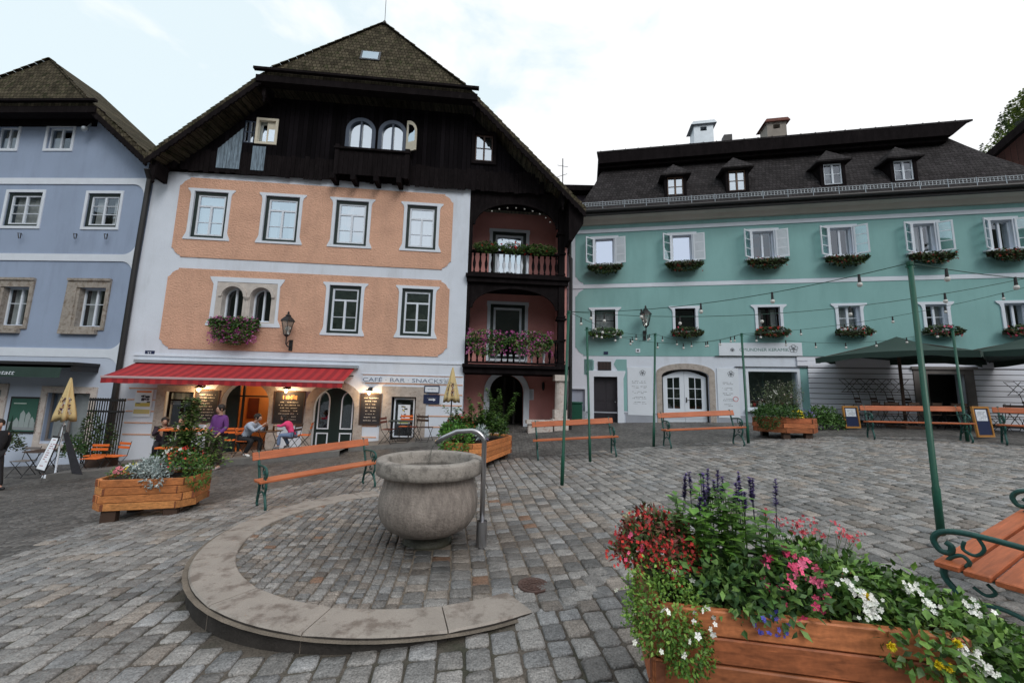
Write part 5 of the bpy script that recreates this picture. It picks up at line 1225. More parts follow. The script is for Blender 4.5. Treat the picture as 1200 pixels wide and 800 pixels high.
cord(p2,p5,.3,6,'light string from the thin pole to the pole right of the double door bench')
# ---- benches
def make_bench(label,L_=1.92):
    t=thing('park_bench',label,'bench',(0,0,0),'green iron benches with orange slats')
    F_=ORG   # e=+x, n=-y (front)
    for sx in (-1,1):
        x=sx*(L_/2-.09); k=MB(); k.smooth=True
        def pth(pts,r_): 
            P=[Vector((x,-p[0],p[1])) for p in pts]; 
            Q=[]
            for i in range(len(P)-1):
                a=P[max(i-1,0)]; b=P[i]; c=P[i+1]; d=P[min(i+2,len(P)-1)]
                for s in (0,.25,.5,.75):
                    Q.append(.5*((2*b)+(c-a)*s+(2*a-5*b+4*c-d)*s*s+(3*b-a-3*c+d)*s**3))
            Q.append(P[-1]); k.tube(Q,r_,8)
        pth([(.20,.0),(.24,.05),(.20,.16),(.17,.24),(.23,.34),(.22,.42)],.019)           # front leg
        pth([(-.24,.0),(-.27,.04),(-.21,.18),(-.15,.32),(-.17,.43),(-.22,.60),(-.29,.84)],.020)  # rear leg and back post
        pth([(.22,.415),(.0,.40),(-.17,.415)],.017)
        pth([(.20,.16),(.08,.24),(-.05,.24),(-.20,.17)],.014)
        pth([(-.205,.62),(-.05,.635),(.12,.64),(.22,.615),(.26,.56),(.235,.50),(.19,.50),(.18,.54),(.205,.56)],.018)   # arm with scroll
        pth([(.22,.42),(.19,.47),(.14,.50),(.11,.47),(.13,.435)],.012)
        pth([(.06,.63),(.04,.57),(.08,.52),(.13,.54),(.12,.59)],.010)
        pth([(.11,.33),(.06,.30),(.02,.33),(.05,.37)],.010)
        part('iron_end',k,MT['bench_iron'],t)
    for i,y in enumerate((.19,.065,-.06)):
        k=MB(); f=Frame((0,-y,.435-.008*i),(1,0,0),(0,-1,0)); k.bbox(f,-L_/2,L_/2,-.018,.018,-.056,.056,.006); part('seat_slat',k,MT['bench_wood'],t)
    f=Frame((0,.262,.76),(1,0,0),(0,-.95,.3),(0,.3,.95)); k=MB(); k.bbox(f,-L_/2,L_/2,-.065,.065,-.018,.014,.006); part('back_slat',k,MT['bench_wood'],t)
    return t
b0=make_bench('weathered orange bench left of the fountain, turned towards the basin')
def put_bench(o,a,b,label=None,first=False):
    """a,b: world points of left and right rear ends seen from the front"""
    c=(a+b)/2; yaw=math.atan2(b.y-a.y,b.x-a.x); c2=Vector((c.x+math.sin(yaw)*.2,c.y-math.cos(yaw)*.2,0)); c2.z=g(c2.x,c2.y)
    if first: o.location=c2; o.rotation_euler=(0,0,yaw); r=o
    else: r=dup(o,c2,yaw,label)
    sl=(g(b.x,b.y)-g(a.x,a.y))/max(.1,(b-a).length); r.rotation_euler=(0,-math.atan(sl),yaw)
    return r
V2=lambda x,y: Vector((x,y,g(x,y)))
put_bench(b0,G(302,593),G(427,567),None,True)
put_bench(b0,V2(.56,9.5),V2(2.50,9.42),'orange bench behind the two nearest poles, before the peach house corner')
put_bench(b0,V2(3.86,10.1),V2(5.66,10.05),'orange bench standing in front of the white double door of the teal house')
put_bench(b0,V2(9.25,10.45),V2(10.95,9.6),'reddish bench in front of the parasols between the two small menu easels')
put_bench(b0,V2(11.3,9.3),V2(12.7,8.0),'reddish bench cut off by the right edge beside a menu easel')
_f1=atZ(1097,657,g(2.4,2.1)+.45); _f2=atZ(1167,613,g(3.6,2.9)+.45); _d=(_f2-_f1); _d.z=0; _d.normalize(); _n=Vector((_d.y,-_d.x,0)); _m=(_f1+_f2)/2+_n*.47+_d*.24; _r=_m-_d*.96; _r2=_m+_d*.96
nb=put_bench(b0,V2(_r2.x,_r2.y),V2(_r.x,_r.y),'large close bench with green scroll armrests behind the near flower planter')
# ================================================================ PLANTERS AND FLOWERS
GR=[(.045,.105,.018),(.035,.085,.02),(.065,.14,.025),(.10,.17,.035),(.03,.07,.025)]
def rc(rg,pal,v=.25):
    c=rg.choice(pal); k=rg.uniform(1-v,1+v); return (c[0]*k,c[1]*k,c[2]*k)
def bush(mb,c,rad,n,ln,wd,rg,pal=GR,hemi=True,droop=.0,shell=.55,yb=None,out=.6):
    """leaves spread through a lumpy dome of radii rad"""
    c=Vector(c); ph=rg.uniform(0,9)
    for _ in range(n):
        d=Vector((rg.gauss(0,1),rg.gauss(0,1),rg.gauss(0,1))).normalized()
        if hemi and d.z<-.15: d.z=-d.z*.6
        lum=1+.28*noise.noise(d*2.2+Vector((ph,0,0)))+.12*noise.noise(d*6+Vector((0,ph,0)))
        s=rg.uniform(shell,1)**.5*lum
        p=c+Vector((d.x*rad[0]*s,d.y*rad[1]*s,d.z*rad[2]*s))
        dd=(d*out+Vector((rg.gauss(0,.5),rg.gauss(0,.5),rg.gauss(.15,.5)-droop))).normalized(); l_=ln*rg.uniform(.6,1.25)
        mb.leaf(p,dd,(d+Vector((rg.gauss(0,.4),rg.gauss(0,.4),.5))),l_,wd*rg.uniform(.7,1.2),col=rc(rg,pal))
def blossoms(mb,pts,size,rg,pal,petals=5,face=None):
    for p in pts:
        d=(face or Vector((rg.gauss(0,.6),-1+rg.gauss(0,.4),rg.gauss(.5,.4)))).normalized() if not isinstance(face,Vector) else (face+Vector((rg.gauss(0,.4),rg.gauss(0,.4),rg.gauss(0,.4)))).normalized()
        a=d.cross(Vector((0,0,1))); a=a.normalized() if a.length>.01 else Vector((1,0,0)); b=a.cross(d); col=rc(rg,pal,.18); s=size*rg.uniform(.75,1.2); ph=rg.uniform(0,6)
        vs=[p-d*s*.15]; fs=[]
        for i in range(petals):
            t0=ph+2*PI*i/petals; w=.42*2*PI/petals
            vs+=[p+(a*math.cos(t0-w)+b*math.sin(t0-w))*s*.72+d*s*.12,p+(a*math.cos(t0)+b*math.sin(t0))*s+d*s*.05,p+(a*math.cos(t0+w)+b*math.sin(t0+w))*s*.72+d*s*.12]
            fs.append((0,3*i+1,3*i+2,3*i+3))
        mb.add(vs,fs,col)
def dome_pts(c,rad,n,rg,zmin=0,front=True):
    o=[]
    while len(o)<n:
        d=Vector((rg.gauss(0,1),rg.gauss(0,1),rg.gauss(0,1))).normalized()
        if d.z<zmin or (front and d.y>.45): continue
        s=rg.uniform(.9,1.1); o.append(Vector(c)+Vector((d.x*rad[0]*s,d.y*rad[1]*s,d.z*rad[2]*s)))
    return o
RED=[(.62,.02,.02),(.5,.015,.03),(.70,.05,.03)]; PINK=[(.75,.10,.22),(.80,.16,.30),(.62,.05,.16)]; MAG=[(.38,.06,.26),(.50,.12,.36),(.30,.03,.16),(.55,.22,.42)]
WHT=[(.85,.85,.82),(.78,.8,.74)]; YEL=[(.85,.62,.02),(.8,.7,.04)]; VIO=[(.06,.035,.16),(.10,.06,.25),(.04,.025,.10)]; SIL=[(.30,.36,.36),(.42,.48,.48),(.22,.28,.28)]; BLU=[(.06,.08,.45),(.10,.10,.5)]
def planter(P1,P2,D,ch,label,H_=.45,foot=.09,nb_=4,mat='plank'):
    e=(P2-P1); e.z=0; Ln=e.length; e.normalize(); b=Vector((-e.y,e.x,0))
    if b.dot(Vector((P1.x,P1.y,0)))<0: b=-b
    q=[P1,P2,P2+e*ch+b*ch,P2+e*ch+b*(D-ch),P2+b*D,P1+b*D,P1-e*ch+b*(D-ch),P1-e*ch+b*ch]
    cen=sum(q,Vector())/8; z0=max(g(p.x,p.y) for p in q[:4])+foot; cen.z=g(cen.x,cen.y)
    t=thing('flower_planter',label,'planter',cen,'wooden flower planters'); th=.045; bh=H_/nb_; prg=random.Random(int(Ln*1000)); pc_=(.50,.195,.065) if mat=='plank' else (.38,.125,.05)
    for i in range(8):
        a=q[i]; c=q[(i+1)%8]; d=(c-a); d.z=0; l_=d.length; d.normalize(); nn=Vector((d.y,-d.x,0))
        if nn.dot(a-cen)<0: nn=-nn
        f=Frame(Vector((a.x,a.y,0)),d,nn); k=MB(); kg=MB()
        for j in range(nb_):
            ex=.03 if (j+i)%2 else -.012
            q_=prg.uniform(.72,1.35); w_=prg.uniform(-.1,.12); k.bbox(f,-ex,l_+ex,z0+j*bh+.003,z0+(j+1)*bh-.004,-th+prg.uniform(0,.006),prg.uniform(-.004,.003),.006,col=(pc_[0]*q_,pc_[1]*q_*(1+w_),pc_[2]*q_*(1+w_)))
            if (j+i)%2: kg.box(f,-.034,-.03,z0+j*bh+.008,z0+(j+1)*bh-.008,-th+.004,-.004); kg.box(f,l_+.03,l_+.034,z0+j*bh+.008,z0+(j+1)*bh-.008,-th+.004,-.004)
        s=part('side_panel',k,MT[mat],t); 
        part('end_grain',kg,MT['endgrain'],s)
    k=MB(); k.add([Vector((p.x,p.y,z0+H_-.05))+(Vector((cen.x,cen.y,0))-Vector((p.x,p.y,0))).normalized()*.03 for p in q],[tuple(range(8))]); part('soil',k,MT['soil'],t)
    for i in (0,1,4,5):
        p=q[i]+(cen-q[i])*.22; k=MB(); f=Frame(Vector((p.x,p.y,0)),e,-b); gz=g(p.x,p.y); k.box(f,-.09,.09,gz-.02,z0+.01,-.05,.05); part('foot',k,MT['dark_w'],t)
    return t,cen,e,b,z0+H_,Ln
# ---- near planter
A_=atZ(771,712,.64); B_=atZ(1128,752,.64); A_.z=B_.z=0
near,cen,e,b,zt,Ln=planter(A_,B_,.62,.02,'large foreground planter of reddish boards overflowing with mixed flowers','x'and .45,.09,4,'plank_d')
rg=random.Random(12)
Q=lambda a,d,h: Vector((A_.x,A_.y,zt))+e*(a*Ln)+b*d+Vector((0,0,h))
lm=MT['leaf']; pmt=MT['petal']
# leafy salvias in the middle
k=MB(); 
for i in range(34):
    a=rg.uniform(.14,.52); d=rg.uniform(.14,.52); h=rg.uniform(.34,.50)*(1-.45*abs(a-.33)/.3)
    base=Q(a,d,-.03); top=Q(a+rg.uniform(-.03,.03),d+rg.uniform(-.05,.05),h); k.tube([base,base.lerp(top,.5)+Vector((rg.uniform(-.015,.015),0,0)),top],[.004,.0035,.002],4,col=(.05,.10,.02))
    for j in range(9):
        s=.18+.82*j/8; p=base.lerp(top,s)
        for q_ in range(3):
            an=rg.uniform(0,2*PI); k.leaf(p,Vector((math.cos(an),math.sin(an),.25+rg.uniform(-.3,.35))),Vector((0,0,1)),rg.uniform(.06,.105)*(1.1-.3*s),rg.uniform(.035,.055)*(1.1-.25*s),.3,col=rc(rg,[(.07,.17,.025),(.10,.23,.035),(.15,.31,.05),(.05,.12,.02)] if s>.45 else [(.05,.12,.02),(.04,.09,.02)]))
part('salvia_leaves',k,lm,near)
k=MB()
for i in range(21):
    a=.17+.36*(i/20)+rg.uniform(-.012,.012); d=rg.uniform(.18,.50); h=rg.uniform(.42,.55)
    base=Q(a,d,.30); top=Q(a+rg.uniform(-.015,.02),d,h); k.tube([base,top],[.003,.0015],4,col=(.05,.05,.08))
    L0_=(top-base).length
    for j in range(60):
        s=rg.uniform(.42,1.0); p=base.lerp(top,s); an=rg.uniform(0,2*PI); k.leaf(p,Vector((math.cos(an),math.sin(an),.6)),Vector((0,0,1)),.022*(1.4-.7*s),.013,.2,col=rc(rg,VIO,.4))
part('salvia_spikes',k,pmt,near)
# red fuchsia/begonia at the left end, bright green trailing plant below it
k=MB(); bush(k,Q(.05,.32,.10),(.20,.22,.22),2200,.045,.020,rg,[(.07,.12,.03),(.12,.08,.04),(.05,.09,.025),(.20,.05,.04)]); bush(k,Q(-.05,.26,.10),(.12,.15,.13),150,.04,.016,rg,[(.09,.12,.03),(.20,.07,.05)]); part('begonia_leaves',k,lm,near)
k=MB(); blossoms(k,[q+Vector((rg.gauss(0,.02),rg.gauss(0,.02),rg.gauss(0,.02))) for q in dome_pts(Q(.05,.30,.10),(.21,.23,.21),130,rg,-.1) for _ in range(4)],.009,rg,[(.40,.02,.02),(.55,.03,.03),(.30,.02,.02)],4); blossoms(k,dome_pts(Q(-.10,.2,.12),(.10,.1,.12),26,rg,-.2),.012,rg,RED+PINK,4); part('red_blossoms',k,pmt,near)
k=MB(); bush(k,Q(.03,.06,-.06),(.19,.17,.21),3200,.022,.012,rg,[(.12,.24,.035),(.17,.30,.05),(.08,.18,.03),(.2,.33,.06)],hemi=False,droop=.15,shell=.3); bush(k,Q(.10,-.02,-.16),(.12,.08,.13),900,.022,.012,rg,[(.12,.24,.035),(.08,.18,.03)],hemi=False,droop=.3,shell=.3); part('trailing_foliage',k,lm,near)
k=MB(); blossoms(k,dome_pts(Q(.03,.04,-.06),(.22,.18,.20),13,rg,-.7),.016,rg,WHT,5,Vector((0,-1,.3))); blossoms(k,dome_pts(Q(.16,-.03,-.05),(.05,.04,.07),9,rg,-.7),.014,rg,WHT,5,Vector((0,-1,.3))); blossoms(k,dome_pts(Q(.02,.5,.22),(.12,.1,.06),40,rg,0),.013,rg,[(.75,.72,.5),(.6,.62,.4)]); part('white_petunias',k,pmt,near)
# mixed mid foliage across the front
k=MB()
for (a,d,h,r_,n_) in ((.30,.12,.04,.17,520),(.45,.10,.03,.15,480),(.22,.18,.08,.16,380),(.58,.16,.06,.16,420)):
    bush(k,Q(a,d,h),(r_,r_*.9,r_*.9),n_,.05,.026,rg,[(.06,.14,.035),(.09,.18,.04),(.045,.10,.035),(.12,.22,.05)],hemi=False,droop=.1,shell=.25)
part('mixed_foliage',k,lm,near)
k=MB(); blossoms(k,dome_pts(Q(.52,.12,.07),(.13,.12,.16),55,rg,-.5),.020,rg,PINK,5,Vector((-.1,-1,.3))); part('pink_blossoms',k,pmt,near)
k=MB(); blossoms(k,dome_pts(Q(.40,.0,-.03),(.07,.05,.06),20,rg,-.8),.011,rg,BLU,5,Vector((0,-1,.3))); part('blue_lobelia',k,pmt,near)
# right end: broad green verbena/geranium mound with white clusters and marigolds
k=MB()
for (a,d,h,rx,rz,n_) in ((.78,.26,.0,.27,.20,2000),(.96,.22,-.05,.24,.20,1500),(.66,.38,.04,.20,.18,900),(1.12,.18,-.14,.22,.22,1300),(.90,.04,-.06,.18,.13,600),(1.18,.08,-.32,.18,.22,800),(1.30,.28,-.22,.18,.2,700)):
    bush(k,Q(a,d,h),(rx,rx*.75,rz),n_,.046,.026,rg,[(.09,.19,.035),(.13,.25,.05),(.06,.14,.03),(.17,.30,.06),(.07,.12,.045)],hemi=False,droop=.1,shell=.3)
part('geranium_foliage',k,lm,near)
k=MB()
for (a,d,h) in ((.70,.0,.13),(.725,-.02,.09),(.74,.0,.12),(.715,-.03,.06),(.93,.10,.13),(.945,.04,.10),(1.05,.0,.12),(1.0,-.04,-.05),(1.04,-.04,-.09),(.97,-.06,-.02),(.69,.05,.16)):
    blossoms(k,[Q(a,d,h)+Vector((rg.gauss(0,.017),rg.gauss(0,.015),rg.gauss(0,.014))) for _ in range(15)],.011,rg,WHT,5,Vector((-.2,-1,.5)))
part('white_clusters',k,pmt,near)
k=MB()
for (a,d,h) in ((.745,-.07,-.03),(.95,-.05,.0),(.90,-.08,-.075),(.87,-.08,-.07),(.715,.0,.12)):
    c=Q(a,d,h)
    for q_ in range(46): 
        dd=Vector((rg.gauss(0,1),-abs(rg.gauss(0,1)),rg.gauss(0,1))).normalized(); k.leaf(c,dd,Vector((rg.gauss(0,1),rg.gauss(0,1),rg.gauss(0,1))),.021,.012,.2,col=rc(rg,YEL,.15))
part('marigolds',k,pmt,near)
k=MB(); 
for i in range(26):
    a=rg.uniform(.62,.90); p=Q(a,rg.uniform(.35,.55),.05); tp=Q(a+rg.uniform(-.06,.1),rg.uniform(.4,.65),rg.uniform(.20,.30)); k.tube([p,p.lerp(tp,.5),tp],[.003,.002,.001],4,col=(.08,.13,.04))
    blossoms(k,[tp+Vector((rg.gauss(0,.015),rg.gauss(0,.015),rg.gauss(0,.01))) for _ in range(4)],.0095,rg,[(.55,.05,.08),(.40,.03,.05),(.65,.12,.15)],4)
part('red_sprays',k,pmt,near)
# ---- left planter
L1_=G(112,614); L2_=G(207,603)
pl,cen,e,b,zt,Ln=planter(L1_,L2_,.80,.15,'long planter of fresh orange boards with silver foliage and a tall climber at the left')
Q=lambda a,d,h: Vector((L1_.x,L1_.y,zt))+e*(a*Ln)+b*d+Vector((0,0,h)); rg=random.Random(31)
k=MB(); bush(k,Q(.50,.22,.06),(.30,.22,.22),1100,.06,.022,rg,SIL,shell=.4); bush(k,Q(.62,.05,-.02),(.2,.12,.13),300,.06,.022,rg,SIL,hemi=False,droop=.2); part('silver_ragwort',k,lm,pl)
k=MB(); bush(k,Q(.14,.3,.02),(.26,.22,.15),420,.04,.02,rg); bush(k,Q(.95,.3,.12),(.34,.3,.28),1300,.05,.024,rg,[(.05,.13,.02),(.08,.19,.03),(.03,.08,.02),(.14,.08,.03)]); bush(k,Q(1.15,.15,.0),(.2,.16,.2),450,.06,.016,rg,[(.08,.2,.03),(.05,.13,.02)],hemi=False,droop=.1); bush(k,Q(.6,.6,.12),(.4,.22,.28),800,.05,.024,rg); part('mixed_foliage',k,lm,pl)
k=MB()
for (a,d,w,hh,n_) in ((.80,.55,.09,1.12,1300),(.68,.6,.14,.7,700),(1.0,.6,.14,.6,700),(1.2,.62,.12,.45,300)):
    for _ in range(n_):
        s=rg.random(); p=Q(a,d,.08+s*hh)+Vector((rg.gauss(0,w*(1-.45*s)),rg.gauss(0,w*.8),0)); an=rg.uniform(0,6.3); k.leaf(p,Vector((math.cos(an),math.sin(an),rg.uniform(-.2,.8))),Vector((0,0,1)),.075,.042,.3,col=rc(rg,[(.07,.14,.03),(.12,.20,.05),(.05,.10,.02),(.16,.22,.06)]))
    for q_ in range(5): x=rg.gauss(0,w*.6); k.tube([Q(a,d,0)+Vector((x,0,0)),Q(a,d,hh*.5)+Vector((x*.8,0,0)),Q(a,d,hh)+Vector((x*.3,0,0))],.004,4,col=(.06,.08,.02))
part('climbing_plant',k,lm,pl)
k=MB(); blossoms(k,dome_pts(Q(.10,.18,.08),(.06,.06,.07),40,rg,-.3),.02,rg,[(.8,.3,.35),(.75,.22,.28)]); blossoms(k,dome_pts(Q(.9,.3,.14),(.3,.28,.28),45,rg,0),.017,rg,RED+[(.6,.15,.02)]); blossoms(k,dome_pts(Q(.28,.2,.1),(.14,.12,.1),26,rg,0),.014,rg,WHT+YEL); blossoms(k,dome_pts(Q(.72,.4,.3),(.2,.1,.1),14,rg,0),.024,rg,WHT); part('blossoms',k,pmt,pl)
# ---- planter behind the fountain
F1_=G(566,553); F2_=G(599,535)
pl,cen,e,b,zt,Ln=planter(F1_,F2_,.9,.2,'orange board planter with a leafy shrub behind the fountain',.42)
Q=lambda a,d,h: Vector((F1_.x,F1_.y,zt))+e*(a*Ln)+b*d+Vector((0,0,h)); rg=random.Random(41)
k=MB(); bush(k,Q(.15,.75,.12),(.42,.40,.34),1700,.075,.04,rg,[(.05,.14,.02),(.09,.22,.03),(.03,.09,.02)]); bush(k,Q(-.08,.55,.0),(.34,.34,.32),1100,.07,.035,rg,[(.07,.18,.02),(.10,.26,.03),(.04,.11,.02)],hemi=False); bush(k,Q(.6,.35,.14),(.45,.36,.42),1900,.08,.04,rg)
for (a,d,w,hh,n_) in ((.45,.3,.18,.85,900),(.85,.2,.16,1.05,800),(.2,.5,.16,.7,500)):
    for q_ in range(7):
        tx=rg.gauss(0,w); ty=rg.gauss(0,w*.7); b0_=Q(a,d,0); tp=Q(a,d,hh*rg.uniform(.75,1.1))+Vector((tx*1.6,ty,0)); k.tube([b0_,tp],[.006,.002],4,col=(.06,.07,.03))
        for _ in range(n_//7):
            s=rg.uniform(.2,1); p=b0_.lerp(tp,s); an=rg.uniform(0,6.3); k.leaf(p,Vector((math.cos(an),math.sin(an),rg.uniform(-.2,.6))),Vector((0,0,1)),.10,.05,.3,col=rc(rg,[(.08,.17,.03),(.13,.24,.05),(.05,.12,.02)]))
part('shrub',k,lm,pl)
k=MB(); bush(k,Q(.12,.16,.10),(.14,.16,.22),380,.085,.03,rg,SIL,shell=.3); part('silver_ragwort',k,lm,pl)
k=MB(); blossoms(k,dome_pts(Q(.2,.75,.16),(.36,.36,.30),55,rg,0),.024,rg,RED); blossoms(k,dome_pts(Q(.3,.35,.0),(.2,.2,.1),30,rg,0),.016,rg,[(.25,.2,.4)]); part('blossoms',k,pmt,pl)
# ---- planter before the shop window
S1_=G(921,515); S2_=G(955,514)
pl,cen,e,b,zt,Ln=planter(S1_,S2_,1.1,.42,'reddish planter with tall wispy grasses and yellow pansies before the shop window',.38,.10,3,'plank_d')
Q=lambda a,d,h: Vector((S1_.x,S1_.y,zt))+e*(a*Ln)+b*d+Vector((0,0,h)); rg=random.Random(51)
k=MB(); bush(k,Q(.1,.3,.06),(.64,.42,.30),2400,.065,.034,rg,[(.04,.10,.02),(.06,.14,.025),(.03,.08,.02)]); bush(k,Q(-.40,.2,.0),(.32,.3,.28),900,.065,.03,rg,[(.05,.12,.02),(.03,.08,.02)],hemi=False)
for i in range(110):
    a=rg.uniform(-.35,1.0); p=Q(a,rg.uniform(.2,.7),.05); tp=p+Vector((rg.gauss(0,.14),rg.gauss(0,.1),rg.uniform(.45,.98))); k.tube([p,tp],[.004,.0015],3,col=(.09,.11,.06))
    for _ in range(13): s=rg.uniform(.3,1); an=rg.uniform(0,6.3); k.leaf(p.lerp(tp,s)+Vector((rg.gauss(0,.03),rg.gauss(0,.03),0)),Vector((math.cos(an),math.sin(an),.5)),Vector((0,0,1)),.065,.026,.3,col=rc(rg,[(.09,.14,.05),(.13,.18,.08),(.2,.2,.16)]))
part('wispy_plants',k,lm,pl)
k=MB(); blossoms(k,dome_pts(Q(.55,.1,.06),(.16,.1,.16),45,rg,-.3),.024,rg,YEL); blossoms(k,dome_pts(Q(.95,.2,.08),(.18,.15,.14),40,rg,-.2),.02,rg,[(.14,.10,.3),(.2,.18,.35)]); blossoms(k,dome_pts(Q(.2,.4,.45),(.5,.3,.3),30,rg,-.3),.018,rg,WHT+[(.6,.45,.5)]); part('blossoms',k,pmt,pl)
# ---- window boxes
def flower_box(fr,u,z,L_,label,pal,dens,rg,hang=.22,up=.12,n=.16,fl=20,group='flower boxes under the windows of the teal house',leafp=GR):
    t=thing('flower_box',label,'flower box',fr.P(u,z,n),group)
    k=MB(); k.box(fr,u-L_/2,u+L_/2,z-.14,z,n-.09,n+.09); part('box',k,MT['dark_w'],t)
    k=MB(); f=[]
    for _ in range(int(dens*1.9*L_)):
        x=rg.uniform(-.54,.54)*L_; e_=max(.25,1-(abs(x)/(L_*.58))**3)
        h=rg.uniform(-hang,up)*e_; o_=n+.02+rg.uniform(-.08,.17)*(1 if h<.03 else .6)
        p=fr.P(u+x,z+h,o_); k.leaf(p,(fr.n*rg.uniform(.2,1)+fr.e*rg.gauss(0,.6)+fr.up*rg.uniform(-.7,.5)),fr.up+fr.n,.085*rg.uniform(.7,1.3),.06,.25,col=rc(rg,leafp))
    part('foliage',k,lm,t)
    k=MB(); P=[fr.P(u+rg.uniform(-.54,.54)*L_,z+rg.uniform(-hang*.95,up*.9),n+.12+rg.uniform(-.05,.08)) for _ in range(fl)]
    for p in P: blossoms(k,[p+Vector((rg.gauss(0,.022),rg.gauss(0,.01),rg.gauss(0,.022))) for _ in range(3)],.026,rg,pal,5,fr.n)
    part('blossoms',k,pmt,t)
rg=random.Random(61); DG=[(.028,.06,.014),(.02,.045,.013),(.04,.085,.018),(.055,.05,.02)]; ordn=['first','second','third','fourth','fifth','sixth']
for i in range(6):
    u=sum(TU[i])/2; flower_box(TF,u,7.04,1.30,'dark geranium box under the %s shuttered upper window counted from the left'%ordn[i],[(.30,.03,.02),(.22,.03,.02),(.4,.05,.03)],480,rg,.36,.10,.2,[6,16,20,26,26,30][i],leafp=DG)
for i in range(6):
    u=sum(TL[i])/2; flower_box(TF,u,4.18,1.10 if i else 1.25,'flower box on the sill of the %s lower teal house window counted from the left'%ordn[i],[WHT,PINK+RED,RED,RED+WHT,RED+PINK,PINK+RED][i],400,rg,.20,.22,.16,[14,12,26,20,22,30][i],leafp=DG if i else GR)
flower_box(CF,-9.62,3.90,1.45,'overflowing box of purple and pink petunias under the arched double window',MAG+[(.45,.10,.32)],800,rg,.84,.12,.22,260,None)
for (u,l_,lb) in ((-.93,1.35,'left box of hanging purple petunias on the lower balcony'),(.68,1.45,'right box of hanging purple petunias on the lower balcony')): flower_box(CF,u,3.55,l_,lb,MAG,620,rg,.62,.36,.14,150,'petunia boxes on the lower balcony rail')
for (u,l_,lb,pal,nf) in ((-1.05,.9,'left box of dark leafy plants on the upper balcony rail',RED,3),(-.0,1.0,'middle green box with a red pot on the upper balcony rail',RED,16),(1.0,1.1,'right bushy green box on the upper balcony rail',RED,2)): flower_box(CF,u,7.05,l_,lb,pal,520,rg,.22,.22,.12,nf,'leafy boxes on the upper balcony rail')
# bulbs along the upper balcony arch
t=thing('fairy_lights','row of small white bulbs under the timber arch of the upper balcony','string lights',CF.P(0,8.8,-.05))
A=[CF.P(.05+1.5*math.cos(R(a)),7.98+.86*math.sin(R(a)),-.06) for a in range(25,140,13)]
k=MB(); k.tube(A,.004,4); part('cable',k,MT['iron'],t)
for p in A[:]: k=MB(); k.smooth=True; k.ball(p-Vector((0,0,.04)),.032,8,6); part('bulb',k,MT['bulb'],t)
# ================================================================ CAFE FURNITURE, SIGNS, PARASOLS
def UN(fr,px,py,n):   # facade coordinate u of a survey pixel at stand-off n
    r=ray(px,py); t=((fr.O+fr.n*n-CP).dot(fr.n))/r.dot(fr.n); return (CP+r*t-fr.O).dot(fr.e)
def TP(px,n): u=UN(CF,px,520,n); p=CF.P(u,0,n); p.z=terr(u,n); return p
def folding_chair(name,label,loc,yaw,wood,group=None,open_=True):
    t=thing(name,label,'chair',(0,0,0),group); w=.20
    k=MB()
    for s in (-w,w):
        k.tube([(s,.20,0),(s,-.16,.46)],.009,5); k.tube([(s,-.22,0),(s,.14,.44),(s,.22,.86)],.009,5)
    k.tube([(-w,.2,.02),(w,.2,.02)],.007,4); k.tube([(-w,-.22,.02),(w,-.22,.02)],.007,4)
    part('frame',k,MT['iron'],t)
    for i in range(5): k=MB(); k.bbox(Frame((0,-.15+i*.07,.455),(1,0,0),(0,-1,0)),-.21,.21,-.009,.009,-.028,.028,.003); part('seat_slat',k,MT[wood],t)
    for z,y in ((.68,.185),(.79,.207)): k=MB(); k.bbox(Frame((0,y-.012,z),(1,0,0),(0,-1,0)),-.21,.21,-.035,.035,-.009,.009,.003); part('back_slat',k,MT[wood],t)
    t.location=loc; t.rotation_euler=(0,0,yaw); return t
def bistro_table(label,loc,yaw,top='grey_w',h=.72,rx=.33,group=None,square=True):
    t=thing('bistro_table',label,'table',(0,0,0),group)
    k=MB(); k.bbox(ORG,-rx,rx,h-.025,h,-rx,rx,.006); part('tabletop',k,MT[top],t)
    k=MB()
    for s in (-rx*.75,rx*.75):
        k.tube([(s,-.3,0),(s,.25,h-.03)],.011,5); k.tube([(s,.3,0),(s,-.25,h-.03)],.011,5)
    k.tube([(-rx*.75,-.3,.02),(rx*.75,-.3,.02)],.008,4); k.tube([(-rx*.75,.3,.02),(rx*.75,.3,.02)],.008,4)
    part('legs_frame',k,MT['iron'],t); t.location=loc; t.rotation_euler=(0,0,yaw); return t
# terrace groups
n_s=1.55
bistro_table('small dark folding table between the man in the grey hoodie and the child in pink',TP(315,n_s),0.1,'dark_w',.70,.27)
folding_chair('folding_chair','orange folding chair under the man in the grey hoodie',TP(287,n_s),R(90),'orange_w')
ch1=folding_chair('folding_chair','wooden folding chair the child in pink is kneeling on',TP(341,n_s),R(-90),'dark_w')
folding_chair('folding_chair','empty orange folding chair right behind the child in pink',TP(356,n_s-.5),R(-70),'orange_w')
folding_chair('folding_chair','orange folding chair left of the man in the grey hoodie',TP(266,.75),R(20),'orange_w')
# high orange table with two seated guests, left
tb=thing('long_table','narrow orange topped table behind the climbing plant of the left planter','table',TP(222,1.7))
c=TP(222,1.7); f=Frame(c,CF.e,CF.n)
k=MB(); k.bbox(f,-.72,.72,.88,.93,-.26,.26,.008); part('tabletop',k,MT['orange_w'],tb)
k=MB(); 
for s in (-.6,.6): k.box(f,s-.03,s+.03,0,.88,-.2,-.16); k.box(f,s-.03,s+.03,0,.88,.16,.2)
k.box(f,-.6,.6,.3,.34,.16,.2)
part('legs_frame',k,MT['iron'],tb)
bx=thing('bench_seat','low orange slatted seat under the narrow orange table','bench',c); k=MB(); k.bbox(f,-.5,.5,.42,.47,.42,.62,.006); part('seat',k,MT['orange_w'],bx); k=MB(); k.box(f,-.42,-.38,0,.42,.45,.6); k.box(f,.38,.42,0,.42,.45,.6); part('support',k,MT['iron'],bx)
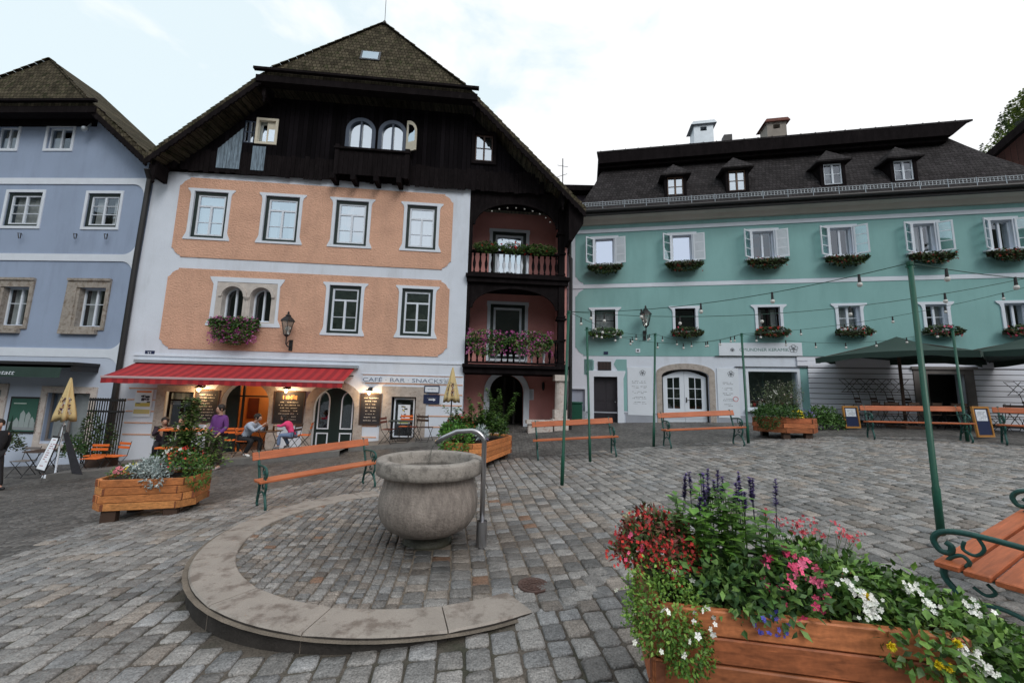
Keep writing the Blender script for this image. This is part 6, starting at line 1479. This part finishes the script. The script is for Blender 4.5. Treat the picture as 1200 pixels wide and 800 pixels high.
# items on the table: glasses
for i,(s,l) in enumerate(((-.35,'clear glass at the left on the narrow orange table'),(.1,'clear glass in the middle of the narrow orange table'),(.38,'pale cup near the standing man on the narrow orange table'))):
    p=f.P(s,.93,.02); k=MB(); k.lathe(p,[(.03,0),(.036,.11),(.033,.11),(.028,.01)],12); single('drinking_glass',k,MT['white_paint'],l,'glass',p)
for i,(s,l) in enumerate(((-.1,'small bottle on the folding table nearest the man in the hoodie'),(.1,'small bottle on the folding table nearest the child'))):
    p=TP(315,n_s)+Vector((s,0,.70)); k=MB(); k.smooth=True; k.lathe(p,[(.028,0),(.03,.1),(.012,.15),(.012,.2)],10); single('bottle',k,M('brown_glass_%d'%i,(.10,.04,.015),.15,.05,3),l,'bottle',p)
# orange chairs and plants before the slatted gate at the blue house
def BP(px,n): u=UN(BF,px,540,n); p=BF.P(u,0,n); p.z=g(p.x,p.y); return p
t=thing('slatted_gate','black vertical slatted gate with ivy between blue house and café','gate',BP(122,.9))
u0,u1=UN(BF,101,500,.9),UN(BF,142,500,.9); k=MB(); gz=BP(122,.9).z
for i in range(15): a=u0+(u1-u0)*i/14; k.box(BF,a-.011,a+.011,gz+.1,gz+2.15,.89,.91)
k.box(BF,u0,u1,gz+2.05,gz+2.13,.86,.94); k.box(BF,u0,u1,gz+.3,gz+.36,.86,.94); k.box(BF,u0,u1,gz+1.7,gz+1.76,.86,.94)
part('slats',k,MT['iron'],t)
rg=random.Random(71)
k=MB(); bush(k,BF.P(UN(BF,108,500,1.1),gz+1.0,1.15),(.28,.2,.75),700,.07,.045,rg,DG,hemi=False); bush(k,BF.P(UN(BF,125,500,1.1),gz+.9,1.1),(.35,.15,.5),500,.07,.045,rg,DG,hemi=False); single('climbing_ivy',k,lm,'dark ivy climbing over the black slatted gate','ivy',BP(112,1.15))
k=MB(); bush(k,BF.P(UN(BF,92,520,1.4),gz+.5,1.5),(.30,.25,.6),900,.07,.04,rg,[(.03,.08,.025),(.05,.11,.03)]); single('shrub',k,lm,'dense dark green shrub behind the a-frame sign at the left','shrub',BP(92,1.5))
k=MB(); bush(k,BF.P(UN(BF,6,520,.9),gz+.5,.9),(.55,.3,.55),900,.07,.04,rg,DG); single('shrub',k,lm,'low dark shrub against the blue wall behind the walking person','shrub',BP(6,.9))
folding_chair('folding_chair','bright orange folding chair on the left before the slatted gate',BP(109,1.9),R(10),'orange_w')
folding_chair('folding_chair','bright orange folding chair on the right before the slatted gate',BP(135,1.7),R(-12),'orange_w')
folding_chair('folding_chair','grey slatted folding chair under the green poster on the blue house',BP(28,1.6),R(5),'grey_w')
t=bistro_table('dark folding table between the grey folding chair and the a-frame sign',BP(50,1.7),.2,'dark_w',.74,.3)
k=MB(); f=Frame(BP(119,1.5),BF.e,BF.n); k.bbox(f,-.42,.42,.44,.475,-.17,.17,.008); o=thing('cafe_bench','low dark bench with an orange seat board before the slatted gate','bench',f.P(0,0,0)); part('seat',k,MT['orange_w'],o); k=MB(); k.box(f,-.38,.38,0,.44,-.13,.13); part('base',k,MT['dark_w'],o)
# A-frame sign, folded parasol
sb=G(70,566); t=thing('a_frame_sign','tall white price board leaning on a thin metal tripod frame at the left','sandwich board',sb)
apx=atY(73,497,sb.y+.1)
P_=lambda px,py,dy=0: atY(px,py,sb.y+dy)
k=MB(); 
for (a,b_,c_) in (((73,497),(48,565),-.25),((73,497),(97,557),-.05),((76,497),(62,548),.3),((76,497),(86,546),.35)): q_=G(*b_); k.tube([P_(a[0],a[1],.05),q_],.010,5)
part('tripod',k,M('metal_tube',(.35,.36,.37),.35,.05,4,metal=.8),t)
c0,c1,c2,c3=P_(61,510,-.04),P_(70,511,-.04),P_(51,554,-.26),P_(41,552,-.26)
ax_=(c1-c0).normalized(); 
pts=[P_(62,510,-.03),P_(70,511,.0),P_(51.5,554,-.23),P_(40.5,551,-.26)]; nn=(pts[1]-pts[0]).cross(pts[3]-pts[0]).normalized(); nn=nn if nn.y<0 else -nn
k=MB(); k.add([p for p in pts]+[p-nn*.03 for p in pts],[(0,1,2,3),(7,6,5,4),(0,4,5,1),(1,5,6,2),(2,6,7,3),(3,7,4,0)]); part('frame',k,MT['iron'],t)
qb=[P_(74,508,.10),P_(79,506,.10),P_(96,556,-.05),P_(84,555,-.05)]; k=MB(); k.add(qb+[p+Vector((0,.02,0)) for p in qb],[(0,1,2,3),(7,6,5,4),(0,4,5,1),(1,5,6,2),(2,6,7,3),(3,7,4,0)]); part('rear_board',k,MT['slate'],t)
k=MB(); m_=sum(pts,Vector())/4; ip=[m_+(p-m_)*.88+nn*.004 for p in pts]; k.add(ip,[(0,1,2,3)]); part('price_sheet',k,MT['white_paint'],t)
fu=(ip[1]-ip[0]); fd=(ip[3]-ip[0]); f=Frame(ip[0],fu,nn,-fd); k=MB(); rg=random.Random(5); W_=fu.length; Hh=fd.length
for i in range(13): 
    z=-Hh*(.06+.07*i); u=.04
    while u<W_*.9: w=rg.uniform(.03,.08); k.box(f,u,u+w,z-.012,z+.008,.001,.003) if rg.random()<.75 else None; u+=w+.02
part('print',k,M('red_grey_print',(.35,.18,.2),.8,.2,9),t)
def folded_parasol(px,py_top,py_c,py_b,base,label,s=1.0,pole_mat='trim'):
    b=base; T=atY(px,py_top,b.y); C_=atY(px,py_c,b.y); T=Vector((b.x,b.y,T.z)); t=thing('folded_parasol',label,'parasol',b)
    k=MB(); k.tube([b,T],.022,8); k.lathe(b,[(.25,0),(.24,.05),(.06,.08)],16); part('pole',k,MT[pole_mat],t)
    h=T.z-C_.z; k=MB(); prof=[(.02,h+.02),(.05,h*.9),(.10,h*.62),(.15,h*.35),(.20,h*.1),(.22,0),(.10,.02)]
    n_=36; vs=[]; fs=[]
    for i,(r_,z) in enumerate(prof):
        for j in range(n_): a=2*PI*j/n_; rr=r_*s*(1+.32*math.sin(a*6)*min(1,(h-z)/h*1.5)); zz=z-(.05*(1+math.sin(a*6+1)) if i==5 else 0); vs.append((b.x+rr*math.cos(a),b.y+rr*math.sin(a),C_.z+zz))
    rg=random.Random(3)
    for i in range(len(prof)-1):
        for j in range(n_): fs.append((i*n_+j,i*n_+(j+1)%n_,(i+1)*n_+(j+1)%n_,(i+1)*n_+j))
    k.add(vs,fs); k.smooth=True; pk=MB(); rg=random.Random(13)
    for _ in range(90):
        tt=rg.uniform(.12,.52); a=rg.uniform(PI,2*PI); rr=s*(.215-.2*tt)*(1+.32*math.sin(a*6)*min(1,tt*1.5))+.006; c=Vector((b.x+rr*math.cos(a),b.y+rr*math.sin(a),C_.z+h*tt)); o=Vector((math.cos(a),math.sin(a),.2)); e2=Vector((-math.sin(a),math.cos(a),0)); w=rg.uniform(.01,.028); hh=rg.uniform(.01,.035)
        pk.add([c-e2*w-Vector((0,0,hh)),c+e2*w-Vector((0,0,hh)),c+e2*w+Vector((0,0,hh)),c-e2*w+Vector((0,0,hh))],[(0,1,2,3)],rg.choice([(.08,.04,.09),(.5,.48,.45),(.10,.06,.04),(.25,.10,.06)]))
    part('print',pk,MT['paint'],t)
    part('canopy',k,M('printed_parasol_cloth',(.60,.47,.24),.8,.1,4,.05,40) ,t)
    return t
folded_parasol(72,443,490,0,G(64,558),'folded yellow and white parasol with dark printed pictures, left of the café')
pb=TP(527,1.9); folded_parasol(529,431,468,0,pb,'folded yellow parasol on a dark pole right of the café signs',.95,'iron')
# furniture stack before the café window
gp=lambda px,n: (lambda p: Vector((p.x,p.y,terr(UN(CF,px,520,n),n))))(CF.P(UN(CF,px,520,n),0,n))
bistro_table('dark green folding table among folded chairs before the stone framed window',gp(468,1.15),.15,'dkgreen',.70,.36)
folding_chair('folding_chair','orange backed folding chair leaning left of the green table',gp(454,1.2),R(80),'copper_red')
folding_chair('folding_chair','orange backed folding chair behind the green table under the café window',gp(474,.55),R(5),'orange_w')
folding_chair('folding_chair','reddish folding chair just right of the green table',gp(484,1.0),R(-60),'copper_red')
folding_chair('folding_chair','dark wooden slatted chair seen from behind, nearest to the fountain spout',gp(497,1.45),R(165),'dark_w')
k=MB(); c=gp(535,.8); k.bbox(Frame(c,CF.e,CF.n),-.28,.28,0,.42,-.2,.2,.02); 
single('crate',k,MT['dark_w'],'low dark box with pots standing behind the fountain spout','box',c)
for i,(dx,mt_,lb) in enumerate(((-.12,'trim','small pale flower pot on the dark box behind the water spout'),(.14,'copper_red','terracotta flower pot on the dark box behind the water spout'))):
    p=c+Vector((dx,0,.42)); k=MB(); k.lathe(p,[(.07,0),(.10,.2),(.09,.2),(.06,.03)],14); t=thing('flower_pot',lb,'flower pot',p); part('pot',k,MT[mt_],t); k=MB(); rg=random.Random(i); bush(k,p+Vector((0,0,.2)),(.14,.14,.16),160,.05,.03,rg,GR); blossoms(k,dome_pts(p+Vector((0,0,.22)),(.14,.14,.15),16,rg,0),.02,rg,RED+PINK); part('plant',k,lm,t)
# green bin by the door
b_=TF.P(2.75,0,.45); b_.z=g(b_.x,b_.y); t=thing('litter_bin','dark green waste bin by the pale grey door of the teal house','bin',b_)
f=Frame(b_,TF.e,TF.n); k=MB(); k.bbox(f,-.27,.27,.03,.82,-.25,.25,.03); part('body',k,MT['pole'],t); k=MB(); k.bbox(f,-.3,.3,.822,.90,-.28,.28,.03); part('lid',k,MT['pole'],t)
# ---- right side: parasols, menus, stacked furniture
def parasol(cx,cy,zr_,zt_,hs,yaw,label,polex=0):
    b=Vector((cx,cy,g(cx,cy))); t=thing('garden_parasol',label,'parasol',b,'open dark green parasols at the right')
    cs=[Vector((cx+hs*math.sqrt(2)*math.cos(yaw+R(45+90*i)),cy+hs*math.sqrt(2)*math.sin(yaw+R(45+90*i)),zr_)) for i in range(4)]
    ap=Vector((cx,cy,zt_)); k=MB(); k.smooth=True
    for i in range(4):
        a,c=cs[i],cs[(i+1)%4]; m_=(a+c)/2; n_=8; rows=[]
        for r_ in range(7):
            s=r_/6; row=[]
            for q_ in range(n_+1):
                w=q_/n_; p=ap.lerp(a.lerp(c,w),s); p=p.copy(); p.z-=.10*math.sin(PI*w)*-s*.0; p.z+= -.09*math.sin(PI*s) + (.10*math.sin(PI*w)*s); row.append(p)
            rows.append(row)
        vs=[p for row in rows for p in row]; k.add(vs,[(r_*(n_+1)+q_,r_*(n_+1)+q_+1,(r_+1)*(n_+1)+q_+1,(r_+1)*(n_+1)+q_) for r_ in range(6) for q_ in range(n_)])
        low=[p-Vector((0,0,.17+.03*math.sin(q_*1.9))) for q_,p in enumerate(rows[-1])]
        k.add(rows[-1]+low,[(q_,q_+1,q_+n_+2,q_+n_+1) for q_ in range(n_)])
    part('canopy',k,MT['green_cloth'],t)
    k=MB(); k.tube([b,ap-Vector((0,0,.05))],.045,10); k.box(Frame(b,(1,0,0),(0,-1,0)),-.35,.35,0,.09,-.35,.35); part('pole',k,MT['dark_w'],t)
    for c in cs: k=MB(); k.tube([ap-Vector((0,0,.12)),c-Vector((0,0,.03))],.014,4); part('rib',k,MT['dark_w'],t)
pc=atY(1057,421,12.9); parasol(pc.x-.1,12.9,3.02,3.76,1.8,R(38),'open dark green parasol over the cladding, left of the tallest pole')
pc=atY(1225,421,11.6); parasol(pc.x,11.6,3.05,3.74,1.85,R(20),'open dark green parasol cut by the right edge of the picture')
def easel(px,py,label,tall=.72):
    b=G(px,py); f=Frame(b,(1,.25,0),(.25,-1,0)).sub(0,0,0,0,R(4)); t=thing('menu_easel',label,'menu board',b)
    k=MB(); A_,B_=ring(-.31,.31,.04,tall,.05); k.prism(f,A_,-.02,.02,[B_],back=True); part('wood_frame',k,M('golden_frame_wood',(.42,.20,.05),.5,.15,5),t)
    k=MB(); k.box(f,-.27,.27,.08,tall-.04,-.012,.004); part('board',k,MT['navy'],t)
    k=MB(); k.box(f,-.2,.2,tall*.55,tall-.08,.004,.008); s=part('menu_sheet',k,MT['white_paint'],t)
    k=MB(); scribble(k,f,-.17,.17,tall*.58,tall-.12,7,.0085,random.Random(px),fill=.9); part('print',k,MT['textgrey'],t)
    k=MB(); k.tube([f.P(0,tall-.05,-.03),b+Vector((.05,.45,0))],.012,5); part('prop',k,MT['dark_w'],t)
easel(1000,503,'framed menu easel with white sheet at the left end of the right bench',.72)
easel(1156,514,'framed menu easel between the two rightmost benches',.80)
rg=random.Random(81)
k=MB(); c=G(966,503); bush(k,c+Vector((0,.0,.12)),(.62,.32,.58),2200,.09,.045,rg,[(.06,.14,.03),(.10,.20,.05),(.04,.09,.02)]); 
for i in range(34): p=c+Vector((rg.gauss(0,.28),rg.gauss(0,.12),.1)); k.tube([p,p+Vector((rg.gauss(0,.06),0,rg.uniform(.35,.55)))],.004,3,col=(.09,.17,.04))
single('hedge_plant',k,lm,'bushy green plant between the flower planter and the left menu easel','plant',c)
# tables with upturned folded chairs whose crossed legs stand against the cladding
dkc=None
for (x0,lab) in ((12.55,'first'),(13.05,'second'),(13.55,'third'),(14.05,'fourth')):
    p=TF.P(x0-.25,0,.9); p.z=g(p.x,p.y)
    if dkc is None: dkc=folding_chair('folding_chair','first of the four upturned dark chairs, counted from the left, with crossed legs up against the cladding',p+Vector((0,0,1.62)),0,'dark_w','upturned dark chairs against the white cladding'); dkc['label']='leftmost of four upturned dark chairs with crossed legs against the white cladding'; o=dkc
    else: o=dup(dkc,p+Vector((0,0,1.62)),0,'%s from the left of four upturned dark chairs against the white cladding'%lab)
    o.rotation_euler=(PI,0,R(80)+R(-10.4))
p=TF.P(17.2,0,.9); p.z=g(p.x,p.y)+1.62; o=dup(dkc,p,0,'single upturned dark chair with crossed legs near the right edge, before the cladding'); o.rotation_euler=(PI,0,R(70))
for i,(u,n,l) in enumerate(((12.6,.95,'left'),(13.7,.95,'second'),(14.9,1.6,'third'),(17.3,1.0,'right end'))):
    p=TF.P(u-.1,0,n); p.z=g(p.x,p.y); bistro_table(['leftmost dark table under the upturned chairs','second dark table under the upturned chairs, beside the parasol pole','dark slatted table in front of the open dark doorway','dark table under the single upturned chair at the right'][i],p,R(-10),'dark_w',.74,.42,'dark café tables before the cladding')
for i,(px,n,yw) in enumerate(((1020,1.9,200),(1042,1.8,170),(1066,2.0,185),(1092,1.9,190),(1122,1.8,160),(1172,1.6,200),(1188,1.4,150))):
    u=UN(TF,px,500,n); p=TF.P(u,0,n); p.z=g(p.x,p.y)
    lb=['brown slatted chair directly behind the left end of the right bench','second brown slatted chair behind the right bench','brown slatted chair left of the tallest pole, behind the bench','brown slatted chair just right of the tallest pole, behind the bench','brown slatted chair by the dark doorway near the thin pole','dark chair behind the right menu easel','dark chair nearest the right edge before the cladding'][i]
    if i==0: c0_=folding_chair('folding_chair',lb,p,R(yw),'brown_w','brown slatted chairs behind the right benches')
    else: dup(c0_,p,R(yw),lb)
# goods in the shop window
rg=random.Random(91)
for i in range(9):
    u=9.5+i*.17; h=rg.uniform(.12,.26); p=TF.P(u,1.30,-.25-.1*(i%2)); k=MB(); k.smooth=True; k.lathe(p,[(.04,0),(.06,h*.4),(.05,h*.8),(.055,h)],12)
    col=['cream','red_cloth','cream','trim','chimney_b','trim','cream','red_cloth','trim'][i]
    single('ceramic_vase',k,MT[col],['tall','small','round','plain','squat','slim','wide','short','last'][i]+' %s vase, number %d from the left in the shop window'%({'cream':'cream','red_cloth':'red','trim':'white','chimney_b':'brown'}[col],i+1),'vase',p,'vases in the shop window')
# ================================================================ PEOPLE
def skin(name,pts,edges,mat,parent,sub=1,root=0):
    names=list(pts); me=bpy.data.meshes.new(name); off=OFF[parent.name]
    me.from_pydata([tuple(Vector(pts[n][0])-off) for n in names],[(names.index(a),names.index(b)) for a,b in edges],[])
    o=bpy.data.objects.new(name,me); COL.objects.link(o)
    md=o.modifiers.new('s','SKIN'); ss=o.modifiers.new('d','SUBSURF'); ss.levels=sub; ss.render_levels=sub
    lay=me.skin_vertices[0] if me.skin_vertices else None
    if lay is None:
        bpy.context.view_layer.objects.active=o
        import bmesh
        bm=bmesh.new(); bm.from_mesh(me); bm.verts.layers.skin.verify(); bm.to_mesh(me); bm.free(); lay=me.skin_vertices[0]
    for i,n in enumerate(names):
        r_=pts[n][1]; r_=(r_,r_) if not isinstance(r_,tuple) else r_
        lay.data[i].radius=r_; lay.data[i].use_root=(i==root)
    bpy.context.view_layer.update()
    m2=bpy.data.meshes.new_from_object(o.evaluated_get(bpy.context.evaluated_depsgraph_get()))
    bpy.data.objects.remove(o); m2.name=name; m2.materials.clear(); m2.materials.append(mat)
    m2.polygons.foreach_set('use_smooth',[True]*len(m2.polygons))
    o=bpy.data.objects.new(name,m2); COL.objects.link(o); o.parent=parent; OFF[o.name]=off; return o
def person(label,loc,yaw,J,shirt,trou,shoe,hair='hairm',s=1.0,long_hair=False,sleeve=True):
    """J: joints in local metres (x right of the person's view line, y forward = -, z up)"""
    t=thing('person',label,'person',loc); c,sn=math.cos(yaw),math.sin(yaw)
    W_=lambda p: Vector((loc[0]+s*(p[0]*c-p[1]*sn),loc[1]+s*(p[0]*sn+p[1]*c),loc[2]+s*p[2]))
    def d(name,r_): return (W_(J[name]),r_ if not isinstance(r_,tuple) else tuple(q*s for q in r_)) if isinstance(r_,tuple) else (W_(J[name]),r_*s)
    V=lambda n: Vector(J[n]); fwd=Vector(J['face']).normalized()
    J=dict(J); hd=V('head'); J['chin']=tuple(hd+Vector((0,0,-.085))+fwd*.055); J['crown']=tuple(hd+Vector((0,0,.09))-fwd*.01); J['nose']=tuple(hd+fwd*.105+Vector((0,0,-.015))); J['mid']=tuple(hd+fwd*.03)
    pts={}; ed=[]
    def P(n,r_): pts[n]=d(n,r_)
    P('pelvis',.10); P('waist',.085); P('chest',.095); P('neck0',.06); P('neck',.048); P('mid',.078); P('crown',.07); P('chin',.042); P('nose',.016)
    ed+=[('pelvis','waist'),('waist','chest'),('chest','neck0'),('neck0','neck'),('neck','mid'),('mid','crown'),('mid','chin'),('mid','nose')]
    for q in 'lr':
        P('sh'+q,.050); P('el'+q,.042); P('wr'+q,.027); P('hip'+q,.075); P('kn'+q,.055); P('an'+q,.036); P('toe'+q,.032)
        ed+=[('chest','sh'+q),('sh'+q,'el'+q),('el'+q,'wr'+q),('pelvis','hip'+q),('hip'+q,'kn'+q),('kn'+q,'an'+q),('an'+q,'toe'+q)]
        w=V('wr'+q); e=V('el'+q); a=(w-e).normalized(); J['pa'+q]=tuple(w+a*.075); P('pa'+q,.030); ed.append(('wr'+q,'pa'+q))
        sd=a.cross(Vector((0,0,1))); sd=sd.normalized() if sd.length>.1 else Vector((1,0,0)); dn=a.cross(sd).normalized(); dn=dn if dn.z<0 else -dn
        for i in range(4):
            o_=sd*((i-1.5)*.021); k1='f%d'%i+q; k2='g%d'%i+q; L_=.045 if i in (0,3) else .055
            J[k1]=tuple(Vector(J['pa'+q])+o_+a*.035+dn*.004); J[k2]=tuple(Vector(J[k1])+a*L_*.85+dn*L_*.45); P(k1,.0095); P(k2,.0075); ed+=[('pa'+q,k1),(k1,k2)]
        J['th'+q]=tuple(w+a*.045+sd*.035+dn*.012); J['ti'+q]=tuple(w+a*.08+sd*.045+dn*.028); P('th'+q,.011); P('ti'+q,.009); ed+=[('wr'+q,'th'+q),('th'+q,'ti'+q)]
    skin('body',pts,ed,MT['skin'],t)
    g_=lambda ns: {n:d(n,r_) for n,r_ in ns}
    J['neckc']=tuple(V('neck0').lerp(V('neck'),.35))
    def cuff(q,f=.94): J['cu'+q]=tuple(V('el'+q).lerp(V('wr'+q),f)); return 'cu'+q
    cl,cr=cuff('l'),cuff('r')
    J['hem']=tuple(V('pelvis').lerp(V('waist'),-.10))
    skin('shirt',g_([('waist',(.135,.125)),('hem',(.15,.135)),('chest',(.152,.14)),('neckc',.066),('shl',.080),('shr',.080),('ell',.060),('elr',.060),(cl,.042),(cr,.042)]),[('waist','hem'),('waist','chest'),('chest','neckc'),('chest','shl'),('chest','shr'),('shl','ell'),('shr','elr'),('ell',cl),('elr',cr)],shirt,t)
    for q in 'lr': J['sock'+q]=tuple(V('kn'+q).lerp(V('an'+q),.96))
    skin('trousers',g_([('pelvis',(.14,.13)),('hipl',.105),('hipr',.105),('knl',.078),('knr',.078),('sockl',.062),('sockr',.062)]),[('pelvis','hipl'),('pelvis','hipr'),('hipl','knl'),('hipr','knr'),('knl','sockl'),('knr','sockr')],trou,t)
    for q in 'lr':
        J['heel'+q]=tuple(V('an'+q)+(V('an'+q)-V('toe'+q)).normalized()*.05+Vector((0,0,-.03))); J['to2'+q]=tuple(V('toe'+q)+(V('toe'+q)-V('an'+q)).normalized()*.04)
        skin('shoe',g_([('heel'+q,.042),('toe'+q,.043),('to2'+q,.032)]),[('heel'+q,'toe'+q),('toe'+q,'to2'+q)],shoe,t)
    k=MB(); k.smooth=True; hc=hd-fwd*.022+Vector((0,0,.038)); k.ball(W_(hc),.102*s,14,10,sc=(1,1,1.0)); 
    if long_hair: k.ball(W_(hd-fwd*.06+Vector((0,0,-.08))),.09*s,12,8,sc=(1,1,1.5))
    part('hair',k,MT[hair],t)
    k=MB(); sd=fwd.cross(Vector((0,0,1))).normalized()
    for s_ in (-1,1): k.ball(W_(hd+fwd*.097+sd*.031*s_+Vector((0,0,.008))),.010*s,6,4)
    part('eyes',k,MT['iron'],t)
    k=MB(); k.ball(W_(hd+fwd*.094+Vector((0,0,-.058))),.016*s,6,4,sc=(1.2,1.2,.35)); part('mouth',k,cm('lips',(.30,.10,.08),.6),t)
    k=MB()
    for s_ in (-1,1): k.ball(W_(hd+sd*.083*s_+Vector((0,0,-.005))),.026*s,8,6,sc=(.5,.9,1.2))
    part('ears',k,MT['skin'],t)
    return t
stand=dict(pelvis=(0,0,.93),waist=(0,0,1.06),chest=(0,-.01,1.30),neck0=(0,0,1.44),neck=(0,-.01,1.50),head=(0,-.02,1.62),shl=(.175,0,1.40),shr=(-.175,0,1.40),ell=(.23,.02,1.13),elr=(-.23,.0,1.13),wrl=(.20,-.16,.98),wrr=(-.17,-.22,1.0),hipl=(.09,0,.88),hipr=(-.09,0,.88),knl=(.10,-.01,.49),knr=(-.11,-.03,.49),anl=(.11,.02,.08),anr=(-.13,.0,.08),toel=(.13,-.13,.04),toer=(-.16,-.15,.04),face=(-.35,-1,-.05))
person('man standing in a purple shirt and dark trousers at the end of the orange table',G(251,550),R(-12),stand,cm('purple_shirt',(.14,.04,.20),.8),cm('dark_plum_trousers',(.030,.012,.022),.8),cm('pale_shoes',(.4,.33,.33),.6))
sit=dict(pelvis=(0,.08,.50),waist=(0,.03,.63),chest=(0,-.14,.86),neck0=(0,-.22,.98),neck=(0,-.26,1.03),head=(0,-.32,1.14),shl=(.18,-.16,.94),shr=(-.18,-.16,.94),ell=(.22,-.34,.74),elr=(-.21,-.40,.76),wrl=(.09,-.52,.88),wrr=(-.08,-.56,.94),hipl=(.10,.04,.50),hipr=(-.10,.04,.50),knl=(.14,-.36,.50),knr=(-.15,-.32,.49),anl=(.13,-.36,.09),anr=(-.15,-.12,.09),toel=(.14,-.50,.04),toer=(-.16,-.26,.04),face=(0,-1,-.12))
p=TP(288,n_s); person('man in a pale grey hoodie sitting sideways and leaning forward with hands at his mouth',p,R(84),sit,cm('grey_hoodie',(.36,.42,.52),.85),cm('black_trousers',(.015,.015,.018),.8),cm('white_shoes',(.7,.7,.7),.6))
kid=dict(sit); kid.update(ell=(.2,-.3,.84),elr=(-.2,-.3,.84),wrl=(.15,-.5,.86),wrr=(-.15,-.5,.86))
p=TP(340,n_s)+Vector((0,0,.12)); person('child in a bright pink jacket with long dark hair at the small table',p,R(-84),kid,cm('pink_jacket',(.75,.06,.20),.8),cm('blue_jeans',(.16,.22,.36),.85),cm('grey_child_shoes',(.2,.2,.22),.7),s=.80,long_hair=True)
for (px,n_,yw,lb,cl_) in ((211,1.15,0,'dark haired guest in black seated behind the orange table beside the standing man',(.015,.013,.018)),(190,1.2,40,'guest in dark clothes seated behind the climbing plant of the left planter',(.03,.018,.03))):
    sj=dict(sit); sj.update(chest=(0,0,.90),neck0=(0,0,1.03),neck=(0,-.01,1.08),head=(0,-.03,1.20),shl=(.18,0,.98),shr=(-.18,0,.98),ell=(.22,-.2,.80),elr=(-.22,-.2,.80),wrl=(.10,-.42,.96),wrr=(-.10,-.42,.96)); 
    folding_chair('folding_chair','dark chair under the '+lb.split(' seated')[0],TP(px,n_),R(yw),'dark_w')
    person(lb,TP(px,n_),R(yw),sj,cm('dark_top',cl_,.8),cm('dark_trousers2',(.02,.02,.025),.8),MT['iron'])
walk=dict(stand); walk.update(knl=(.10,-.12,.50),anl=(.10,-.30,.10),toel=(.11,-.44,.08),knr=(-.10,.08,.48),anr=(-.10,.30,.12),toer=(-.10,.18,.04),wrl=(.22,.18,.90),ell=(.23,.10,1.12),wrr=(-.22,-.28,.95),elr=(-.23,-.08,1.13),face=(0,-1,-.05))
p=G(-16,575); person('person in dark clothes walking into the picture at the left edge',p,R(70),walk,cm('black_jacket',(.014,.015,.02),.8),cm('black_trousers3',(.012,.012,.015),.8),cm('black_shoes',(.02,.02,.025),.5))
